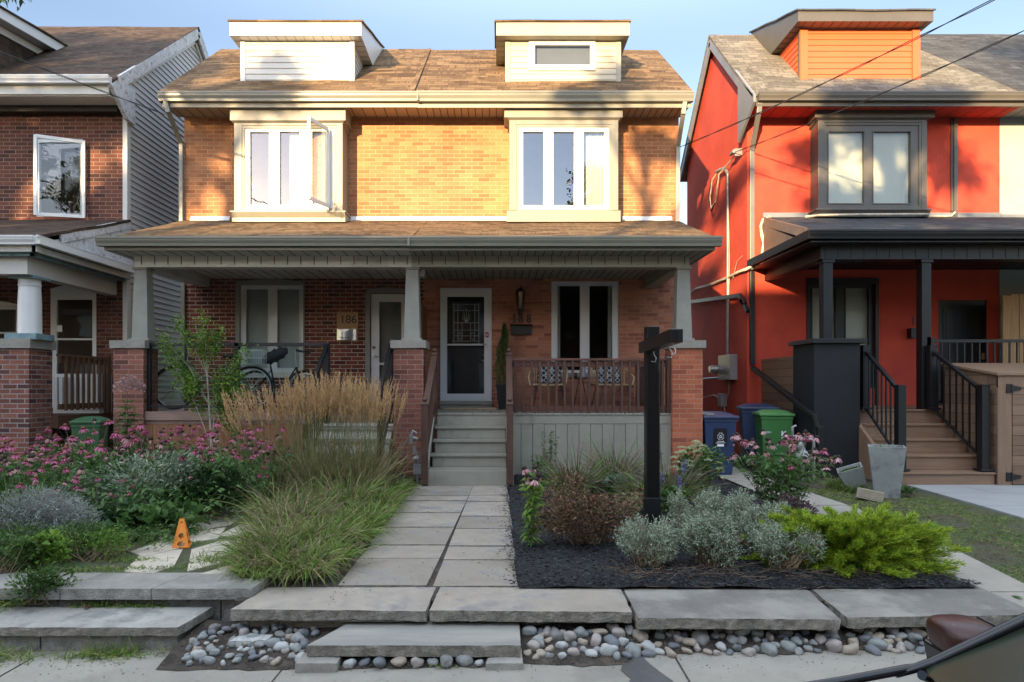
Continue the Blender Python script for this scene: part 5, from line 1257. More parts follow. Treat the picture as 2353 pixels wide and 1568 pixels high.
# porch of the red house
RPX, RPY = 4.72, 10.3
wavy("porch_roof", RPX+.02, 18, RPY, 3.72, YW, 4.55, M['shingle_slate'], RH, nx=40, seed=19, xa=.27)
b = MB(); gutter(b, RPX, 18, RPY-.1, 3.60, 3.73); b.beam((RPX+.03,RPY-.06,3.67),(RPX+.03,YW,3.67),.10,.13); b.build("gutter", M['blackmetal'], RH)
b = MB(); b.beam((RPX+.02,RPY+.1,3.72),(RPX+.28,YW,4.47),.04,.15); b.add([(RPX+.06,RPY+.2,3.6),(RPX+.25,YW,3.6),(RPX+.25,YW,4.42)],[(0,1,2)]); b.build("bargeboard", M['fasciabrown'] if 'fasciabrown' in M else M['greytrim'], RH)
b = MB(); soffit(b, RPX+.05, 18, RPY, YW, 3.56, .2); b.build("porch_ceiling", [M['blackpaint'], M['grooveshade']], RH)
b = MB(); b.box(5.03, 18, 10.55, 10.75, 3.35, 3.56); x = 5.1
while x < 12: b.box(x, x+.012, 10.543, 10.55, 3.37, 3.54); x += .20
b.box(5.03,5.2,10.75,YW,3.35,3.56); b.build("porch_beam", M['blackpaint'], RH)
for x in (5.09, 6.62, 9.9):
    b = MB(); b.box(x, x+.145, 10.58, 10.73, .95 if x > 6 else 2.0, 3.35); b.box(x-.02,x+.165,10.56,10.75,3.30,3.352); b.build("porch_post", M['blackmetal'], RH, bevel=.004)
b = MB(); b.box(4.82, 5.52, 10.32, 11.05, -.1, 2.03); kp = b.build("black_pier", M['blackstucco'], RH, bevel=.006)
b = MB(); b.box(4.77, 5.60, 10.26, 11.12, 2.03, 2.10); b.build("pier_cap", M['blackpaint'], kp, bevel=.006)
b = MB(); b.box(4.96,5.0,11.06,12.72,.82,1.88); x = 0; b.build("wood_panel", M['comp_plank'], RH)
b = MB(); b.box(4.94,5.01,11.06,12.74,.66,.80); b.box(5.0,18,10.62,YW,.96,1.02); b.build("porch_deck", M['composite'], RH)
# steps
for k in range(5):
    z = 1.02-.208*k-(.0 if k else 0); y = 10.55-.283*k
    x0 = 5.56; x1 = 6.90
    b = MB(); b.box(x0, x1, y-.025, y+.30, z-.028, z); s = b.build("step", M['composite'], RH, bevel=.004)
    r = MB(); r.box(x0, x1-.002, y, y+.02, z-.205, z-.029); r.build("riser", M['composite'], s)
b = MB(); b.prism([(9.42,.16),(10.6,.98),(10.6,0),(9.42,0)], 'x', 5.50, 5.555); b.build("stringer", M['comp_v'], RH)
def rrail(xb, xt, par):
    b = MB(); y0, y1 = 9.50, 10.50; zb0 = .20; zt0 = 1.0
    b.beam((xb,y0,1.30),(xt,y1,1.93),.05,.045); b.beam((xb,y0,.36),(xt,y1,1.06),.03,.035)
    o = b.build("stair_rail", M['blackmetal'], par, bevel=.003)
    for (x, y, a, c_) in ((xb,y0,.20,1.385),(xt,y1,1.02,2.0)):
        p = MB(); p.box(x-.055,x+.055,y-.055,y+.055,a,c_); p.box(x-.09,x+.09,y-.09,y+.09,a,a+.03); p.box(x-.06,x+.06,y-.06,y+.06,c_,c_+.012); p.build("rail_post", M['blackmetal'], o, bevel=.004)
    for k in range(1, 8):
        t = k/8; x = xb+(xt-xb)*t; y = y0+(y1-y0)*t
        p = MB(); p.box(x-.010,x+.010,y-.010,y+.010,.36+.70*t,1.29+.64*t); p.build("baluster", M['blackmetal'], o)
rrail(5.64, 5.69, RH); rrail(6.80, 6.72, RH)
b = MB(); b.box(6.75, 11, 10.62, 10.67, Z(787,10.6), Z(780,10.6)); b.box(6.75, 11, 10.63, 10.66, 1.12, 1.15); PR = b.build("porch_railing", M['blackmetal'], RH)
x = 6.85
while x < 9.2: b = MB(); b.box(x-.01,x+.01,10.635,10.655,1.12,Z(785,10.6)); b.build("baluster", M['blackmetal'], PR); x += .118
b = MB(); b.box(6.70,6.82,10.58,10.70,1.02,Z(775,10.6)); b.build("rail_post", M['blackmetal'], PR)
# storage box beside the steps
sh = MB(); sh.prism([(9.40,0),(9.40,1.52),(10.52,1.68),(10.52,0)], 'x', 6.93, 8.8); SHD = sh.build("storage_box", M['comp_plank'], None, (7.8,9.9,0))
tag(SHD, "brown wood grain storage box with a sloping lid beside the red house steps", "storage box")
b = MB(); b.add([(6.88,9.34,1.525),(8.85,9.34,1.525),(8.85,10.55,1.70),(6.88,10.55,1.70),(6.88,9.34,1.565),(8.85,9.34,1.565),(8.85,10.55,1.74),(6.88,10.55,1.74)], [(0,3,2,1),(4,5,6,7),(0,1,5,4),(1,2,6,5),(2,3,7,6),(3,0,4,7)]); b.build("lid", M['composite'], SHD, bevel=.004)
b = MB(); b.box(6.91,7.10,9.37,9.40,.0,1.52); b.box(6.91,8.8,9.368,9.40,1.36,1.52); b.build("frame", M['comp_v'], SHD, bevel=.003)
b = MB(); b.box(7.115,8.7,9.375,9.40,.03,1.345); dd = b.build("door", M['comp_plank'], SHD)
for zz in (Z(893,9.37), Z(1096,9.37)):
    b = MB(); b.box(7.02,7.09,9.355,9.37,zz-.06,zz+.06); b.prism([(7.09,zz-.045),(7.22,zz-.02),(7.22,zz+.02),(7.09,zz+.045)], 'y', 9.357, 9.374); b.tube([(7.09,9.355,zz-.055),(7.09,9.355,zz+.055)], .012, 8); b.build("hinge", M['blackmetal'], dd)
# lower window, door, pine screen, mailbox
window(RH, *rw1, YW+.03, [(rw1[0]+.08,X(1925,YW)-.03,rw1[2]+.08,rw1[3]-.08),(X(1935,YW)+.08,rw1[1]-.10,rw1[2]+.08,rw1[3]-.08)], frame='blackpaint', glass='glass_mid', blind='blind_cream', slat=.025)
b = MB(); b.box(rw1[0]-.04,rw1[0],YW-.03,YW+.02,rw1[2],rw1[3]+.04); b.box(rw1[1],rw1[1]+.06,YW-.03,YW+.02,1.02,rw1[3]+.04); b.box(rw1[0]-.04,rw1[1]+.06,YW-.032,YW+.02,rw1[3],rw1[3]+.10); b.build("surround", M['blackpaint'], RH)
b = MB(); b.box(rd[0],rd[1],YW+.04,YW+.08,rd[2],rd[3])
for (u0, u1, v0, v1) in ((.12,.44,.60,.92),(.56,.88,.60,.92),(.12,.44,.10,.52),(.56,.88,.10,.52)):
    w_ = rd[1]-rd[0]; h_ = rd[3]-rd[2]; a = (rd[0]+u0*w_, rd[0]+u1*w_, rd[2]+v0*h_, rd[2]+v1*h_)
    b.box(a[0],a[1],YW+.03,YW+.042,a[2],a[3]); b.box(a[0]+.05,a[1]-.05,YW+.02,YW+.032,a[2]+.06,a[3]-.06)
RD = b.build("front_door", M['blackpaint'], RH, bevel=.004)
b = MB(); b.box(rd[1]-.09,rd[1]-.06,YW+.0,YW+.04,1.38+.5,1.38+.62); b.build("handle", M['brass'] if 'brass' in M else M['rattan'], RD)
b = MB(); x = X(2300,12.2)
for k in range(10): b.box(x+k*.15, x+k*.15+.143, 12.15+.006*(k % 2), 12.19, 1.02, 3.0+.03*math.sin(k)); 
b.build("privacy_screen", M['pine'], RH)
b = MB(); b.box(X(2094,12.6),X(2106,12.6),12.60,12.74,Z(777,12.6),Z(754,12.6)); b.build("mailbox", M['blackmetal'], RH, bevel=.005)
text_mesh(RH, "house_number", "1", X(2100,12.72), Z(747,12.72), YW-.012, .24, M['numeral'])
b = MB(); b.box(X(2150,11.2),X(2200,11.2),11.1,11.3,3.50,3.555); b.build("porch_light", M['blackpaint'], RH)

# fence closing the passage at the back
t = thing("back_fence", "old board fence far back between the brick house and the red house", "fence", (4.05, 17.6, 0))
b = MB()
for k in range(9): b.box(3.35+k*.155, 3.35+k*.155+.148, 17.6+.006*(k % 2), 17.62+.006*(k % 2), 0, 1.80+.02*math.sin(k*2.1))
b.build("boards", M['cedar'], t)
for z_ in (.5, 1.4): b = MB(); b.box(3.35, 4.75, 17.63, 17.67, z_, z_+.09); b.build("rail", M['cedar'], t)
for x_ in (3.36, 4.66): b = MB(); b.box(x_, x_+.09, 17.67, 17.76, 0, 1.9); b.build("post", M['cedar'], t)
# ================================================================ things fixed to or standing by the houses
# address plate 186 with steel mailbox
YP = YW-.03
t = thing("address_plate", "honey coloured wooden address plate with the number 186 beside the left door", "address plate", (X(799,YP), YP, Z(786,YP)))
b = MB(); b.box(X(774,YP), X(823,YP), YP-.0, YP+.028, Z(786,YP), Z(717,YP)); b.build("board", M['plywood'], t, bevel=.003)
text_mesh(t, "numerals", "186", X(800.5,YP), Z(743,YP), YP-.006, .215, M['numeral'], .005)
t = thing("steel_mailbox", "curved stainless steel mailbox with a no junk mail sticker under the number 186", "mailbox", (X(796,YP), YP-.05, Z(783,YP)))
b = MB(); n = 16; x0, x1 = X(775,YP), X(812,YP); zt, zb = Z(755,YP), Z(782,YP); vs = []
for i in range(n+1):
    u = i/n; x = x0+(x1-x0)*u; y = YP-.035-.055*math.sin(PI*min(1, u*1.02)); zz = zt-.07*math.sin(PI*min(1, max(0, u*1.08)))**1.2
    vs += [(x, y, zb+.01*(abs(u-.5)*2)**4), (x, y, zz)]
b.add(vs, [(2*i,2*i+2,2*i+3,2*i+1) for i in range(n)], 0, True); b.build("front", M['steel'], t)
b = MB(); b.box(x0, X(820,YP), YP-.03, YP-.002, zb-.01, zt-.01); b.build("back", M['steel'], t, bevel=.006)
text_mesh(t, "sticker_lettering", "No Junk Mail", (x0+x1)/2, zb+.028, YP-.095, .036, M['darkink'], .0008)
# numerals 188
t = thing("house_numerals", "dark serif numerals reading 188 on the pink brick beside the door", "house number", (X(1198,YW), YW, Z(742,YW)))
for ch, px in (("1", 1182), ("8", 1197), ("8", 1215)):
    b = MB(); x = X(px, YW-.03); zb = Z(742, YW-.03); h = .172; y0, y1 = YW-.03, YW-.008
    if ch == "1":
        b.box(x-.016, x+.016, y0, y1, zb, zb+h); b.box(x-.042, x+.042, y0+.002, y1, zb, zb+.016); b.prism([(x-.016,zb+h),(x-.016,zb+h-.03),(x-.045,zb+h-.05),(x-.045,zb+h-.035)], 'y', y0+.001, y1)
    else:
        for (cz, ro, ri) in ((zb+.044,.046,.018),(zb+.124,.040,.016)):
            n = 20
            for i in range(n):
                a, c_ = 2*PI*i/n, 2*PI*(i+1)/n
                o = [(x+ro*math.cos(v), cz+ro*math.sin(v)) for v in (a, c_)]; q = [(x+ri*.62*math.cos(v), cz+ri*1.25*math.sin(v)) for v in (a, c_)]
                b.prism([o[0], o[1], q[1], q[0]], 'y', y0+.0005*(ro < .045), y1)
    b.build("numeral", M['numeral'], t)
t = thing("wall_lantern", "black wall lantern above the number 188 beside the door", "wall lamp", (X(1196,YW), YW, Z(727,YW)))
lx = X(1196,YW-.15); b = MB(); zt = Z(672,YW-.15); zb = Z(710,YW-.15); cyl = YW-.16
for k in range(6):
    a = PI/3*k; b.tube([(lx+.055*math.cos(a),cyl+.055*math.sin(a),zb),(lx+.085*math.cos(a),cyl+.085*math.sin(a),zt)], .006, 5)
b.lathe([(.0,.0),(.06,0),(.065,.02),(.05,.03)], lx, cyl, 12, cz=zb-.02); b.lathe([(.10,0),(.07,.04),(.03,.07),(.012,.09),(.02,.10),(0,.12)], lx, cyl, 12, cz=zt); b.lathe([(0,-.08),(.02,-.06),(.03,-.02),(.05,0)], lx, cyl, 12, cz=zb-.02)
b.tube([(lx,cyl,zb-.05),(lx,YW-.06,zb-.12),(lx,YW-.01,zb+.0)], .010, 6); b.box(lx-.045,lx+.045,YW-.02,YW-.002,zb-.10,zb+.12); b.build("frame", M['bronze'], t)
b = MB(); b.lathe([(.052,0),(.080,zt-zb)], lx, cyl, 6, cz=zb, smooth=False); M['seedglass'] = glass_mat("seeded_glass", .12, (.5,.46,.38), .1); b.build("glass", M['seedglass'], t)
t = thing("wall_mailbox", "small dark rectangular mailbox on the pink brick under the number 188", "mailbox", (X(1198,YW), YW-.1, Z(769,YW)))
b = MB(); b.box(X(1174,YW-.1),X(1222,YW-.1),YW-.10,YW-.002,Z(769,YW-.1),Z(750,YW-.1)); b.build("box", M['blackpaint'], t, bevel=.005)
b = MB(); b.prism([(YW-.115,Z(752,YW-.1)),(YW-.115,Z(749,YW-.1)),(YW-.002,Z(744,YW-.1)),(YW-.002,Z(749,YW-.1))], 'x', X(1172.5,YW-.1), X(1223.5,YW-.1)); b.build("lid", M['blackpaint'], t, bevel=.004)
b = MB(); b.box(X(984,12.5),X(1110,12.5),12.05,12.62,.968,.985) if False else b.box(X(1020,12.3),X(1140,12.3),12.15,12.60,.966,.985)
tag(b.build("door_mat", M['rattan'], None, (X(1080,12.3),12.3,.966)), "thin tan door mat below the storm door of number 188", "door mat")

# conical topiary in a tall dark pot
tx, ty = X(1157,12.25), 12.22
t = thing("potted_topiary", "narrow cone shaped evergreen in a tall dark pot on the porch", "potted plant", (tx, ty, .963))
b = MB(); b.frustum(tx, ty, .963, 1.40, .17, .17, .27, .27); b.box(tx-.142,tx+.142,ty-.142,ty+.142,1.385,1.42); b.build("pot", M['blackpaint'], t, bevel=.006)
f = FB(); n = 7000; u = rng.random(n)**.85; a = rng.uniform(0,2*PI,n); hz = 1.40+u*1.09; rr = (1-u)**.7*.20*(.72+.28*np.sin(a*3+u*18))*rng.uniform(.6,1.05,n)
P = np.stack([tx+rr*np.cos(a)+.02*np.sin(hz*6), ty+rr*np.sin(a), hz],1); D = np.stack([np.cos(a), np.sin(a), rng.uniform(.3,1.6,n)],1)
f.leaves(P, D, rng.uniform(.02,.045,n), .009, .05); f.stem([(tx,ty,1.38)],[(tx,ty,2.3)],.012,.004,1); f.build("foliage", [L_green, M['bark']], t)

# rattan chairs with patterned cushions, round table
def chair(cx, cy, rz, label):
    t = thing("rattan_chair", label, "chair", (0,0,0), "rattan chairs on the porch")
    w, d, sh, bh = .30, .27, .44, .86
    b = MB()                                        # wicker shell of fine canes
    for k in range(17):
        u = -1+2*k/16; x = u*w; top = bh-.10*abs(u)**3
        b.tube([(x*.93,-d*.0+.0,sh),(x, d+.02-.10*abs(u)**2.5, sh+.03),(x*1.02, d+.07-.12*abs(u)**2.5, top)], .007, 5)
    for zz in (sh+.02,.55,.66,.76,bh-.01):
        b.tube([( (-1+2*k/12)*w*1.02, d+.06-.12*abs(-1+2*k/12)**2.5-.03*(bh-zz), zz-(.10*abs(-1+2*k/12)**3 if zz > .8 else 0)) for k in range(13)], .011 if zz > .8 else .008, 6)
    for s in (-1, 1): b.tube([(s*w,-d+.05,sh),(s*(w+.03),-d+.03,sh+.13),(s*(w+.03),0,sh+.22),(s*w*1.02,d-.04,bh-.12)], .013, 6)
    b.build("backrest", M['rattan'], t)
    b = MB()
    for k in range(20): y = -d+2*d*k/19; b.tube([(-w*.96,y,sh),(0,y,sh-.015),(w*.96,y,sh)], .010, 5)
    b.tube([(-w,-d,sh),(w,-d,sh),(w,d,sh),(-w,d,sh),(-w,-d,sh)], .014, 6); b.build("seat", M['rattan'], t)
    for sx in (-1, 1):
        for sy in (-1, 1):
            b = MB(); b.tube([(sx*w*.72,sy*d*.7,sh-.01),(sx*w*.98,sy*d*1.05,0)], .009, 6); b.build("leg", M['blackmetal'], t)
    c = MB(); cz, ch, cw = sh+.20, .36, .40          # cushion: black with a white geometric line pattern
    n = 8; front = []; 
    def cp(u, v, s): 
        puff = .05*(1-abs(2*u-1)**3)*(1-abs(2*v-1)**3)+.012
        return (-cw/2+cw*u, .13+.10*v-s*puff, sh+.03+ch*v)
    for s in (1, -1):
        vs = [cp(i/n, j/n, s) for j in range(n+1) for i in range(n+1)]
        c.add(vs, [(j*(n+1)+i, j*(n+1)+i+1, (j+1)*(n+1)+i+1, (j+1)*(n+1)+i) for j in range(n) for i in range(n)], 0, True)
    cu = c.build("cushion", M['bag'], t)
    p = MB()
    def sq(cu_, cv, r):
        q = [(cu_, cv-r), (cu_+r, cv), (cu_, cv+r), (cu_-r, cv), (cu_, cv-r)]
        for a_, b_ in zip(q, q[1:]):
            m_ = 4
            pts = [(a_[0]+(b_[0]-a_[0])*i/m_, a_[1]+(b_[1]-a_[1])*i/m_) for i in range(m_+1)]
            pts = [(min(.98,max(.02,x)), min(.98,max(.02,y))) for x, y in pts]
            p.tube([Vector(cp(x, y, 1))+Vector((0,-.002,0)) for x, y in pts], .0042, 4, caps=False)
    for i in range(4):
        for j in range(4):
            c0, c1 = .14+.24*i, .14+.24*j
            sq(c0, c1, .115)
            if (i+j) % 2 == 0: sq(c0, c1, .06)
    p.build("cushion_pattern", M['ink'], cu)
    t.location = (cx, cy, .963); t.rotation_euler = (0,0,rz)
    return t
chair(X(1260,11.9), 11.85, rad(-8), "rattan chair with patterned cushion, on the left of the small porch table")
chair(X(1404,11.9), 11.85, rad(8), "rattan chair with patterned cushion, on the right of the small porch table")
t = thing("side_table", "small round black metal table between the two rattan chairs", "table", (X(1334,11.9), 11.8, .963)); tx2 = X(1334,11.8)
b = MB(); b.lathe([(0,0),(.18,0),(.185,.012),(.18,.022),(0,.022)], tx2, 11.8, 28, cz=1.50); b.build("tabletop", M['blackmetal'], t)
for a in (0.3, 2.4, 4.5): b = MB(); b.tube([(tx2+.03*math.cos(a),11.8+.03*math.sin(a),1.50),(tx2+.16*math.cos(a),11.8+.16*math.sin(a),.965)], .008, 6); b.build("leg", M['blackmetal'], t)
jx, jy = X(1340,11.78), 11.76
b = MB(); b.lathe([(0,0),(.055,0),(.058,.03),(.042,.12),(.036,.17),(.04,.20),(.034,.20),(0,.18)], jx, jy, 20, cz=1.523); b.tube([(jx+.035,jy,1.70),(jx+.085,jy,1.67),(jx+.075,jy,1.60),(jx+.045,jy,1.57)], .007, 6)
tag(b.build("pitcher", M['bluetrim'], None, (jx,jy,1.523)), "slim dark grey pitcher standing on the small round porch table", "pitcher")
b = MB(); b.lathe([(0,0),(.035,0),(.04,.09),(.036,.09),(.032,.01)], X(1321,11.75), 11.74, 16, cz=1.523)
tag(b.build("tumbler", M['blackmetal'], None, (X(1321,11.75),11.74,1.523)), "short dark tumbler beside the pitcher on the porch table", "cup")

# bicycles behind the black railing
def bicycle(x0, x1, y, zc, R, frame_m, label, basket=False, dark=False, hx=None, hz=None):
    t = thing("bicycle", label, "bicycle", ((x0+x1)/2, y, .955), "bicycles on the left porch")
    for i, x in enumerate((x0, x1)):
        b = MB(); b.torus((x,y,zc), R, .017, 'y', 44, 8); w = b.build("wheel", M['rubber'], t)
        b = MB(); b.torus((x,y,zc), R-.026, .011, 'y', 44, 6); b.build("rim", M['steel'], w)
        b = MB(); b.ell((x,y,zc), (.03,.045,.03))
        for k in range(20):
            a = 2*PI*k/20; b.tube([(x,y+.02*(-1)**k,zc),(x+(R-.03)*math.cos(a+.2*(-1)**k),y,zc+(R-.03)*math.sin(a+.2*(-1)**k))], .0022, 4, caps=False)
        b.build("spokes", M['steel'], w)
        b = MB()
        for k in range(22):
            a0 = PI*(.12+.80*k/22); a1 = PI*(.12+.80*(k+1)/22)
            for s0, s1 in ((-1,0),(0,1)):
                P_ = [(x+(R+.03-.012*abs(s))*math.cos(a), y+.025*s, zc+(R+.03-.012*abs(s))*math.sin(a)) for a, s in ((a0,s0),(a0,s1),(a1,s1),(a1,s0))]
                b.add(P_, [(0,1,2,3)], 0, True)
        b.build("mudguard", frame_m, t)
    dx = x1-x0
    hz = hz or zc+.62; hxx = x0+dx*.20
    bb = (x0+dx*.58, y, zc-.06); seat = (x0+dx*.70, y, zc+.42); head = (x0+dx*.17, y, zc+.40); hl = (x0+dx*.14, y, zc+.30)
    b = MB(); b.tube([hl,(x0+dx*.30,y,zc+.05),bb], .016, 8); b.tube([head,(x0+dx*.34,y,zc+.18),(x0+dx*.60,y,zc+.06)], .014, 8); b.tube([bb,seat], .015, 8); b.tube([head,hl], .020, 8)
    for s in (-1, 1):
        b.tube([bb,(x1,y+.05*s,zc)], .009, 6); b.tube([(x0+dx*.68,y,zc+.36),(x1,y+.05*s,zc)], .008, 6)
        b.tube([hl,(x0+dx*.10,y+.045*s,zc+.2),(x0+dx*.02,y+.05*s,zc+.05),(x0,y+.05*s,zc)], .010, 6)
    b.build("frame", frame_m, t)
    b = MB(); b.tube([head,(hxx,y,hz)], .011, 8)
    b.tube([(hxx+.20,y-.22,hz-.03),(hxx+.05,y-.20,hz),(hxx-.03,y-.05,hz+.01),(hxx-.03,y+.05,hz+.01),(hxx+.05,y+.20,hz),(hxx+.20,y+.22,hz-.03)], .011, 8); b.build("handlebar", M['steel'], t)
    b = MB()
    for s in (-1, 1): b.tube([(hxx+.20,y+.22*s,hz-.03),(hxx+.08,y+.205*s,hz-.005)], .017, 8)
    b.build("grips", M['rubber'], t)
    b = MB(); b.ell((seat[0]+.02,y,seat[2]+.09), (.12,.075,.035)); b.tube([seat,(seat[0],y,seat[2]+.08)], .012, 6); b.build("saddle", M['rubber'], t)
    b = MB(); b.torus((bb[0],y-.03,bb[2]), .085, .006, 'y', 24, 5); b.tube([bb,(bb[0]+.07,y-.06,bb[2]-.15),(bb[0]+.07,y-.12,bb[2]-.15)], .009, 6); b.tube([bb,(bb[0]-.07,y+.06,bb[2]+.15),(bb[0]-.07,y+.12,bb[2]+.15)], .009, 6); b.box(bb[0]+.02,bb[0]+.12,y-.13,y-.06,bb[2]-.165,bb[2]-.145); b.build("crankset", M['steel'], t)
    if basket:
        k = MB(); a0, a1, z0, z1, ya, yb2_ = X(556,y), X(606,y), Z(837,y), Z(805,y), y-.13, y+.13
        for zz in (z0, (z0*.55+z1*.45), z1): k.tube([(a0,ya,zz),(a1,ya,zz),(a1,yb2_,zz),(a0,yb2_,zz),(a0,ya,zz)], .005, 5)
        for i in range(10): xx = a0+(a1-a0)*i/9; k.tube([(xx,ya,z1),(xx,ya,z0),(xx,yb2_,z0),(xx,yb2_,z1)], .003, 4)
        for i in range(5): yy = ya+(yb2_-ya)*i/4; k.tube([(a0,yy,z1),(a0,yy,z0),(a1,yy,z0),(a1,yy,z1)], .003, 4)
        k.build("wire_basket", M['white'], t)
        k = MB(); k.tube([(x1-.28,y,z0-.02),(x1+.28,y,z0-.02)], .008); k.tube([(x1+.25,y+.05,z0-.02),(x1,y+.05,zc)], .006); k.tube([(x1-.25,y-.06,z0-.02),(x1+.28,y-.06,z0-.02)], .006); k.build("rack", M['steel'], t)
    return t
bicycle(X(400,11.0), X(578,11.0), 11.0, Z(892,11.0), .335, M['bikegreen'], "grey green step through bicycle with a white wire basket leaning behind the railing", True, hz=Z(775,11.0))
bk = bicycle(X(700,11.45), X(588,11.45), 11.45, 1.30, .32, M['blackmetal'], "dark bicycle with swept handlebars beside the window of number 186", hz=Z(806,11.45))
b = MB(); sx = X(637,11.35)
n = 12; vs = []
for i in range(n+1):
    for j in range(9):
        a = 2*PI*j/8; u = i/n
        cxx = sx-.22+.40*u; czz = Z(832,11.35)+.02+.16*u; r = .11*math.sin(PI*(.12+.80*u))**.6*(1+.15*math.sin(i*2.1+j))
        vs.append((cxx+.3*r*math.sin(a)*-.3, 11.30+r*.9*math.cos(a), czz+r*math.sin(a)))
b.add(vs, [(i*9+j, i*9+j+1, (i+1)*9+j+1, (i+1)*9+j) for i in range(n) for j in range(8)], 0, True)
tag(b.build("bicycle_bag", M['bag'], None, (sx,11.3,1.3)), "dark fabric bag hanging over the dark bicycle under the window", "bag")
b = MB(); x0, x1, yy = X(735,11.9), X(838,11.9), 11.9
for x in (x0, x1): b.box(x-.03,x+.03,yy-.03,yy+.03,.955,1.50)
b.box(x0,x1,yy-.02,yy+.02,1.40,1.50)
for k in range(8): b.box(x0+.04+k*.1,x0+.09+k*.1,yy-.012,yy+.012,1.12,1.40)
b.box(x0,x1,yy-.3,yy+.02,1.08,1.12); b.box(x0-.02,x0+.04,yy-.3,yy-.25,.955,1.3); b.box(x1-.04,x1+.02,yy-.3,yy-.25,.955,1.3)
tag(b.build("bench", M['brown_rail'], None, ((x0+x1)/2,yy,.955)), "dark wooden bench against the brick below the address plate", "bench")

M['bingreen_dull'] = surf("dull_green_plastic", (.03,.095,.035), .5, .15, 3, 60, .08)
# ================================================================ bins
def bin_(cx, cy, z0, w, d, h, body, lid, label, mark=None, rz=0, name="wheelie_bin"):
    t = thing(name, label, "bin", (0,0,0), "wheelie bins between the houses")
    b = MB(); b.frustum(0, 0, .07, h, w*.78, d*.80, w*.98, d*.98); b.frustum(0,0,.02,.07,w*.70,d*.7,w*.78,d*.80); b.box(-w*.5,w*.5,-d*.5,d*.5,h-.06,h); b.frustum(0,-d*.02,h*.30,h*.34,w*.83,d*.86,w*.84,d*.88); b.build("body", body, t, bevel=.012)
    b = MB(); b.box(-w*.54,w*.54,-d*.54,d*.52,h,h+.045); n = 8; vs = []
    for j in range(5):
        for i in range(n+1):
            u = -1+2*i/n; v = j/4; vs.append((u*w*.50, -d*.50+d*v, h+.045+.05*(1-abs(u)**4)*(1-abs(2*v-1)**4)+.012*v))
    b.add(vs, [(j*(n+1)+i,j*(n+1)+i+1,(j+1)*(n+1)+i+1,(j+1)*(n+1)+i) for j in range(4) for i in range(n)], 0, True); b.build("lid", lid, t, bevel=.012)
    b = MB(); b.tube([(-w*.3,d*.56,h-.02),(w*.3,d*.56,h-.02)], .015); b.build("handle", M['binblack'], t)
    for s in (-1, 1): b = MB(); b.tube([(s*w*.40,d*.40,.10),(s*w*.46,d*.40,.10)], .10, 18); b.build("wheel", M['binblack'], t)
    if mark == 'recycle':
        f = lambda z: -d*.40-(z-.07)/(h-.07)*d*.09-.004
        cz = h*.70; tilt = Matrix.Rotation(PI/2+math.atan(d*.09/h), 4, 'X')
        b = MB(); b.quad((-.11,f(.52)-.001,.50),(.10,f(.52)-.001,.50),(.10,f(.79)-.001,.78),(-.11,f(.79)-.001,.78)); b.build("label_panel", M['blackpaint'], t)
        b = MB()
        for k in range(24):
            if k % 6 == 0: continue
            a0, a1 = 2*PI*k/24+.03, 2*PI*(k+1)/24-.05
            P_ = [(r*math.cos(a), 0, r*math.sin(a)) for r, a in ((.044,a0),(.052,a0),(.052,a1),(.044,a1))]
            b.add([(p[0], f(cz+p[2])-.006, cz+p[2]) for p in P_], [(0,1,2,3)])
        for k in range(3):                          # three bent arrows
            a = PI/2+2*PI*k/3
            for (r0, a0, r1, a1) in ((.012,a-.55,.026,a+.35),(.012,a+.2,.026,a+.9)):
                P_ = [(r*math.cos(v), r*math.sin(v)) for r, v in ((r0,a0),(r1,a0+.1),(r1,a1),(r0,a1))]
                b.add([(p[0], f(cz+p[1])-.006, cz+p[1]) for p in P_], [(0,1,2,3)])
        b.build("recycling_mark", M['ink'], t)
        text_mesh(t, "ring_lettering", "RECYCLE", 0, cz+.055, f(cz)-.008, .014, M['ink'], .0003)
        text_mesh(t, "phone_lettering", "1-888-301-2888", 0, cz-.079, f(cz-.08)-.007, .017, M['ink'], .0003, bold=.0006)
        text_mesh(t, "address_lettering", "recycling information line", 0, cz-.10, f(cz-.1)-.007, .0155, M['ink'], .0003, bold=.0006)
        b = MB(); b.box(-.05,.055,f(cz-.15)-.006,f(cz-.15)-.001,cz-.150,cz-.118); b.build("serial_sticker", M['ink'], t)
    if mark == 'M':
        f = lambda z: -d*.40-(z-.07)/(h-.07)*d*.09-.004
        text_mesh(t, "letter_mark", "M", w*.20, h*.66, f(h*.68)-.008, .10, M['ink'], .0005, bold=.004)
        text_mesh(t, "small_lettering", "BIN", w*.20, h*.60, f(h*.62)-.008, .04, M['ink'], .0005, bold=.002)
        text_mesh(t, "side_lettering", "GREEN", -w*.30, h*.70, f(h*.72)-.008, .04, M['ink'], .0005)
    t.location = (cx, cy, z0); t.rotation_euler = (0,0,rz)
    return t
bin_(X(1655,10.45), 10.75, -.05, .52, .58, .93, M['navy'], M['binlid'], "navy blue wheelie bin with a white recycling mark beside the brick pier", 'recycle', rad(3))
bin_(X(1733,11.9), 11.75, .0, .60, .62, .98, M['navy'], M['navy'], "taller navy blue wheelie bin behind the green one", None, rad(-14))
bin_(X(1785,10.95), 11.1, .0, .50, .52, .90, M['bingreen'], M['bingreen_lid'], "bright green bin with white lettering beside the black pier", 'M', rad(-8))
bin_(X(217,10.4), 10.3, -.02, .40, .42, .84, M['bingreen_dull'], M['bingreen_dull'], "dull green bin half hidden behind the coneflowers at the left pier", None, rad(12))
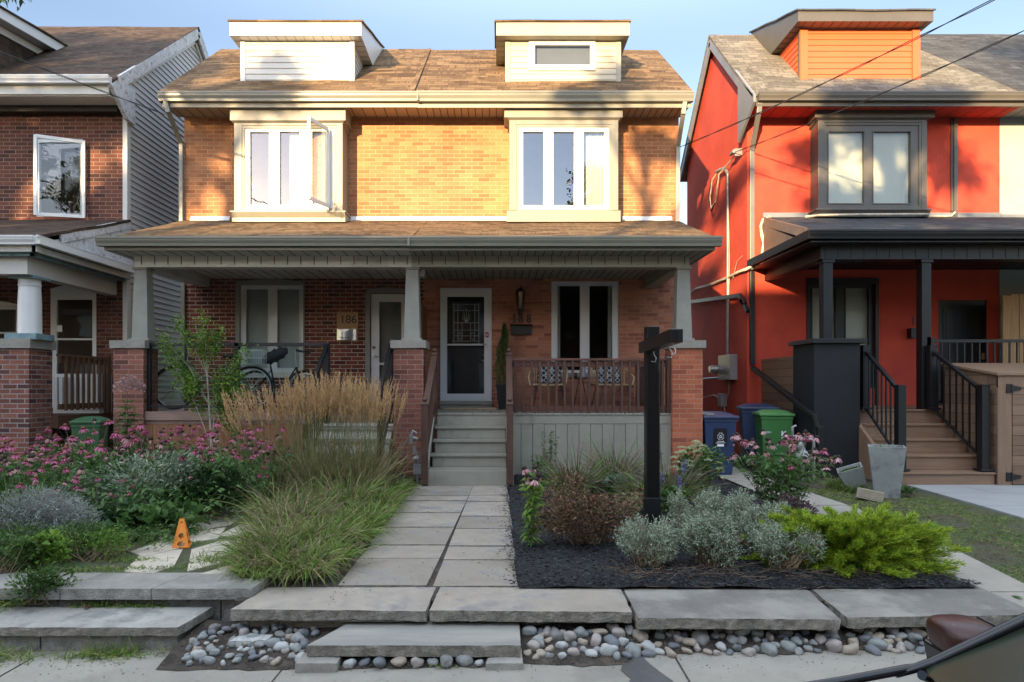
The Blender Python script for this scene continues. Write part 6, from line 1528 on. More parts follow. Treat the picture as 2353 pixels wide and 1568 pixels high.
# grey gas regulator by the black pier
b = MB(); gx, gy = X(1848,10.0), 9.98
b.lathe([(0,0),(.05,.0),(.12,.05),(.13,.12),(.10,.17),(.04,.20),(.03,.26),(0,.26)], gx-.03, gy, 24, cz=.24); b.lathe([(.14,0),(.14,.02)], gx-.03, gy, 24, cz=.33)
b.tube([(gx-.03,gy,.48),(gx-.03,gy,.56),(gx+.02,gy,.60),(gx+.11,gy,.60),(gx+.13,gy,.56),(gx+.13,gy,.0)], .022, 10); b.tube([(gx-.03,gy,.25),(gx-.03,gy,.0)], .03, 10)
b.tube([(gx+.02,gy,.60),(gx-.15,gy,.63),(gx-.18,gy,.66),(gx-.18,gy,.78),(gx-.13,gy,.80)], .020, 10); b.ell((gx+.02,gy,.60), (.04,.04,.04)); b.ell((gx-.06,gy,.50), (.05,.04,.07))
tag(b.build("gas_regulator", M['galv'], None, (gx,gy,0)), "grey gas regulator with bent pipes in front of the black pier", "gas regulator")

# planters, block, traffic cone, real estate post
def planter(cx, cy, z0, w0, w1, h, label, rot=(0,0,0), group=None):
    t = thing("planter", label, "planter", (0,0,0), "square tapered planters beside the red house steps")
    b = MB()
    v = []
    for (z, w) in ((0,w0),(h,w1),(h,w1-.045),(h-.05,w1-.06)): v += [(-w/2,-w/2,z),(w/2,-w/2,z),(w/2,w/2,z),(-w/2,w/2,z)]
    fs = [(0,3,2,1),(12,13,14,15)] + [(k*4+i,k*4+(i+1)%4,k*4+4+(i+1)%4,k*4+4+i) for k in range(3) for i in range(4)]
    b.add(v, fs); b.build("pot", M['pot'], t, bevel=.005)
    b = MB(); w = w1-.06; b.quad((-w/2,-w/2,h-.045),(w/2,-w/2,h-.045),(w/2,w/2,h-.045),(-w/2,w/2,h-.045)); b.build("potting_soil", M['soil'], t)
    f = FB(); n = 260; P = np.stack([rng.uniform(-w*.4,w*.4,n),rng.uniform(-w*.4,w*.4,n),np.full(n,h-.045)],1); D = np.stack([rng.normal(0,.5,n),rng.normal(0,.5,n),rng.uniform(.3,1,n)],1)
    f.leaves(P, D, rng.uniform(.02,.06,n), .012, .2)
    f.blades([(-.05,0,h-.05)], [(-.2,0,1)], .30, .006, .1); f.build("weeds", L_green, t)
    t.location = (cx, cy, z0); t.rotation_euler = rot; return t
planter(X(2037,8.55), 8.55, -.015, .27, .41, .645, "large upright grey tapered planter with weeds in front of the brown steps", (0, 0, rad(-27)))
planter(X(1975,8.95), 8.95, -.03, .20, .31, .36, "smaller grey planter tipped sideways behind the large one", (rad(6), rad(-20), rad(-25)))
b = MB(); b.rough([(-.22,-.10),(.20,-.10),(.20,.10),(-.22,.10)], 0, .19, seg=.05, amp=.004, tamp=.002, seed=9)
for k in range(5): b.box(-.20,.19,-.112,-.098,.03+k*.032,.040+k*.032)
o = b.build("ribbed_block", M['sandbrick'], None, (0,0,0)); o.scale = (.66,.66,.66); o.location = G(1998,1150,.0); o.rotation_euler = (rad(-12),rad(10),rad(-24))
tag(o, "tan ribbed concrete block lying in front of the large grey planter", "concrete block")
cxp, cyp, _ = G(418,1256,.01)
t = thing("traffic_cone", "small orange toy traffic cone standing on the pale flagstone path", "traffic cone", (cxp, cyp, .012))
b = MB(); w0, w1, h = .125, .026, .235                # four flat sides with oval cut-outs
for s in range(4):
    a = PI/2*s+rad(16); ca, sa = math.cos(a), math.sin(a)
    def Pc(u, v): 
        hw = (w0*(1-v)+w1*v)/2; lx_, ly_ = u*hw, -hw
        return (cxp+lx_*ca-ly_*sa, cyp+lx_*sa+ly_*ca, .012+v*h)
    nu, nv = 12, 22
    for j in range(nv):
        for i in range(nu):
            u, v = -1+2*(i+.5)/nu, (j+.5)/nv
            if (u/.50)**2+((v-.14)/.085)**2 < 1 or (u/.46)**2+((v-.42)/.09)**2 < 1 or (u/.55)**2+((v-.88)/.035)**2 < 1 or (abs(abs(u)-.0) < .0): continue
            b.quad(Pc(-1+2*i/nu,j/nv),Pc(-1+2*(i+1)/nu,j/nv),Pc(-1+2*(i+1)/nu,(j+1)/nv),Pc(-1+2*i/nu,(j+1)/nv))
    b.beam(Pc(-1,0), Pc(-1,1), .007, .007)
b.build("shell", M['orange'], t)
b = MB(); a = rad(16)
for s in range(4):
    a1 = PI/4+PI/2*s+a; a2 = a1+PI/2; r = .088; b.beam((cxp+r*math.cos(a1),cyp+r*math.sin(a1),.015),(cxp+r*math.cos(a2),cyp+r*math.sin(a2),.015),.016,.012)
b.build("base", M['orange'], t)
# sign post
px_, py_ = 1.43, 6.25
t = thing("sign_post", "black timber sign post with an empty arm reaching towards the sidewalk", "sign post", (px_, py_, 0))
b = MB(); b.box(px_-.060,px_+.060,py_-.06,py_+.06,-.05,Z(750,6.2)); b.build("post", M['blackgloss'] if 'blackgloss' in M else M['blackpaint'], t, bevel=.006)
b = MB(); b.box(px_-.092,px_-.061,py_-.065,py_+.065,-.05,Z(1172,6.2)); b.box(px_-.09,px_+.065,py_-.075,py_-.061,-.05,Z(1232,6.2)+.35); b.build("stake", M['blackpaint'], t, bevel=.004)
b = MB(); b.beam((1.37,6.32,1.735),(1.305,4.92,1.745),.095,.10); b.build("arm", M['armwood'] if 'armwood' in M else M['blackpaint'], t, bevel=.006)
b = MB()
def hook(p, s=1): b.tube([(p[0],p[1],p[2]),(p[0]+.005,p[1],p[2]-.03*s),(p[0]+.022*s,p[1]-.01,p[2]-.06*s),(p[0]+.015*s,p[1]-.01,p[2]-.095*s),(p[0]-.02*s,p[1],p[2]-.09*s)], .0035, 6)
hook((1.31,5.15,1.69)); hook((1.30,5.0,1.69), .8); hook((px_+.0,py_-.065,Z(808,6.18))); b.build("hook", M['steel'], t)

# ================================================================ overhead service wires
def service(name, A, B_, sag, label, r=.008):
    b = MB(); A = Vector(A); B_ = Vector(B_); n = 90
    for k in range(2):
        pts = []
        for i in range(n+1):
            t_ = i/n; p = A.lerp(B_, t_); p.z -= sag*4*t_*(1-t_); a = t_*60+k*PI
            pts.append(p+Vector((0, .010*math.cos(a), .010*math.sin(a))))
        b.tube(pts, r*.75, 5)
    tag(b.build(name, M['wire'], None, A), label, "overhead wire", "overhead service wires")
a1 = Vector((3.44, 12.72, Z(338,12.72))); e1 = Vector((X(2130,8), 8, Z(2,8))); service("service_wire", a1, a1+(e1-a1)*3.3, .45, "twisted overhead wire running to the right corner of the brick house")
a2 = Vector(SW(1701,350)); a2.x -= .1; e2 = Vector((X(2338,8), 8, Z(2,8))); service("service_wire", a2, a2+(e2-a2)*3.2, .45, "twisted overhead wire running to the insulator on the red house")
a3 = Vector((X(385,12.6), 12.5, Z(268,12.6))); e3 = Vector((X(0,10.5), 10.5, Z(96,10.5))); service("service_wire", a3, a3+(e3-a3)*5, .25, "thin overhead wire crossing the roof of the left brick house", .008)

# ================================================================ river stones
M['st'] = [surf("stone_grey", (.265,.262,.25), .8, .3, 16, 90, .6, .004, dirt=(.15,.148,.138), dscale=9, dthr=.6, objvar=.25), surf("stone_pale", (.44,.43,.40), .8, .25, 18, 120, .5, .003, dirt=(.24,.26,.26), dscale=22, dthr=.52), surf("stone_pink", (.31,.27,.245), .75, .2, 12, 90, .4, .003),
           surf("stone_tan", (.32,.265,.205), .75, .25, 12, 90, .4, .003), surf("stone_dark", (.14,.145,.155), .7, .3, 14, 90, .4, .003), surf("stone_blue", (.225,.235,.225), .7, .25, 14, 90, .4, .003)]
stone_lab = ["mid grey", "pale speckled", "pinkish", "tan", "dark grey", "blue grey"]
def stone_mesh(seed, mt):
    b = MB(); rr = random.Random(seed); n, k = 18, 12; e = (1, rr.uniform(.55,.90), rr.uniform(.45,.75))
    b.ell((0,0,0), e, n, k)
    vs = []
    for v in b.v:
        p = Vector(v); q = p*1.1+Vector((seed*3.1,seed,0)); d = noise.noise(q)*.48+noise.noise(q*2.3)*.14; p = p*(1+d)
        p = Vector([math.copysign(abs(c_)**.92, c_) for c_ in p]); vs.append(tuple(p))
    b.v = vs
    o = b.build("river_stone", mt); return o
protos = [stone_mesh(i*6+j, M['st'][j]) for j in range(6) for i in range(3)]
used = set(); placed = []
def put_stone(x, y, z, r, lab, grp):
    k = random.randrange(18); p = protos[k]
    if k in used: o = p.copy(); link(o)
    else: o = p; used.add(k)
    o.location = (x, y, z); o.scale = (r, r, r); o.rotation_euler = (random.uniform(-.35,.35), random.uniform(-.35,.35), random.uniform(0,2*PI))
    if grp == "river stones along the wall":
        sl = "left of the step" if x < 0 else ("just right of the step" if x < .85 else ("below the third coping slab" if x < 2.14 else "below the rightmost coping slab"))
        lab = "%s, %s row, %s" % (lab, "front" if y < (4.2 if x > .8 else 4.15) else "back", sl)
    tag(o, ("large " if r > .05 else ("medium " if r > .035 else "small "))+stone_lab[k//3]+" "+lab, "stone", grp)
def strip_z(x, y):
    yf = 4.13 if x > .8 else 3.98
    return swz(x)+.09*max(0, min(1, (y-yf)/(4.55-yf)))**.8
tries = 0
zones = [(.19, 3.40, 4.10, 4.42, 190, "river stone"), (-1.92,-1.15, 4.03, 4.47, 74, "river stone")]
for (x0, x1, y0, y1, cnt, lab) in zones:
    c_ = 0; tries = 0
    while c_ < cnt and tries < 5000:
        tries += 1
        x, y = random.uniform(x0, x1), random.uniform(y0, y1); r = random.choice((.022,.028,.034,.040,.048,.056) if x0 < 0 else (.028,.034,.040,.048,.056)) * (1 if x0 > 0 else .85)
        if x < .9 and y0 > 4.09 and x > .19: y -= .05
        if any((x-a)**2+(y-b_)**2 < ((r+q)*.70)**2 for a, b_, q in placed): continue
        placed.append((x, y, r)); put_stone(x, y, strip_z(x, y)+r*.28, r, lab, "river stones along the wall"); c_ += 1
for i, x in enumerate((-.86,-.775,-.69,-.575,-.46,-.37,-.29,-.19,-.10)):
    r = (.040,.034,.056,.052,.040,.034,.050,.045,.030)[i]; put_stone(x, 3.99+.02*(i % 2), swz(x)+r*.6, r, "river stone tucked under the front of the step slab", "river stones under the step")
for i, p in enumerate(protos):
    if i not in used: bpy.data.objects.remove(p)
b = MB(); b.rough([(-1.66,4.22),(-1.44,4.24),(-1.42,4.34),(-1.63,4.33)], -.29, -.20, seg=.03, amp=.02, seed=77); tag(b.build("broken_concrete", M['st'][1], None, (-1.55,4.28,-.27)), "rough broken lump of pale concrete left of the step", "rubble")
b = MB(); b.rough([(-1.80,4.36),(-1.71,4.36),(-1.71,4.45),(-1.80,4.45)], -.28, -.225, seg=.03, amp=.006, seed=78); tag(b.build("broken_brick", M['concblock'], None, (-1.75,4.4,-.27)), "small loose grey block at the corner of the left steps", "rubble")

# ================================================================ parked car in the lower right corner
CZ = -.39
car = thing("parked_car", "dark red car parked at the kerb, its door mirror and windscreen edge in view", "car", (2.4, 1.1, CZ))
yn, yf = .22, 2.0; yc = (yn+yf)/2; hw = (yf-yn)/2
st_ = [(.18,.30,.50,.80),(.24,.22,.66,.86),(.42,.20,.80,.92),(.75,.19,.885,.96),(1.05,.18,.925,.985),(1.30,.18,.955,1.0),(2.2,.18,.965,1.0),(3.2,.18,.985,1.0),(4.0,.20,1.0,.97),(4.35,.28,.96,.90),(4.48,.36,.80,.82)]
b = MB(); prof = [(-1,.0),(-1.0,.35),(-1.0,.62),(-.985,.80),(-.95,.92),(-.88,.985),(-.6,1.01),(0,1.02),(.6,1.01),(.88,.985),(.95,.92),(.985,.80),(1.0,.62),(1.0,.35),(1,.0)]
vs = []
for (x, zb, zt, ws) in st_:
    for (u, v) in prof: vs.append((x, yc+u*hw*ws, CZ+zb+(zt-zb)*v))
n = len(prof); b.add(vs, [(i*n+j,i*n+j+1,(i+1)*n+j+1,(i+1)*n+j) for i in range(len(st_)-1) for j in range(n-1)], 0, True)
b.add([vs[j] for j in range(n)], [tuple(range(n))]); b.add([vs[(len(st_)-1)*n+j] for j in range(n)], [tuple(range(n))])
b.build("body", M['carpaint'], car)
wy = .70; rz0 = 1.42                                   # windscreen and cabin
A = [(1.24,yc-hw*.90,CZ+.945),(1.24,yc+hw*.965,CZ+.95),(2.05,yc+hw*.74,CZ+1.42),(2.05,yc-hw*.74,CZ+1.42)]
n = 10; vs = []
for j in range(n+1):
    for i in range(n+1):
        u, v = i/n, j/n; p = (Vector(A[0])*(1-u)+Vector(A[1])*u)*(1-v)+(Vector(A[3])*(1-u)+Vector(A[2])*u)*v; p.x -= .16*math.sin(PI*u)*(1-v*.5); vs.append(p)
b = MB(); b.add(vs, [(j*(n+1)+i,j*(n+1)+i+1,(j+1)*(n+1)+i+1,(j+1)*(n+1)+i) for j in range(n) for i in range(n)], 0, True); b.build("windscreen", M['carglass'], car)
b = MB(); b.box(1.32, 4.1, yn+.12, yf-.10, CZ+.55, CZ+.90); b.prism([(1.30,CZ+.80),(1.30,CZ+.93),(1.85,CZ+1.0),(1.95,CZ+.8)], 'y', yn+.11, yf-.09); b.build("dashboard", M['rubber'], car)
for s, nm in ((1, 1), (-1, -1)):
    b = MB(); y0 = yc+s*hw*(.975 if s == 1 else .90); y1 = yc+s*hw*.76
    b.tube([(1.16,y0+s*.0,CZ+.93),(1.27,y0,CZ+.965),(1.66,(y0+y1)/2+.0,CZ+1.215),(2.06,y1,CZ+1.43)], [.010,.016,.018,.020], 8, 0); b.build("pillar", M['carblack'], car)
    b = MB(); b.tube([(.62,y0-s*.03,CZ+.865),(1.0,y0-s*.01,CZ+.915),(1.20,y0+s*.005,CZ+.945),(1.7,y0+s*.012,CZ+.985),(3.9,y0+s*.01,CZ+1.0)], .014, 8); b.build("belt_trim", M['carblack'], car)
b = MB(); RP = [(2.03,1.0,1.42),(2.5,1.02,1.47),(3.3,1.0,1.45),(3.9,.92,1.34)]
vs = []
for (x, ws, z) in RP:
    for u in (-1,-.6,0,.6,1): vs.append((x, yc+u*hw*.76*ws, CZ+z+.03*(1-u*u)))
b.add(vs, [(i*5+j,i*5+j+1,(i+1)*5+j+1,(i+1)*5+j) for i in range(3) for j in range(4)], 0, True); b.build("roof_panel", M['carpaint'], car)
b = MB()
for s in (-1, 1): b.add([(1.35,yc+s*hw*.97,CZ+1.0),(4.1,yc+s*hw*.95,CZ+1.0),(3.85,yc+s*hw*.74,CZ+1.36),(2.1,yc+s*hw*.77,CZ+1.43)], [(0,1,2,3)])
b.add([(4.3,yc-hw*.85,CZ+.98),(4.3,yc+hw*.85,CZ+.98),(3.9,yc+hw*.7,CZ+1.35),(3.9,yc-hw*.7,CZ+1.35)], [(0,1,2,3)]); b.build("side_glass", M['carglass'], car)
for x in (.95, 3.6):
    for y in (yn+.02, yf-.20):
        b = MB(); b.tube([(x,y,CZ+.31),(x,y+.19,CZ+.31)], .31, 28); w = b.build("wheel", M['rubber'], car)
        b = MB(); b.tube([(x,y-.005,CZ+.31),(x,y+.195,CZ+.31)], .20, 20); b.build("rim", M['steel'], w)
# door mirror: housing, black base, glass
mc = Vector((X(2212,2.15), 2.13, Z(1467,2.15)))
b = MB(); n, k = 22, 16; vs = []
for i in range(k+1):
    ph = PI*i/k
    for j in range(n):
        a = 2*PI*j/n
        x_ = -math.cos(ph); ra = math.sin(ph)
        def sg(c_, e): return math.copysign(abs(c_)**e, c_)
        xx_ = sg(x_, .55)*.095; rr_ = ra**.50 if ra > 0 else 0
        taper = 1-.18*(x_ < 0)*abs(x_)
        vs.append((mc.x+xx_ + .018*sg(math.sin(a), .7)*rr_*-.6, mc.y+sg(math.cos(a), .75)*.105*rr_*taper, mc.z+.012*x_*-1+sg(math.sin(a), .72)*.070*rr_*taper))
b.add(vs, [(i*n+j,i*n+(j+1) % n,(i+1)*n+(j+1) % n,(i+1)*n+j) for i in range(k) for j in range(n)], 0, True)
mi = b.build("door_mirror", M['mirrorpaint'], car)
b = MB(); b.prism([(mc.x-.088,mc.z-.025),(mc.x+.086,mc.z-.020),(mc.x+.085,mc.z-.078),(mc.x-.02,mc.z-.10),(mc.x-.075,mc.z-.088)], 'y', mc.y-.102, mc.y+.08)
b.tube([(mc.x-.055,mc.y-.03,mc.z-.075),(mc.x-.07,mc.y-.09,mc.z-.115),(1.22,1.95,CZ+.94)], [.030,.026,.014], 10); b.build("mirror_base", M['carblack'], mi, bevel=.012)
b = MB(); b.box(mc.x+.086,mc.x+.100,mc.y-.085,mc.y+.085,mc.z-.052,mc.z+.050); b.build("mirror_glass", M['carblack'], mi, bevel=.006)

# ================================================================ across the street, behind the camera: what shades the lower storeys and shows in the window panes
M['far_brick'] = brick_mat("far_brick", (.26,.11,.07), (.20,.08,.05), (.15,.06,.04), (.35,.28,.22))
far = [(-40,-31.5,8.3),(-31,-22.5,8.5),(-22,-14.2,8.75),(-13.8,-6.35,8.5),(-5.8,2.0,8.65),(2.7,10.4,8.8),(11,19,8.4),(19.6,28,8.7)]
for i, (x0, x1, h) in enumerate(far):
    t = thing("terrace_house", "tall brick house across the street, %s of the row" % ("first second third fourth fifth sixth seventh eighth".split()[i]), "house", ((x0+x1)/2, -16, -.4), "houses across the street")
    b = MB(); b.box(x0, x1, -24, -16, -.45, h-2.6); b.build("wall", M['far_brick'], t)
    b = MB(); b.prism([(-15.6,h-2.8),(-16,h-2.5),(-20,h),(-24,h-2.5),(-24.4,h-2.8)], 'x', x0-.1, x1+.1); b.build("roof", M['shingle_dark'], t)
    for k in range(2):
        for zz in (1.2, 4.3):
            xx = x0+1.6+k*(x1-x0-4.6); b = MB(); b.box(xx,xx+1.3,-16,-15.95,zz,zz+1.6); b.build("window", M['white'], t)
def big_tree(x, y, h, crown, dens, label, seed, zb=3.0, leaf=.17, nc=None, sg=.26):
    r_ = np.random.default_rng(seed)
    t = thing("street_tree", label, "tree", (x, y, -.4), "trees across the street")
    b = MB(); b.tube([(x,y,-.45),(x+.1,y,zb),(x-.1,y+.1,h*.62),(x+.1,y,h*.85)], [.28,.22,.14,.05], 9)
    clus = []
    for k in range(nc or (26 if dens < 200 else 46)):
        a = r_.uniform(0,2*PI); u = r_.uniform(.1,1); rr = crown*r_.uniform(.35,1)*math.sin(PI*(.18+.72*u))
        p = Vector((x+rr*math.cos(a), y+rr*math.sin(a), zb+.5+u*(h-zb-.8))); clus.append(p)
        s = Vector((x,y,max(zb*.8, p.z-1.6))); b.tube([s, s.lerp(p,.5)+Vector((0,0,.2)), p], [.08,.05,.02], 5)
    b.build("trunk", M['bark'], t)
    f = FB(); P = []
    for p in clus: P.append(r_.normal(size=(int(dens*2.6),3))*np.array((.75,.75,.5))*crown*sg+np.array(p))
    P = np.concatenate(P); D = r_.normal(size=P.shape)
    f.leaves(P, D, r_.uniform(leaf*.6,leaf*1.2,len(P)), leaf*.75, .2, flat=.2); f.build("crown", L_treeleaf, t)
big_tree(-18.0, -9, 13.4, 4.3, 190, "tall spreading street tree opposite the left brick house", 1, nc=50, zb=5.2, sg=.10)
big_tree(-25.3, -9, 15.6, 3.4, 190, "street tree farthest left across the street", 2, nc=60, zb=5.2, sg=.12)
big_tree(-13.9, -9.5, 12.4, 1.5, 110, "slim street tree opposite the left bay window", 3, nc=9, zb=8.6, sg=.2)
big_tree(-6.0, -9, 10.9, 1.5, 100, "small street tree opposite the steps of number 188", 4, nc=7, zb=6.4, sg=.2)
big_tree(-1.3, -9, 10.4, 2.6, 130, "open crowned street tree opposite the red house", 5, nc=32, zb=5.6, sg=.12)
big_tree(-3.6, -26, 17.2, 2.9, 170, "tall tree behind the houses opposite the red house", 9, nc=12, zb=9, sg=.2)
big_tree(5.6, -15.0, 13.9, 2.2, 240, "rounded street tree right of the red house across the street", 6)
big_tree(13.0, -15.0, 13.0, 3.4, 260, "street tree farthest right across the street", 7)
f = FB(); n = 420; P = np.stack([np.where(rng.random(n) < .6, -1.12+rng.exponential(.07,n), rng.uniform(-1.1,.15,n)), rng.uniform(4.4,9.3,n), np.zeros(n)],1); P[:,2] = [pz(max(4.85,p[1]))+.009 if p[1] > 4.86 else -.040 for p in P]
a = rng.uniform(0,2*PI,n); f.leaves(P, np.stack([np.cos(a),np.sin(a),rng.uniform(0,.25,n)],1), rng.uniform(.008,.028,n), rng.uniform(.003,.008,n), .05)
n = 700; P = np.stack([rng.uniform(-3.9,3.4,n), rng.uniform(2.9,4.1,n), np.zeros(n)],1); P[:,1] = 4.12-rng.exponential(.10,n); P[:,2] = [swz(p[0])+.004 for p in P]
a = rng.uniform(0,2*PI,n); f.leaves(P, np.stack([np.cos(a),np.sin(a),rng.uniform(0,.2,n)],1), rng.uniform(.006,.020,n), rng.uniform(.003,.008,n), .05)
tag(f.build("path_litter", leaf_mat("path_litter", [(.05,.035,.022),(.12,.08,.05),(.03,.028,.026),(.10,.11,.05)], 0)), "fine dry bits scattered on the stone walk and along the sidewalk edge", "litter", kind="stuff")
f = FB(); n = 2600; P = np.stack([rng.uniform(-2.0,3.4,n), rng.uniform(3.98,4.5,n), np.zeros(n)],1); P[:,2] = [strip_z(p[0],p[1])+.006 for p in P]
P = P[(P[:,0] < .8) | (P[:,1] > 4.12)]; n = len(P); a = rng.uniform(0,2*PI,n)
f.leaves(P, np.stack([np.cos(a),np.sin(a),rng.uniform(0,.5,n)],1), rng.uniform(.008,.035,n), rng.uniform(.002,.010,n), .05)
tag(f.build("ground_litter", leaf_mat("litter", [(.03,.022,.016),(.08,.055,.035),(.16,.11,.07),(.05,.04,.03)], 0)), "dry leaf litter and grit between the river stones", "litter", kind="stuff")
# ================================================================ plants
def rot_dirs(n, up_lo, up_hi, r=rng):
    a = r.uniform(0, 2*PI, n); e = np.radians(r.uniform(up_lo, up_hi, n))
    return np.stack([np.cos(a)*np.cos(e), np.sin(a)*np.cos(e), np.sin(e)], 1)
def disc(n, cx, cy, rx, ry, z=0):
    a = rng.uniform(0, 2*PI, n); r = np.sqrt(rng.random(n)); return np.stack([cx+rx*r*np.cos(a), cy+ry*r*np.sin(a), np.full(n, float(z))], 1)

# ---- coneflower heads (petals and cone), shared meshes
def flower_head(parent, p, kind, size=.05, tilt=(0,0)):
    me = HEADS[kind]
    o = bpy.data.objects.new("flower_head", me[0]); link(o); o.parent = parent; OFF[o] = Vector((0,0,0))
    o.location = Vector(p); o.scale = (size/.05,)*3; o.rotation_euler = (tilt[0], tilt[1], random.uniform(0, 6.28))
    c = bpy.data.objects.new("cone", me[1]); link(c); c.parent = o
    return o
def make_head(petal_m, cone_m, npet, ang, L=.046, W=.013, h=.02):
    f = FB(); n = npet; a = np.arange(n)*2*PI/n+rng.uniform(-.15,.15,n); e = np.radians(ang+rng.uniform(-16,16,n))
    D = np.stack([np.cos(a)*np.cos(e), np.sin(a)*np.cos(e), np.sin(e)], 1); P = np.stack([np.cos(a)*.011, np.sin(a)*.011, np.zeros(n)], 1)
    S = np.stack([-np.sin(a), np.cos(a), np.zeros(n)], 1)*W/2; Ls = (L*rng.uniform(.85,1.1,n))[:, None]; dz = np.array((0,0,1.))
    rows = [P-S*.5, P+S*.5, P+D*Ls*.5-S, P+D*Ls*.5+S, P+D*Ls*.95-dz*Ls*.12-S*.7, P+D*Ls*.95-dz*Ls*.12+S*.7]
    v = np.stack(rows, 1).reshape(-1, 3); b_ = np.arange(n)[:, None]*6
    f._add(v, np.concatenate([b_+np.array([[0,1,3,2]]), b_+np.array([[2,3,5,4]])]), 0)
    o = f.build("flower_head", petal_m); me = o.data; bpy.data.objects.remove(o)
    b = MB(); b.lathe([(.0,-.004),(.016,-.002),(.022,.006),(.020,h*.7),(.011,h*1.15),(0,h*1.2)], 0, 0, 10); o = b.build("cone", cone_m); mc_ = o.data; bpy.data.objects.remove(o)
    return (me, mc_)
HEADS = {'pink': make_head(L_pink, M['cone'], 15, -18), 'pink2': make_head(L_pink, M['cone'], 13, -38), 'fade': make_head(L_fadepink, M['conedark'], 12, -50),
         'pale': make_head(L_palepink, M['cone'], 13, -32, L=.052), 'pale2': make_head(L_palepink, M['conedark'], 11, -55, L=.048), 'seed': make_head(L_fadepink, M['conedark'], 4, -70, L=.03, h=.026)}
def coneflower(h, nst, spread, kinds, leaf=L_green, nl=60, seed=0, hs=.057, label="", group=None, name="coneflower", lmul=1.0):
    random.seed(seed)
    t = thing(name, label, "coneflower", (0,0,0), group)
    f = FB(); A = []; B_ = []; heads = []
    for i in range(nst):
        a = random.uniform(0, 6.28); r = spread*random.uniform(.15, 1); hh = h*random.uniform(.62, 1.0)
        base = np.array((r*.25*math.cos(a), r*.25*math.sin(a), 0)); mid = np.array((r*.55*math.cos(a), r*.55*math.sin(a), hh*.55)); top = np.array((r*math.cos(a), r*math.sin(a), hh))
        A += [base, mid]; B_ += [mid, top]; heads.append(top)
    A = np.array(A); B_ = np.array(B_); f.stem(A, B_, .0035, .0022, 1)
    n = nl*nst//4; k = rng.integers(0, len(A), n); u = rng.random(n)[:, None]; P = A[k]*(1-u)+B_[k]*u; P = P[P[:,2] < h*.72]; n = len(P)
    f.leaves(P, rot_dirs(n, -10, 50), rng.uniform(.05,.12,n)*lmul, rng.uniform(.016,.034,n)*lmul, .35)
    f.build("foliage", [leaf, M['stem']], t)
    for p in heads: flower_head(t, p, random.choice(kinds), hs*random.uniform(.8,1.12), (random.uniform(-.4,.4), random.uniform(-.4,.4)))
    return t
def place(t, x, y, z, rz=0, s=1, label=None, first=False):
    o = t if first else copy_tree(t)
    o.location = (x, y, z); o.rotation_euler = (0,0,rz); o.scale = (s,s,s)
    if label: o["label"] = label
    return o
kp = ['pink','pink','pink2','pink2','fade','fade','seed']
protoC = [coneflower(.94, 6, .30, kp, seed=3+i, label="pink coneflower plant in the thick bed on the left", group="coneflowers in the left garden bed") for i in range(5)]
usedC = set()
def putC(px, Y, rz, s, lab):
    k = random.randrange(5); x = X(px, Y); place(protoC[k], x, Y, 0, rz, s, lab, first=(k not in usedC)); usedC.add(k)
random.seed(11)
C_lab = {0: "pink coneflower growing in front of the left brick pier", 1: "pink coneflower growing in front of the brown railing and green bin", 2: "pink coneflower growing before the pier at the black railing", 3: "pink coneflower growing below the cedar skirt of number 186", 4: "pink coneflower growing beside the tall feather grass"}
for i in range(50):
    px = -70+700*(i+.5)/50+random.uniform(-10,10); Y = random.uniform(6.9, 9.3) if px > 180 else random.uniform(6.0, 9.0)
    s = random.uniform(.74,1.07) - .03*(Y-8)
    putC(px, Y, random.uniform(0,6.28), s, "%s, %s row" % (C_lab[min(4, max(0, int((px+70)//140)))], "front" if Y < 7.5 else ("middle" if Y < 8.4 else "back")))
for (px, py, Y, s) in ((215,1125,6.35,.62),(300,1130,6.3,.58),(110,1105,6.0,.72),(40,1070,5.6,.85),(590,1120,7.0,.7)):
    putC(px, Y, random.uniform(0,6.28), s, "shorter pink coneflower near the front of the left bed, before the grey green sage" if px > 100 and px < 400 else "pink coneflower at the %s of the left garden" % ("front left corner" if px < 120 else "edge of the tall grass"))
for i, p in enumerate(protoC):
    if i not in usedC:
        for c_ in list(p.children_recursive): bpy.data.objects.remove(c_)
        bpy.data.objects.remove(p)
# green understorey of the left bed
f = FB(); n = 15000
P = disc(n, 0, 0, 1, 1); P[:,0] = -6.3+rng.random(n)*4.3; P[:,1] = 5.9+rng.random(n)*3.6
lim = X(300, P[:,1]) + (P[:,1]-5.9)*.75 + .35; keep = P[:,0] < np.minimum(lim, -2.35); P = P[keep]; n = len(P)
hh = .62*np.clip((P[:,1]-5.7)/1.2, .25, 1)*(.8+.3*np.sin(P[:,0]*5)*np.cos(P[:,1]*4)); P[:,2] = hh*rng.random(n)**.6
f.leaves(P, rot_dirs(n, -25, 55), rng.uniform(.05,.13,n), rng.uniform(.018,.045,n), .35)
tag(f.build("leafy_undergrowth", L_green), "dense green leafy undergrowth beneath the pink coneflowers", "undergrowth", kind="stuff")
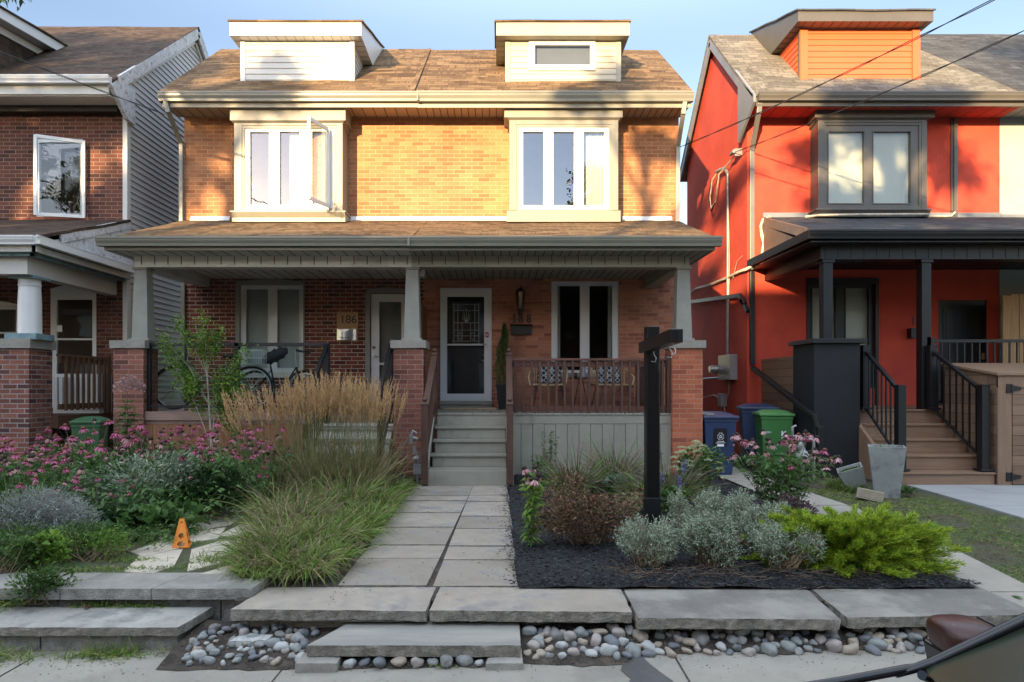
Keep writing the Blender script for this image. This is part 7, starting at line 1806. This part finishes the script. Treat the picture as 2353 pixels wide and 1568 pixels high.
# ---- generic bushes
def bush(name, label, cx, cy, z, rx, ry, h, n, mats, L, W, cat="shrub", droop=.15, shell=.45, nst=60, group=None, up=(0,75), lump=7, fill=None, stemm=None, seed=1, zlo=.06, sprig=None, flat=.5):
    r = np.random.default_rng(seed); t = thing(name, label, cat, (cx, cy, z), group)
    f = FB(); k = lump; ca = r.uniform(0, 2*PI, k); cr = r.uniform(.25, .72, k); cen = np.stack([cr*np.cos(ca), cr*np.sin(ca), r.uniform(.35,.72,k)], 1); rad_ = r.uniform(.32,.50,k)
    which = r.integers(0, k, n); d = r.normal(size=(n,3)); d /= np.linalg.norm(d, axis=1)[:, None]; q = cen[which]+d*(rad_[which]*(shell+(1-shell)*r.random(n)))[:, None]
    q[:,2] = np.clip(q[:,2], zlo, 1.0+.06*r.random(n)); P = q*np.array((rx, ry, h))+np.array((cx, cy, z))
    out = q-np.array((0,0,.25)); D = out/np.linalg.norm(out, axis=1)[:, None]+r.normal(size=(n,3))*.5; e = np.radians(r.uniform(up[0], up[1], n)); D[:,2] = np.abs(D[:,2])*.4+np.sin(e)*.8
    if sprig:
        m_ = sprig; U = D/np.linalg.norm(D, axis=1)[:, None]; Ls = r.uniform(.7,1.2,n)*sprig_len(L)
        for j in range(m_):
            tt = (j+.5)/m_; Pj = P+U*(Ls*tt)[:, None]; S = r.normal(size=(n,3)); Dj = U*.75+S*.55
            f.leaves(Pj, Dj, L*r.uniform(.7,1.2,n), W, droop, flat=flat)
        f.stem(P, P+U*Ls[:, None], .0016, .001, 1)
    else: f.leaves(P, D, L*r.uniform(.7,1.25,n), W*r.uniform(.8,1.2,n), droop, flat=flat)
    f.build("foliage", mats if sprig is None else [mats, stemm or M['stem']], t)
    s = FB(); A = np.stack([r.normal(0,.12*rx,nst)+cx, r.normal(0,.12*ry,nst)+cy, np.full(nst,z-.01)],1); kk = r.integers(0,n,nst); Bm = P[kk]*.96+np.array((cx,cy,z))*.04
    mid = (A+Bm)/2+r.normal(size=(nst,3))*.03; mid[:,2] -= .02; s.stem(A, mid, .005, .0035); s.stem(mid, Bm, .0035, .0015)
    s.build("stems", stemm or M['stem_dry'], t)
    return t
def sprig_len(L): return L*2.4
def at(px, py, z=.03): return G(px, py, z)
# left garden
bush("sage_bush", "silvery green sage bush in the middle of the left bed", X(330,7.0), 7.0, 0, .72, .45, .66, 2600, L_sage, .07, .020, nst=60, seed=4)
bush("green_shrub", "dark green leafy shrub beside the winding flagstone path", X(480,7.0), 7.0, 0, .50, .45, .52, 1900, L_dark, .08, .035, seed=5)
bush("hosta", "broad leaved green plant behind the orange cone", X(365,6.2), 6.25, 0, .32, .26, .26, 260, L_green, .14, .08, cat="plant", seed=6, nst=20)
bush("hosta", "broad leaved green plant at the centre of the left bed front", X(300,6.15), 6.2, 0, .26, .22, .24, 200, L_dark, .13, .07, cat="plant", seed=16, nst=20)
bush("lavender_bush", "blue grey lavender mound at the left edge", X(60,5.75), 5.8, 0, .58, .50, .48, 2600, L_lavblue, .028, .006, sprig=4, seed=7, up=(30,85), stemm=M['stem_pale'])
bush("lavender_bush", "smaller blue grey lavender beside the pink coneflowers", X(150,5.95), 5.95, 0, .42, .38, .36, 1700, L_lavblue, .028, .006, sprig=4, seed=8, up=(30,85), stemm=M['stem_pale'])
bush("leafy_weed", "yellow green leafy plant at the front left corner", X(85,5.15), 5.18, 0, .30, .16, .24, 420, L_bright, .075, .042, cat="plant", seed=9, nst=20)
for i, (px, Y, rx, h, lab) in enumerate(((200,5.35,.42,.26,"low feathery green plants edging the left coping blocks"),(270,5.65,.42,.25,"low feathery green plant beside the first pale flagstones"),(150,5.45,.35,.30,"feathery green plant under the blue grey lavender"),(20,5.3,.35,.30,"green weeds spilling over the far left blocks"))):
    bush("weed_clump", lab, X(px,Y), Y, 0, rx, .24, h, 1500, L_green if i != 0 else L_bright, .035, .010, cat="weeds", seed=20+i, nst=30)
# tall joe-pye weed
jx, jy = X(297,9.0), 9.0
t = thing("joe_pye_weed", "tall plant with whorled leaves and a dusty pink flower dome by the pier", "plant", (jx, jy, 0))
f = FB()
for s in range(3):
    ox = (-.06,.05,.0)[s]; oy = (0,.04,-.05)[s]; H = (1.22,1.10,1.30)[s]
    f.stem([(jx+ox*.3,jy+oy,0)], [(jx+ox,jy+oy,H)], .007, .004, 1)
    for k in range(11):
        zz = .25+k*(H-.3)/11; m_ = 5; a = np.arange(m_)*2*PI/m_+k*.8; D = np.stack([np.cos(a), np.sin(a), np.full(m_,-.05+.03*k)], 1); P = np.tile((jx+ox*zz/H, jy+oy, zz), (m_,1))
        f.leaves(P, D, .25*(1-.03*k), .085*(1-.04*k), .25, flat=.95)
f.build("foliage", [L_green, M['stem']], t)
f = FB(); n = 1800; a = rng.uniform(0,2*PI,n); r = np.sqrt(rng.random(n)); P = np.stack([jx+.20*r*np.cos(a), jy+.15*r*np.sin(a), 1.34+.14*(1-r*r)+rng.uniform(-.06,.04,n)],1)
f.leaves(P, rot_dirs(n,20,90), .026, .016, .1); f.build("flower_dome", L_joe, t)
# slender young shrub with bright leaves in front of the railing
sx, sy = X(488,9.75), 9.75
t = thing("young_shrub", "slender young shrub with bright green leaves in front of the bicycles", "shrub", (sx, sy, 0))
b = MB(); top = lambda px, py: (X(px,9.75), 9.75+random.uniform(-.15,.15), Z(py,9.75)); random.seed(5)
tk = [(sx,sy,0),(sx-.01,sy,.5),top(478,930),top(470,860),top(455,800),top(440,745)]; b.tube(tk, [.020,.016,.013,.009,.006,.003], 7)
brs = []
for e in ((420,745),(375,780),(390,820),(500,770),(500,860),(555,815),(545,870),(520,910),(430,880),(410,850),(560,905),(455,775),(540,1000),(440,905),(525,960),(470,740)):
    s_ = Vector(tk[random.choice((1,2,2,3,3))]); e_ = Vector(top(*e)); m_ = s_.lerp(e_,.5)+Vector((random.uniform(-.05,.05),0,.06)); b.tube([s_, m_, e_], [.007,.004,.002], 5); brs.append((s_, m_, e_))
b.build("trunk", M['stem_pale'], t)
f = FB(); Ps = []
for (s_, m_, e_) in brs:
    for k in range(300):
        u = random.uniform(.45, 1.08); p = s_.lerp(e_, u) + Vector((random.gauss(0,.05), random.gauss(0,.05), random.gauss(0,.05)+.02)); Ps.append(p)
P = np.array(Ps); n = len(P); f.leaves(P, rot_dirs(n,-20,60), rng.uniform(.035,.065,n), rng.uniform(.022,.034,n), .2); f.build("crown", L_bright, t)
f = FB(); P = np.array([top(*p) for p in ((437,776),(493,842),(540,770),(600,1005),(615,985))]); P = np.repeat(P, 8, 0); f.leaves(P, rot_dirs(len(P),-10,60), .02, .012, .1); f.build("flowers", L_blue, t)

# ---- feather reed grass
def reed(cx, cy, label, n=210, h=1.42, seed=0, spread=.16, lean=0):
    t = thing("feather_reed_grass", label, "ornamental grass", (cx, cy, 0), "feather reed grass in the left garden")
    P = disc(n, cx, cy, spread, spread, 0); c0 = np.array((cx, cy, 0)); out = (P-c0)/spread
    D = np.stack([out[:,0]*.17+rng.normal(0,.07,n)+lean, out[:,1]*.17+rng.normal(0,.06,n), np.ones(n)], 1)
    Hs = h*rng.uniform(.80,1.05,n); f = FB(); f.blades(P, D, Hs, .0045, .06, 5)
    m_ = n*3; P2 = disc(m_, cx, cy, spread*1.3, spread*1.2, 0); out = (P2-c0)/spread
    D2 = np.stack([out[:,0]*.28+rng.normal(0,.16,m_), out[:,1]*.28+rng.normal(0,.14,m_), np.ones(m_)],1)
    f.blades(P2, D2, rng.uniform(.45,1.0,m_)*h*.78, .0095, rng.uniform(.1,.55,m_), 5, 1)
    f.build("blades", [L_reed, L_grassdry], t)
    g = FB(); Dn = D/np.linalg.norm(D, axis=1)[:, None]; Hh = (Dn*np.array((1,1,0))); Hh /= np.linalg.norm(Hh,axis=1)[:,None]+1e-9
    def pos(tt): return P+Dn*(Hs*tt)[:,None]+(Hh*.35-np.array((0,0,1.)))*(.06*Hs*tt*tt)[:,None]
    for k in range(16):
        tt = .76+.24*k/16; w = .7*math.sin(PI*(.10+.86*k/16))+.15; Q = pos(tt)
        for rep in range(2): g.leaves(Q+rng.normal(size=Q.shape)*.0035*w, Dn+rng.normal(size=Q.shape)*.22, .045*w+.014, .014*w, .03, flat=0)
    g.build("plumes", L_plume, t)
    return t
for i, (px, Y, h, lab) in enumerate(((630,8.0,1.36,"leftmost clump of feather reed grass, thin and leaning left"),(688,8.4,1.44,"feather reed grass clump below the right corner of the bicycle porch railing"),(728,8.0,1.52,"tall feather reed grass clump below the address plate"),(775,8.5,1.54,"tallest feather reed grass clump in front of door 186"),(818,8.1,1.48,"feather reed grass clump to the left of door 186 and the centre pier"),(862,8.7,1.42,"feather reed grass clump closest to the centre pier"))):
    reed(X(px,Y), Y, lab, n=(60 if i == 0 else 100), h=h+.10, seed=i, spread=.14 if i else .22, lean=-.16 if i == 0 else 0)
# arching grass clumps
def clump(cx, cy, z, label, n, h, mats, spread=.12, flop=.55, w=.006, droop=(.3,1.1), group="arching grass clumps beside the stone walk", name="grass_clump", cat="grass clump"):
    t = thing(name, label, cat, (cx, cy, z), group); f = FB()
    for k, mt in enumerate(mats):
        m_ = n//len(mats); P = disc(m_, cx, cy, spread, spread, z); out = (P-np.array((cx,cy,z)))/spread
        D = np.stack([out[:,0]*flop+rng.normal(0,flop*.45,m_), out[:,1]*flop+rng.normal(0,flop*.45,m_), np.ones(m_)],1)
        f.blades(P, D, h*rng.uniform(.5,1.15,m_), w*rng.uniform(.7,1.2,m_), rng.uniform(droop[0],droop[1],m_), 5, k)
    f.build("blades", list(mats), t); return t
gl = [(640,6.9,.66,0),(720,7.2,.72,1),(800,7.4,.66,0),(870,7.7,.55,0),(650,6.15,.60,1),(690,6.4,.70,1),(780,6.6,.62,0),(850,7.0,.46,2),(625,5.6,.56,0),(660,5.5,.60,1),(740,5.8,.52,0),(800,6.1,.42,2),(620,5.15,.50,1),(690,5.1,.44,0),(600,5.35,.40,2),(755,5.35,.34,2),(885,8.2,.44,2),(905,8.8,.34,2),(870,7.5,.40,2),(600,5.0,.26,2),(825,6.5,.34,2),(700,5.0,.30,0)]
where = ["front corner behind the block steps","middle of the grassy mass","edge of the stone walk near the porch steps","edge of the stone walk halfway along"]
for i, (px, Y, h, k) in enumerate(gl):
    mats = ((L_grassdry, L_grass, L_grass), (L_grassdry, L_straw, L_grass), (L_grass, L_grass))[k]
    kind_ = ("mixed green and tan", "mostly dry tan", "fresh green")[k]
    reg = where[0] if Y < 5.7 else (where[2] if Y > 7.6 else (where[3] if px > 780 else where[1]))
    row_ = min(3, int((Y-5)/1.1)); same = sorted(q[0] for q in gl if min(3, int((q[1]-5)/1.1)) == row_)
    clump(X(px,Y), Y, 0, "%s grass clump, %s from the left in the %s row" % (kind_, "first second third fourth fifth sixth seventh eighth ninth tenth".split()[same.index(px)], ("front","second","third","back")[row_]), 420, h*random.uniform(.8,1.2), mats, spread=.17, w=.010, flop=random.uniform(.32,.62))
f = FB(); n = 5000; P = np.stack([rng.uniform(-2.5,-1.15,n), rng.uniform(4.95,9.6,n), np.zeros(n)],1); P = P[(P[:,0] > X(560,P[:,1])) ]; n = len(P)
f.blades(P, rot_dirs(n,10,80), rng.uniform(.10,.26,n), .005, rng.uniform(.2,.9,n), 3, 0)
tag(f.build("dead_grass", L_straw), "dry brown thatch on the ground under the grass clumps", "dead grass", kind="stuff")
f = FB(); n = 5200                                  # grass and weeds in joints and by steps
def tuft(cx, cy, z, n, sx, sy, h): 
    P = np.stack([rng.normal(cx,sx,n), rng.normal(cy,sy,n), np.full(n,float(z))],1); f.blades(P, rot_dirs(n,25,85), rng.uniform(.4,1.1,n)*h, .005, rng.uniform(.1,.8,n), 3)
for (x, y, z, n_, sx_, sy_, h) in ((-2.75,4.66,-.13,160,.10,.02,.10),(-2.43,4.66,-.13,130,.09,.02,.09),(-3.25,4.2,-.31,420,.25,.05,.17),(-2.4,4.22,-.30,300,.13,.04,.17),(-3.5,4.62,-.12,420,.12,.08,.16),(-3.6,4.3,-.2,200,.1,.1,.2),
        (-3.2,5.05,.0,260,.25,.02,.07),(-2.7,5.1,.01,300,.3,.03,.05),(-2.9,5.35,.012,260,.12,.04,.05),(-2.75,5.9,.012,260,.2,.05,.06),(-2.2,5.35,.01,250,.12,.1,.12),(-2.9,6.4,.01,240,.15,.08,.08),(-.30,3.98,-.26,40,.03,.02,.05)):
    tuft(x, y, z, n_, sx_, sy_, h)
tag(f.build("weeds", L_grass), "small grass tufts and weeds in the paving joints at left", "weeds", kind="stuff")

bush("weed_clump", "leafy green weeds growing over the left end of the lower blocks", X(60,4.62), 4.66, -.10, .30, .14, .26, 1300, L_green, .04, .014, cat="weeds", seed=28, nst=30)
bush("weed_clump", "green weeds at the far left end of the upper coping blocks", X(0,5.0), 5.0, -.02, .28, .16, .30, 1100, L_green, .045, .016, cat="weeds", seed=29, nst=30)
# ---- right bed
gx_ = at(1215,1245); cf = coneflower(.86, 7, .14, ['pale2','fade','seed','fade','seed'], leaf=L_bright, nl=120, seed=31, hs=.058, label="tall leafy coneflower at the edge of the stone walk", lmul=1.25); place(cf, gx_[0]+.02, gx_[1], 0.01, .4, .98, first=True)
bp = at(1330,1255)
bush("bronze_spirea", "rounded bronze brown shrub in the black mulch beside the walk", X(1350,5.9), 5.95, 0, .56, .46, .50, 4200, L_brown, .038, .017, seed=40, lump=9, nst=70)
bush("bronze_spirea", "smaller bronze shrub behind the rounded one", X(1300,6.6), 6.7, 0, .26, .24, .55, 1100, L_brown, .036, .016, seed=41, nst=30)
def spike_plant(cx, cy, z, h, label, n=9, leafm=L_green, name="leafy_stalk"):
    t = thing(name, label, "plant", (cx,cy,z)); f = FB()
    for k in range(n):
        a = rng.uniform(0,2*PI); r = rng.uniform(.02,.12); hh = h*rng.uniform(.55,1); f.stem([(cx+r*.4*math.cos(a),cy+r*.4*math.sin(a),z)], [(cx+r*math.cos(a),cy+r*math.sin(a),z+hh)], .004, .002, 1)
        m_ = 55; u = rng.random(m_)**.8; P = np.stack([cx+r*(.4+.6*u)*math.cos(a)+rng.normal(0,.01,m_), cy+r*(.4+.6*u)*math.sin(a), z+hh*u],1); f.leaves(P, rot_dirs(m_,-5,60), rng.uniform(.03,.07,m_), .014, .3)
    f.build("foliage", [leafm, M['stem']], t); return t
spike_plant(X(1262,9.2), 9.3, 0, .78, "tall light green leafy stalks against the grey porch skirt")
spike_plant(X(1330,7.3), 7.3, 0, .34, "small green plant behind the bronze shrub", 6)
spike_plant(X(1240,9.6), 9.7, 0, .50, "short light green leafy stalks beside the porch steps", 7)
spike_plant(X(1500,8.6), 8.7, 0, .66, "loose green leafy plant with pale buds behind the sign post", 10)
def fountain(cx, cy, h, label, n=700):
    t = clump(cx, cy, .0, label, n, h, (L_purple, L_purple, L_grass), spread=.11, flop=.50, w=.012, droop=(.15,.9), group="purple fountain grasses in the mulch bed", name="fountain_grass", cat="ornamental grass")
    f = FB(); m_ = 4
    for k in range(m_):
        a = rng.uniform(0,2*PI); e = .35; D = Vector((math.cos(a)*.45, math.sin(a)*.3, 1)).normalized(); pts = []
        for i in range(14):
            tt = i/13; p = Vector((cx,cy,0))+D*h*1.05*tt+(Vector((math.cos(a),math.sin(a),0))*.35-Vector((0,0,1)))*.30*h*tt*tt; pts.append(p)
        P = np.array([p for p in pts[8:] for _ in range(26)]); f.leaves(P+rng.normal(size=P.shape)*.006, rot_dirs(len(P),-20,70), .018, .003, .05)
    f.build("plumes", L_fadepink, t); return t
fountain(X(1322,8.3), 8.3, .84, "purple fountain grass nearest the porch steps")
fountain(X(1412,9.2), 9.2, .90, "purple fountain grass against the middle of the porch skirt")
fountain(X(1475,7.7), 7.7, .72, "purple fountain grass left of the black sign post", 380)
fountain(X(1540,7.6), 7.6, .86, "largest purple fountain grass right of the black sign post", 760)
bush("cabbage_plant", "low plant with rounded blue green leaves under the fountain grass", X(1432,8.4), 8.45, 0, .24, .2, .24, 170, L_cab, .11, .085, cat="plant", seed=45, nst=15, flat=.8)
bush("low_perennial", "small dark green perennial between the fountain grasses", X(1380,8.2), 8.2, 0, .22, .18, .20, 420, L_dark, .05, .02, cat="plant", seed=46, nst=15)
bush("golden_perennial", "small yellow green plant left of the sign post", X(1445,7.0), 7.1, 0, .20, .18, .24, 380, L_grassdry, .05, .018, cat="plant", seed=47, nst=18)
# salvia
vx, vy = X(1548,6.6), 6.65
t = thing("blue_salvia", "salvia with violet blue flower spikes right of the sign post", "flower", (vx,vy,0)); f = FB(); n = 230; P = disc(n, vx, vy, .16, .14, 0); P[:,2] = rng.random(n)*.36+.03
f.leaves(P, rot_dirs(n,-10,60), .08, .035, .3)
sp = []
for k in range(8):
    a = rng.uniform(0,2*PI); p = (vx+.14*math.cos(a), vy+.1*math.sin(a), rng.uniform(.48,.66)); f.stem([(vx,vy,.05)], [p], .003, .002, 1); sp.append(p)
f.build("foliage", [L_green, M['stem']], t)
for p in sp:
    f = FB(); m_ = 60; u = rng.random(m_)*.13; P = np.stack([rng.normal(p[0],.007,m_), rng.normal(p[1],.007,m_), p[2]-u],1); f.leaves(P, rot_dirs(m_,0,60), .018, .010, .1); f.build("flower_spike", L_blue, t)
for (px, Y, lab) in ((1505,6.75,"small lilac flowers at the foot of the sign post"),(1462,6.9,"tiny pink flowers on thin stems left of the sign post")):
    x = X(px,Y); t = thing("lilac_flower", lab, "flower", (x,Y,0)); f = FB(); n = 60; P = disc(n,x,Y,.10,.08,0); P[:,2] = rng.random(n)*.2; f.leaves(P, rot_dirs(n,0,70), .05,.015,.2); f.build("foliage", L_green, t)
    f = FB(); P = disc(40,x,Y,.11,.08,0); P[:,2] = rng.uniform(.18,.34,40); f.leaves(P, rot_dirs(40,0,60), .02,.012,.1); f.build("blossoms", L_pink, t)
# sedum
t = bush("sedum", "sedum with pale green flower heads in front of the right brick pier", X(1602,8.6), 8.75, 0, .34, .30, .58, 1500, L_green, .06, .028, cat="plant", seed=50, nst=40)
sc_ = Vector((X(1602,8.6), 8.75, 0))
f = FB()
for k in range(46):
    a = rng.uniform(0,2*PI); r = rng.random()**.6; hz = .62-.40*r**2+rng.uniform(-.03,.05); c_ = (sc_.x+.38*r*math.cos(a), sc_.y-.05+.32*r*math.sin(a), hz); m_ = 90
    rr = np.sqrt(rng.random(m_))*.055; aa = rng.uniform(0,2*PI,m_); P = np.stack([c_[0]+rr*np.cos(aa), c_[1]+rr*np.sin(aa), c_[2]+.018*(1-(rr/.055)**2)+rng.normal(0,.004,m_)],1); f.leaves(P, rot_dirs(m_,20,90), .014, .010, .1, flat=.2)
f.build("flower_heads", L_sedum, t)
# lavenders
LV = [(1488,5.25,.23,.22,.34,"silver lavender at the front corner of the mulch, nearest the walk"),(1600,5.75,.25,.24,.46,"silver lavender directly right of the sign post foot"),(1630,5.25,.26,.22,.38,"silver lavender in front, right of the sign post"),
      (1700,5.85,.25,.24,.42,"silver lavender behind the others, below the burgundy shrub"),(1748,5.5,.22,.22,.40,"silver lavender touching the left side of the golden juniper"),(1800,5.1,.26,.2,.30,"silver lavender overlapping the front of the golden juniper")]
for i, (px, Y, rx, ry, h, lab) in enumerate(LV):
    bush("lavender", lab, X(px,Y), Y, 0, rx, ry, h, 1700, L_lav, .026, .0062, sprig=6, seed=60+i, up=(35,88), stemm=M['stem_dry'], nst=130, lump=8, group="silver lavenders in the front of the mulch bed", shell=.35)
f = FB(); n = 450; P = np.stack([rng.uniform(.9,3.2,n), rng.normal(5.0,.10,n), np.full(n,.0)],1); P[:,2] = mzv(P)+.01; f.stem(P, P+rot_dirs(n,-2,14)*rng.uniform(.04,.22,n)[:,None], .0022, .001)
tag(f.build("dry_twigs", L_twig), "dry woody twigs littering the mulch beneath the lavenders", "twigs", kind="stuff")
# golden juniper
jx, jy = X(1945,5.28), 5.28
t = thing("golden_juniper", "spreading golden green juniper at the right end of the bed", "juniper", (jx,jy,0))
f = FB(); s = FB(); nb = 470; tips = 0
for k in range(nb):
    a = rng.uniform(0,2*PI); lay = rng.random(); up = math.radians(3+33*lay**1.3); Lb = (.80-.30*lay)*rng.uniform(.50,1.08)
    if math.cos(a) > .55 and lay < .75: Lb *= 1.12
    sy_ = .56
    D = np.array((math.cos(a)*math.cos(up), sy_*math.sin(a)*math.cos(up), math.sin(up)*.72)); m_ = 19
    base = np.array((jx+rng.normal(0,.06), jy+rng.normal(0,.04), .02+.16*lay))
    tt = np.linspace(.22,1,m_); C = base+D[None]*Lb*tt[:,None]; C[:,2] += .03*np.sin(tt*5+k)-.05*tt**2*(1-lay)
    s.stem(C[:-1], C[1:], .004, .003)
    for j in range(m_):
        q = 20; side = rng.normal(size=(q,3)); side[:,2] = np.abs(side[:,2])*.7; side = side/np.linalg.norm(side,axis=1)[:,None]; dd = D/np.linalg.norm(D)*1.25+side*.95; ll = .070*(1.15-.4*tt[j])
        Pq = C[j]+rng.normal(size=(q,3))*.008
        f.leaves(Pq, dd, ll*rng.uniform(.5,1.1,q), .0050, .02, flat=0)
        f.leaves(Pq+dd/np.linalg.norm(dd,axis=1)[:,None]*ll*.45, dd+rng.normal(size=(q,3))*.6, ll*.5, .0036, .02, flat=0)
f.build("foliage", L_lime, t); s.build("branches", M['bark'], t)
# burgundy shrub and big pale coneflower on the right
bush("burgundy_shrub", "low burgundy leaved shrub below the pale coneflowers", X(1835,6.6), 6.65, 0, .36, .25, .34, 1700, L_burg, .032, .014, seed=70, nst=40)
bush("burgundy_shrub", "small dull purple shrub beside the mulch edge", X(1735,6.7), 6.9, 0, .28, .22, .24, 800, L_burg, .03, .012, seed=71, nst=30)
tcf = coneflower(.88, 54, .68, ['pale','pale2','pale2','seed','fade','seed','pink2'], leaf=L_green, nl=105, seed=35, hs=.052, label="wide pale pink coneflower plant in front of the bins and black pier", lmul=1.15)
place(tcf, X(1800,7.3), 7.3, 0, 0, 1, first=True)
clump(X(1930,9.2), 9.2, 0, "green grass tuft beside the tipped planter", 420, .32, (L_grass,), spread=.12, flop=.5, w=.008, group="grass tufts by the planters")
clump(X(1962,8.9), 8.9, 0, "green grass tuft behind the tan block", 380, .30, (L_grass,), spread=.12, flop=.5, w=.007, group="grass tufts by the planters")
bush("leafy_weed", "small leafy weeds at the right foot of the large planter", X(2085,8.4), 8.5, 0, .20, .12, .12, 200, L_green, .05, .03, cat="weeds", seed=72, nst=10)
# lawn blades on the strip
f = FB(); n = 16000; P = np.stack([rng.uniform(4.02,5.5,n), rng.uniform(4.6,9.2,n), np.zeros(n)],1); P[:,2] = [slope_z(y)+.006 for y in P[:,1]]
dens = np.array([noise.noise(Vector((p[0]*2.2,p[1]*1.8,4))) for p in P]); P = P[(dens > -.12) & (P[:,0] < 5.36+.02*(P[:,1]-5))]; n = len(P)
f.blades(P, rot_dirs(n,15,75), rng.uniform(.02,.06,n), .004, .4, 2)
tag(f.build("lawn_grass", L_grass), "short thin grass on the strip between the walkway and the patio", "grass", kind="stuff")
f = FB(); n = 6000; P = np.stack([rng.uniform(4.0,5.45,n), rng.uniform(4.4,9.3,n), np.zeros(n)],1); P[:,2] = [slope_z(y)+.008 for y in P[:,1]]; f.blades(P, rot_dirs(n,0,25), rng.uniform(.02,.06,n), .004, .2, 2)
tag(f.build("dry_grass", L_straw), "brown dead grass and clippings on the thin lawn strip", "dead grass", kind="stuff")
# fallen leaves
random.seed(3)
lv = [(2258,1357,L_green,"green leaf fallen on the lower right walkway"),(2330,1362,L_green,"green leaf fallen on the walkway near the frame edge"),(2339,1385,L_bright,"small green leaf fallen beside the coping corner"),(350,1470,L_brown,None)]
for (px, py, mt, lab) in lv[:3]:
    p = G(px, py, -.12); f = FB(); f.leaves([(0,0,0),(0,0,0),(0,0,0)], [(1,.2,.15),(.7,.8,.1),(.9,-.6,.12)], .06, .035, .1, flat=.9); o = f.build("fallen_leaf", mt); o.location = (p[0], p[1], slope_z(p[1])+.022); tag(o, lab, "leaf", "leaves fallen on the walkway")
for (x, y, z, lab) in ((-2.78,4.60,-.122,"brown curled leaf on the lower left step slab"),(-1.92,4.15,-.285,"brown dead leaf on the soil beside the left steps")):
    f = FB(); f.leaves([(0,0,0)]*4, [(1,.2,.4),(.6,.8,.5),(.8,-.7,.3),(-.3,.5,.5)], .045, .03, .1); o = f.build("dead_leaf", L_brown); o.location = (x,y,z); tag(o, lab, "leaf", "brown fallen leaves")
# leaf tips of a branch reaching into the top left corner
f = FB(); bx = Vector((X(20,7),7,Z(-12,7))); n = 60; P = np.stack([rng.normal(bx.x,.07,n), rng.normal(7,.1,n), rng.normal(bx.z+.05,.06,n)],1)
t = thing("overhanging_branch", "dark leafy branch tip reaching into the top left corner", "branch", tuple(bx)); f.leaves(P, rot_dirs(n,-70,0), .09, .035, .2); f.build("leaves", L_dark, t)
b = MB(); b.tube([(bx.x,7,bx.z+.1),(bx.x-1.2,6.6,bx.z+.9),(bx.x-3.2,6,bx.z+1.4)], [.006,.015,.03], 6); b.build("twig", M['bark'], t)
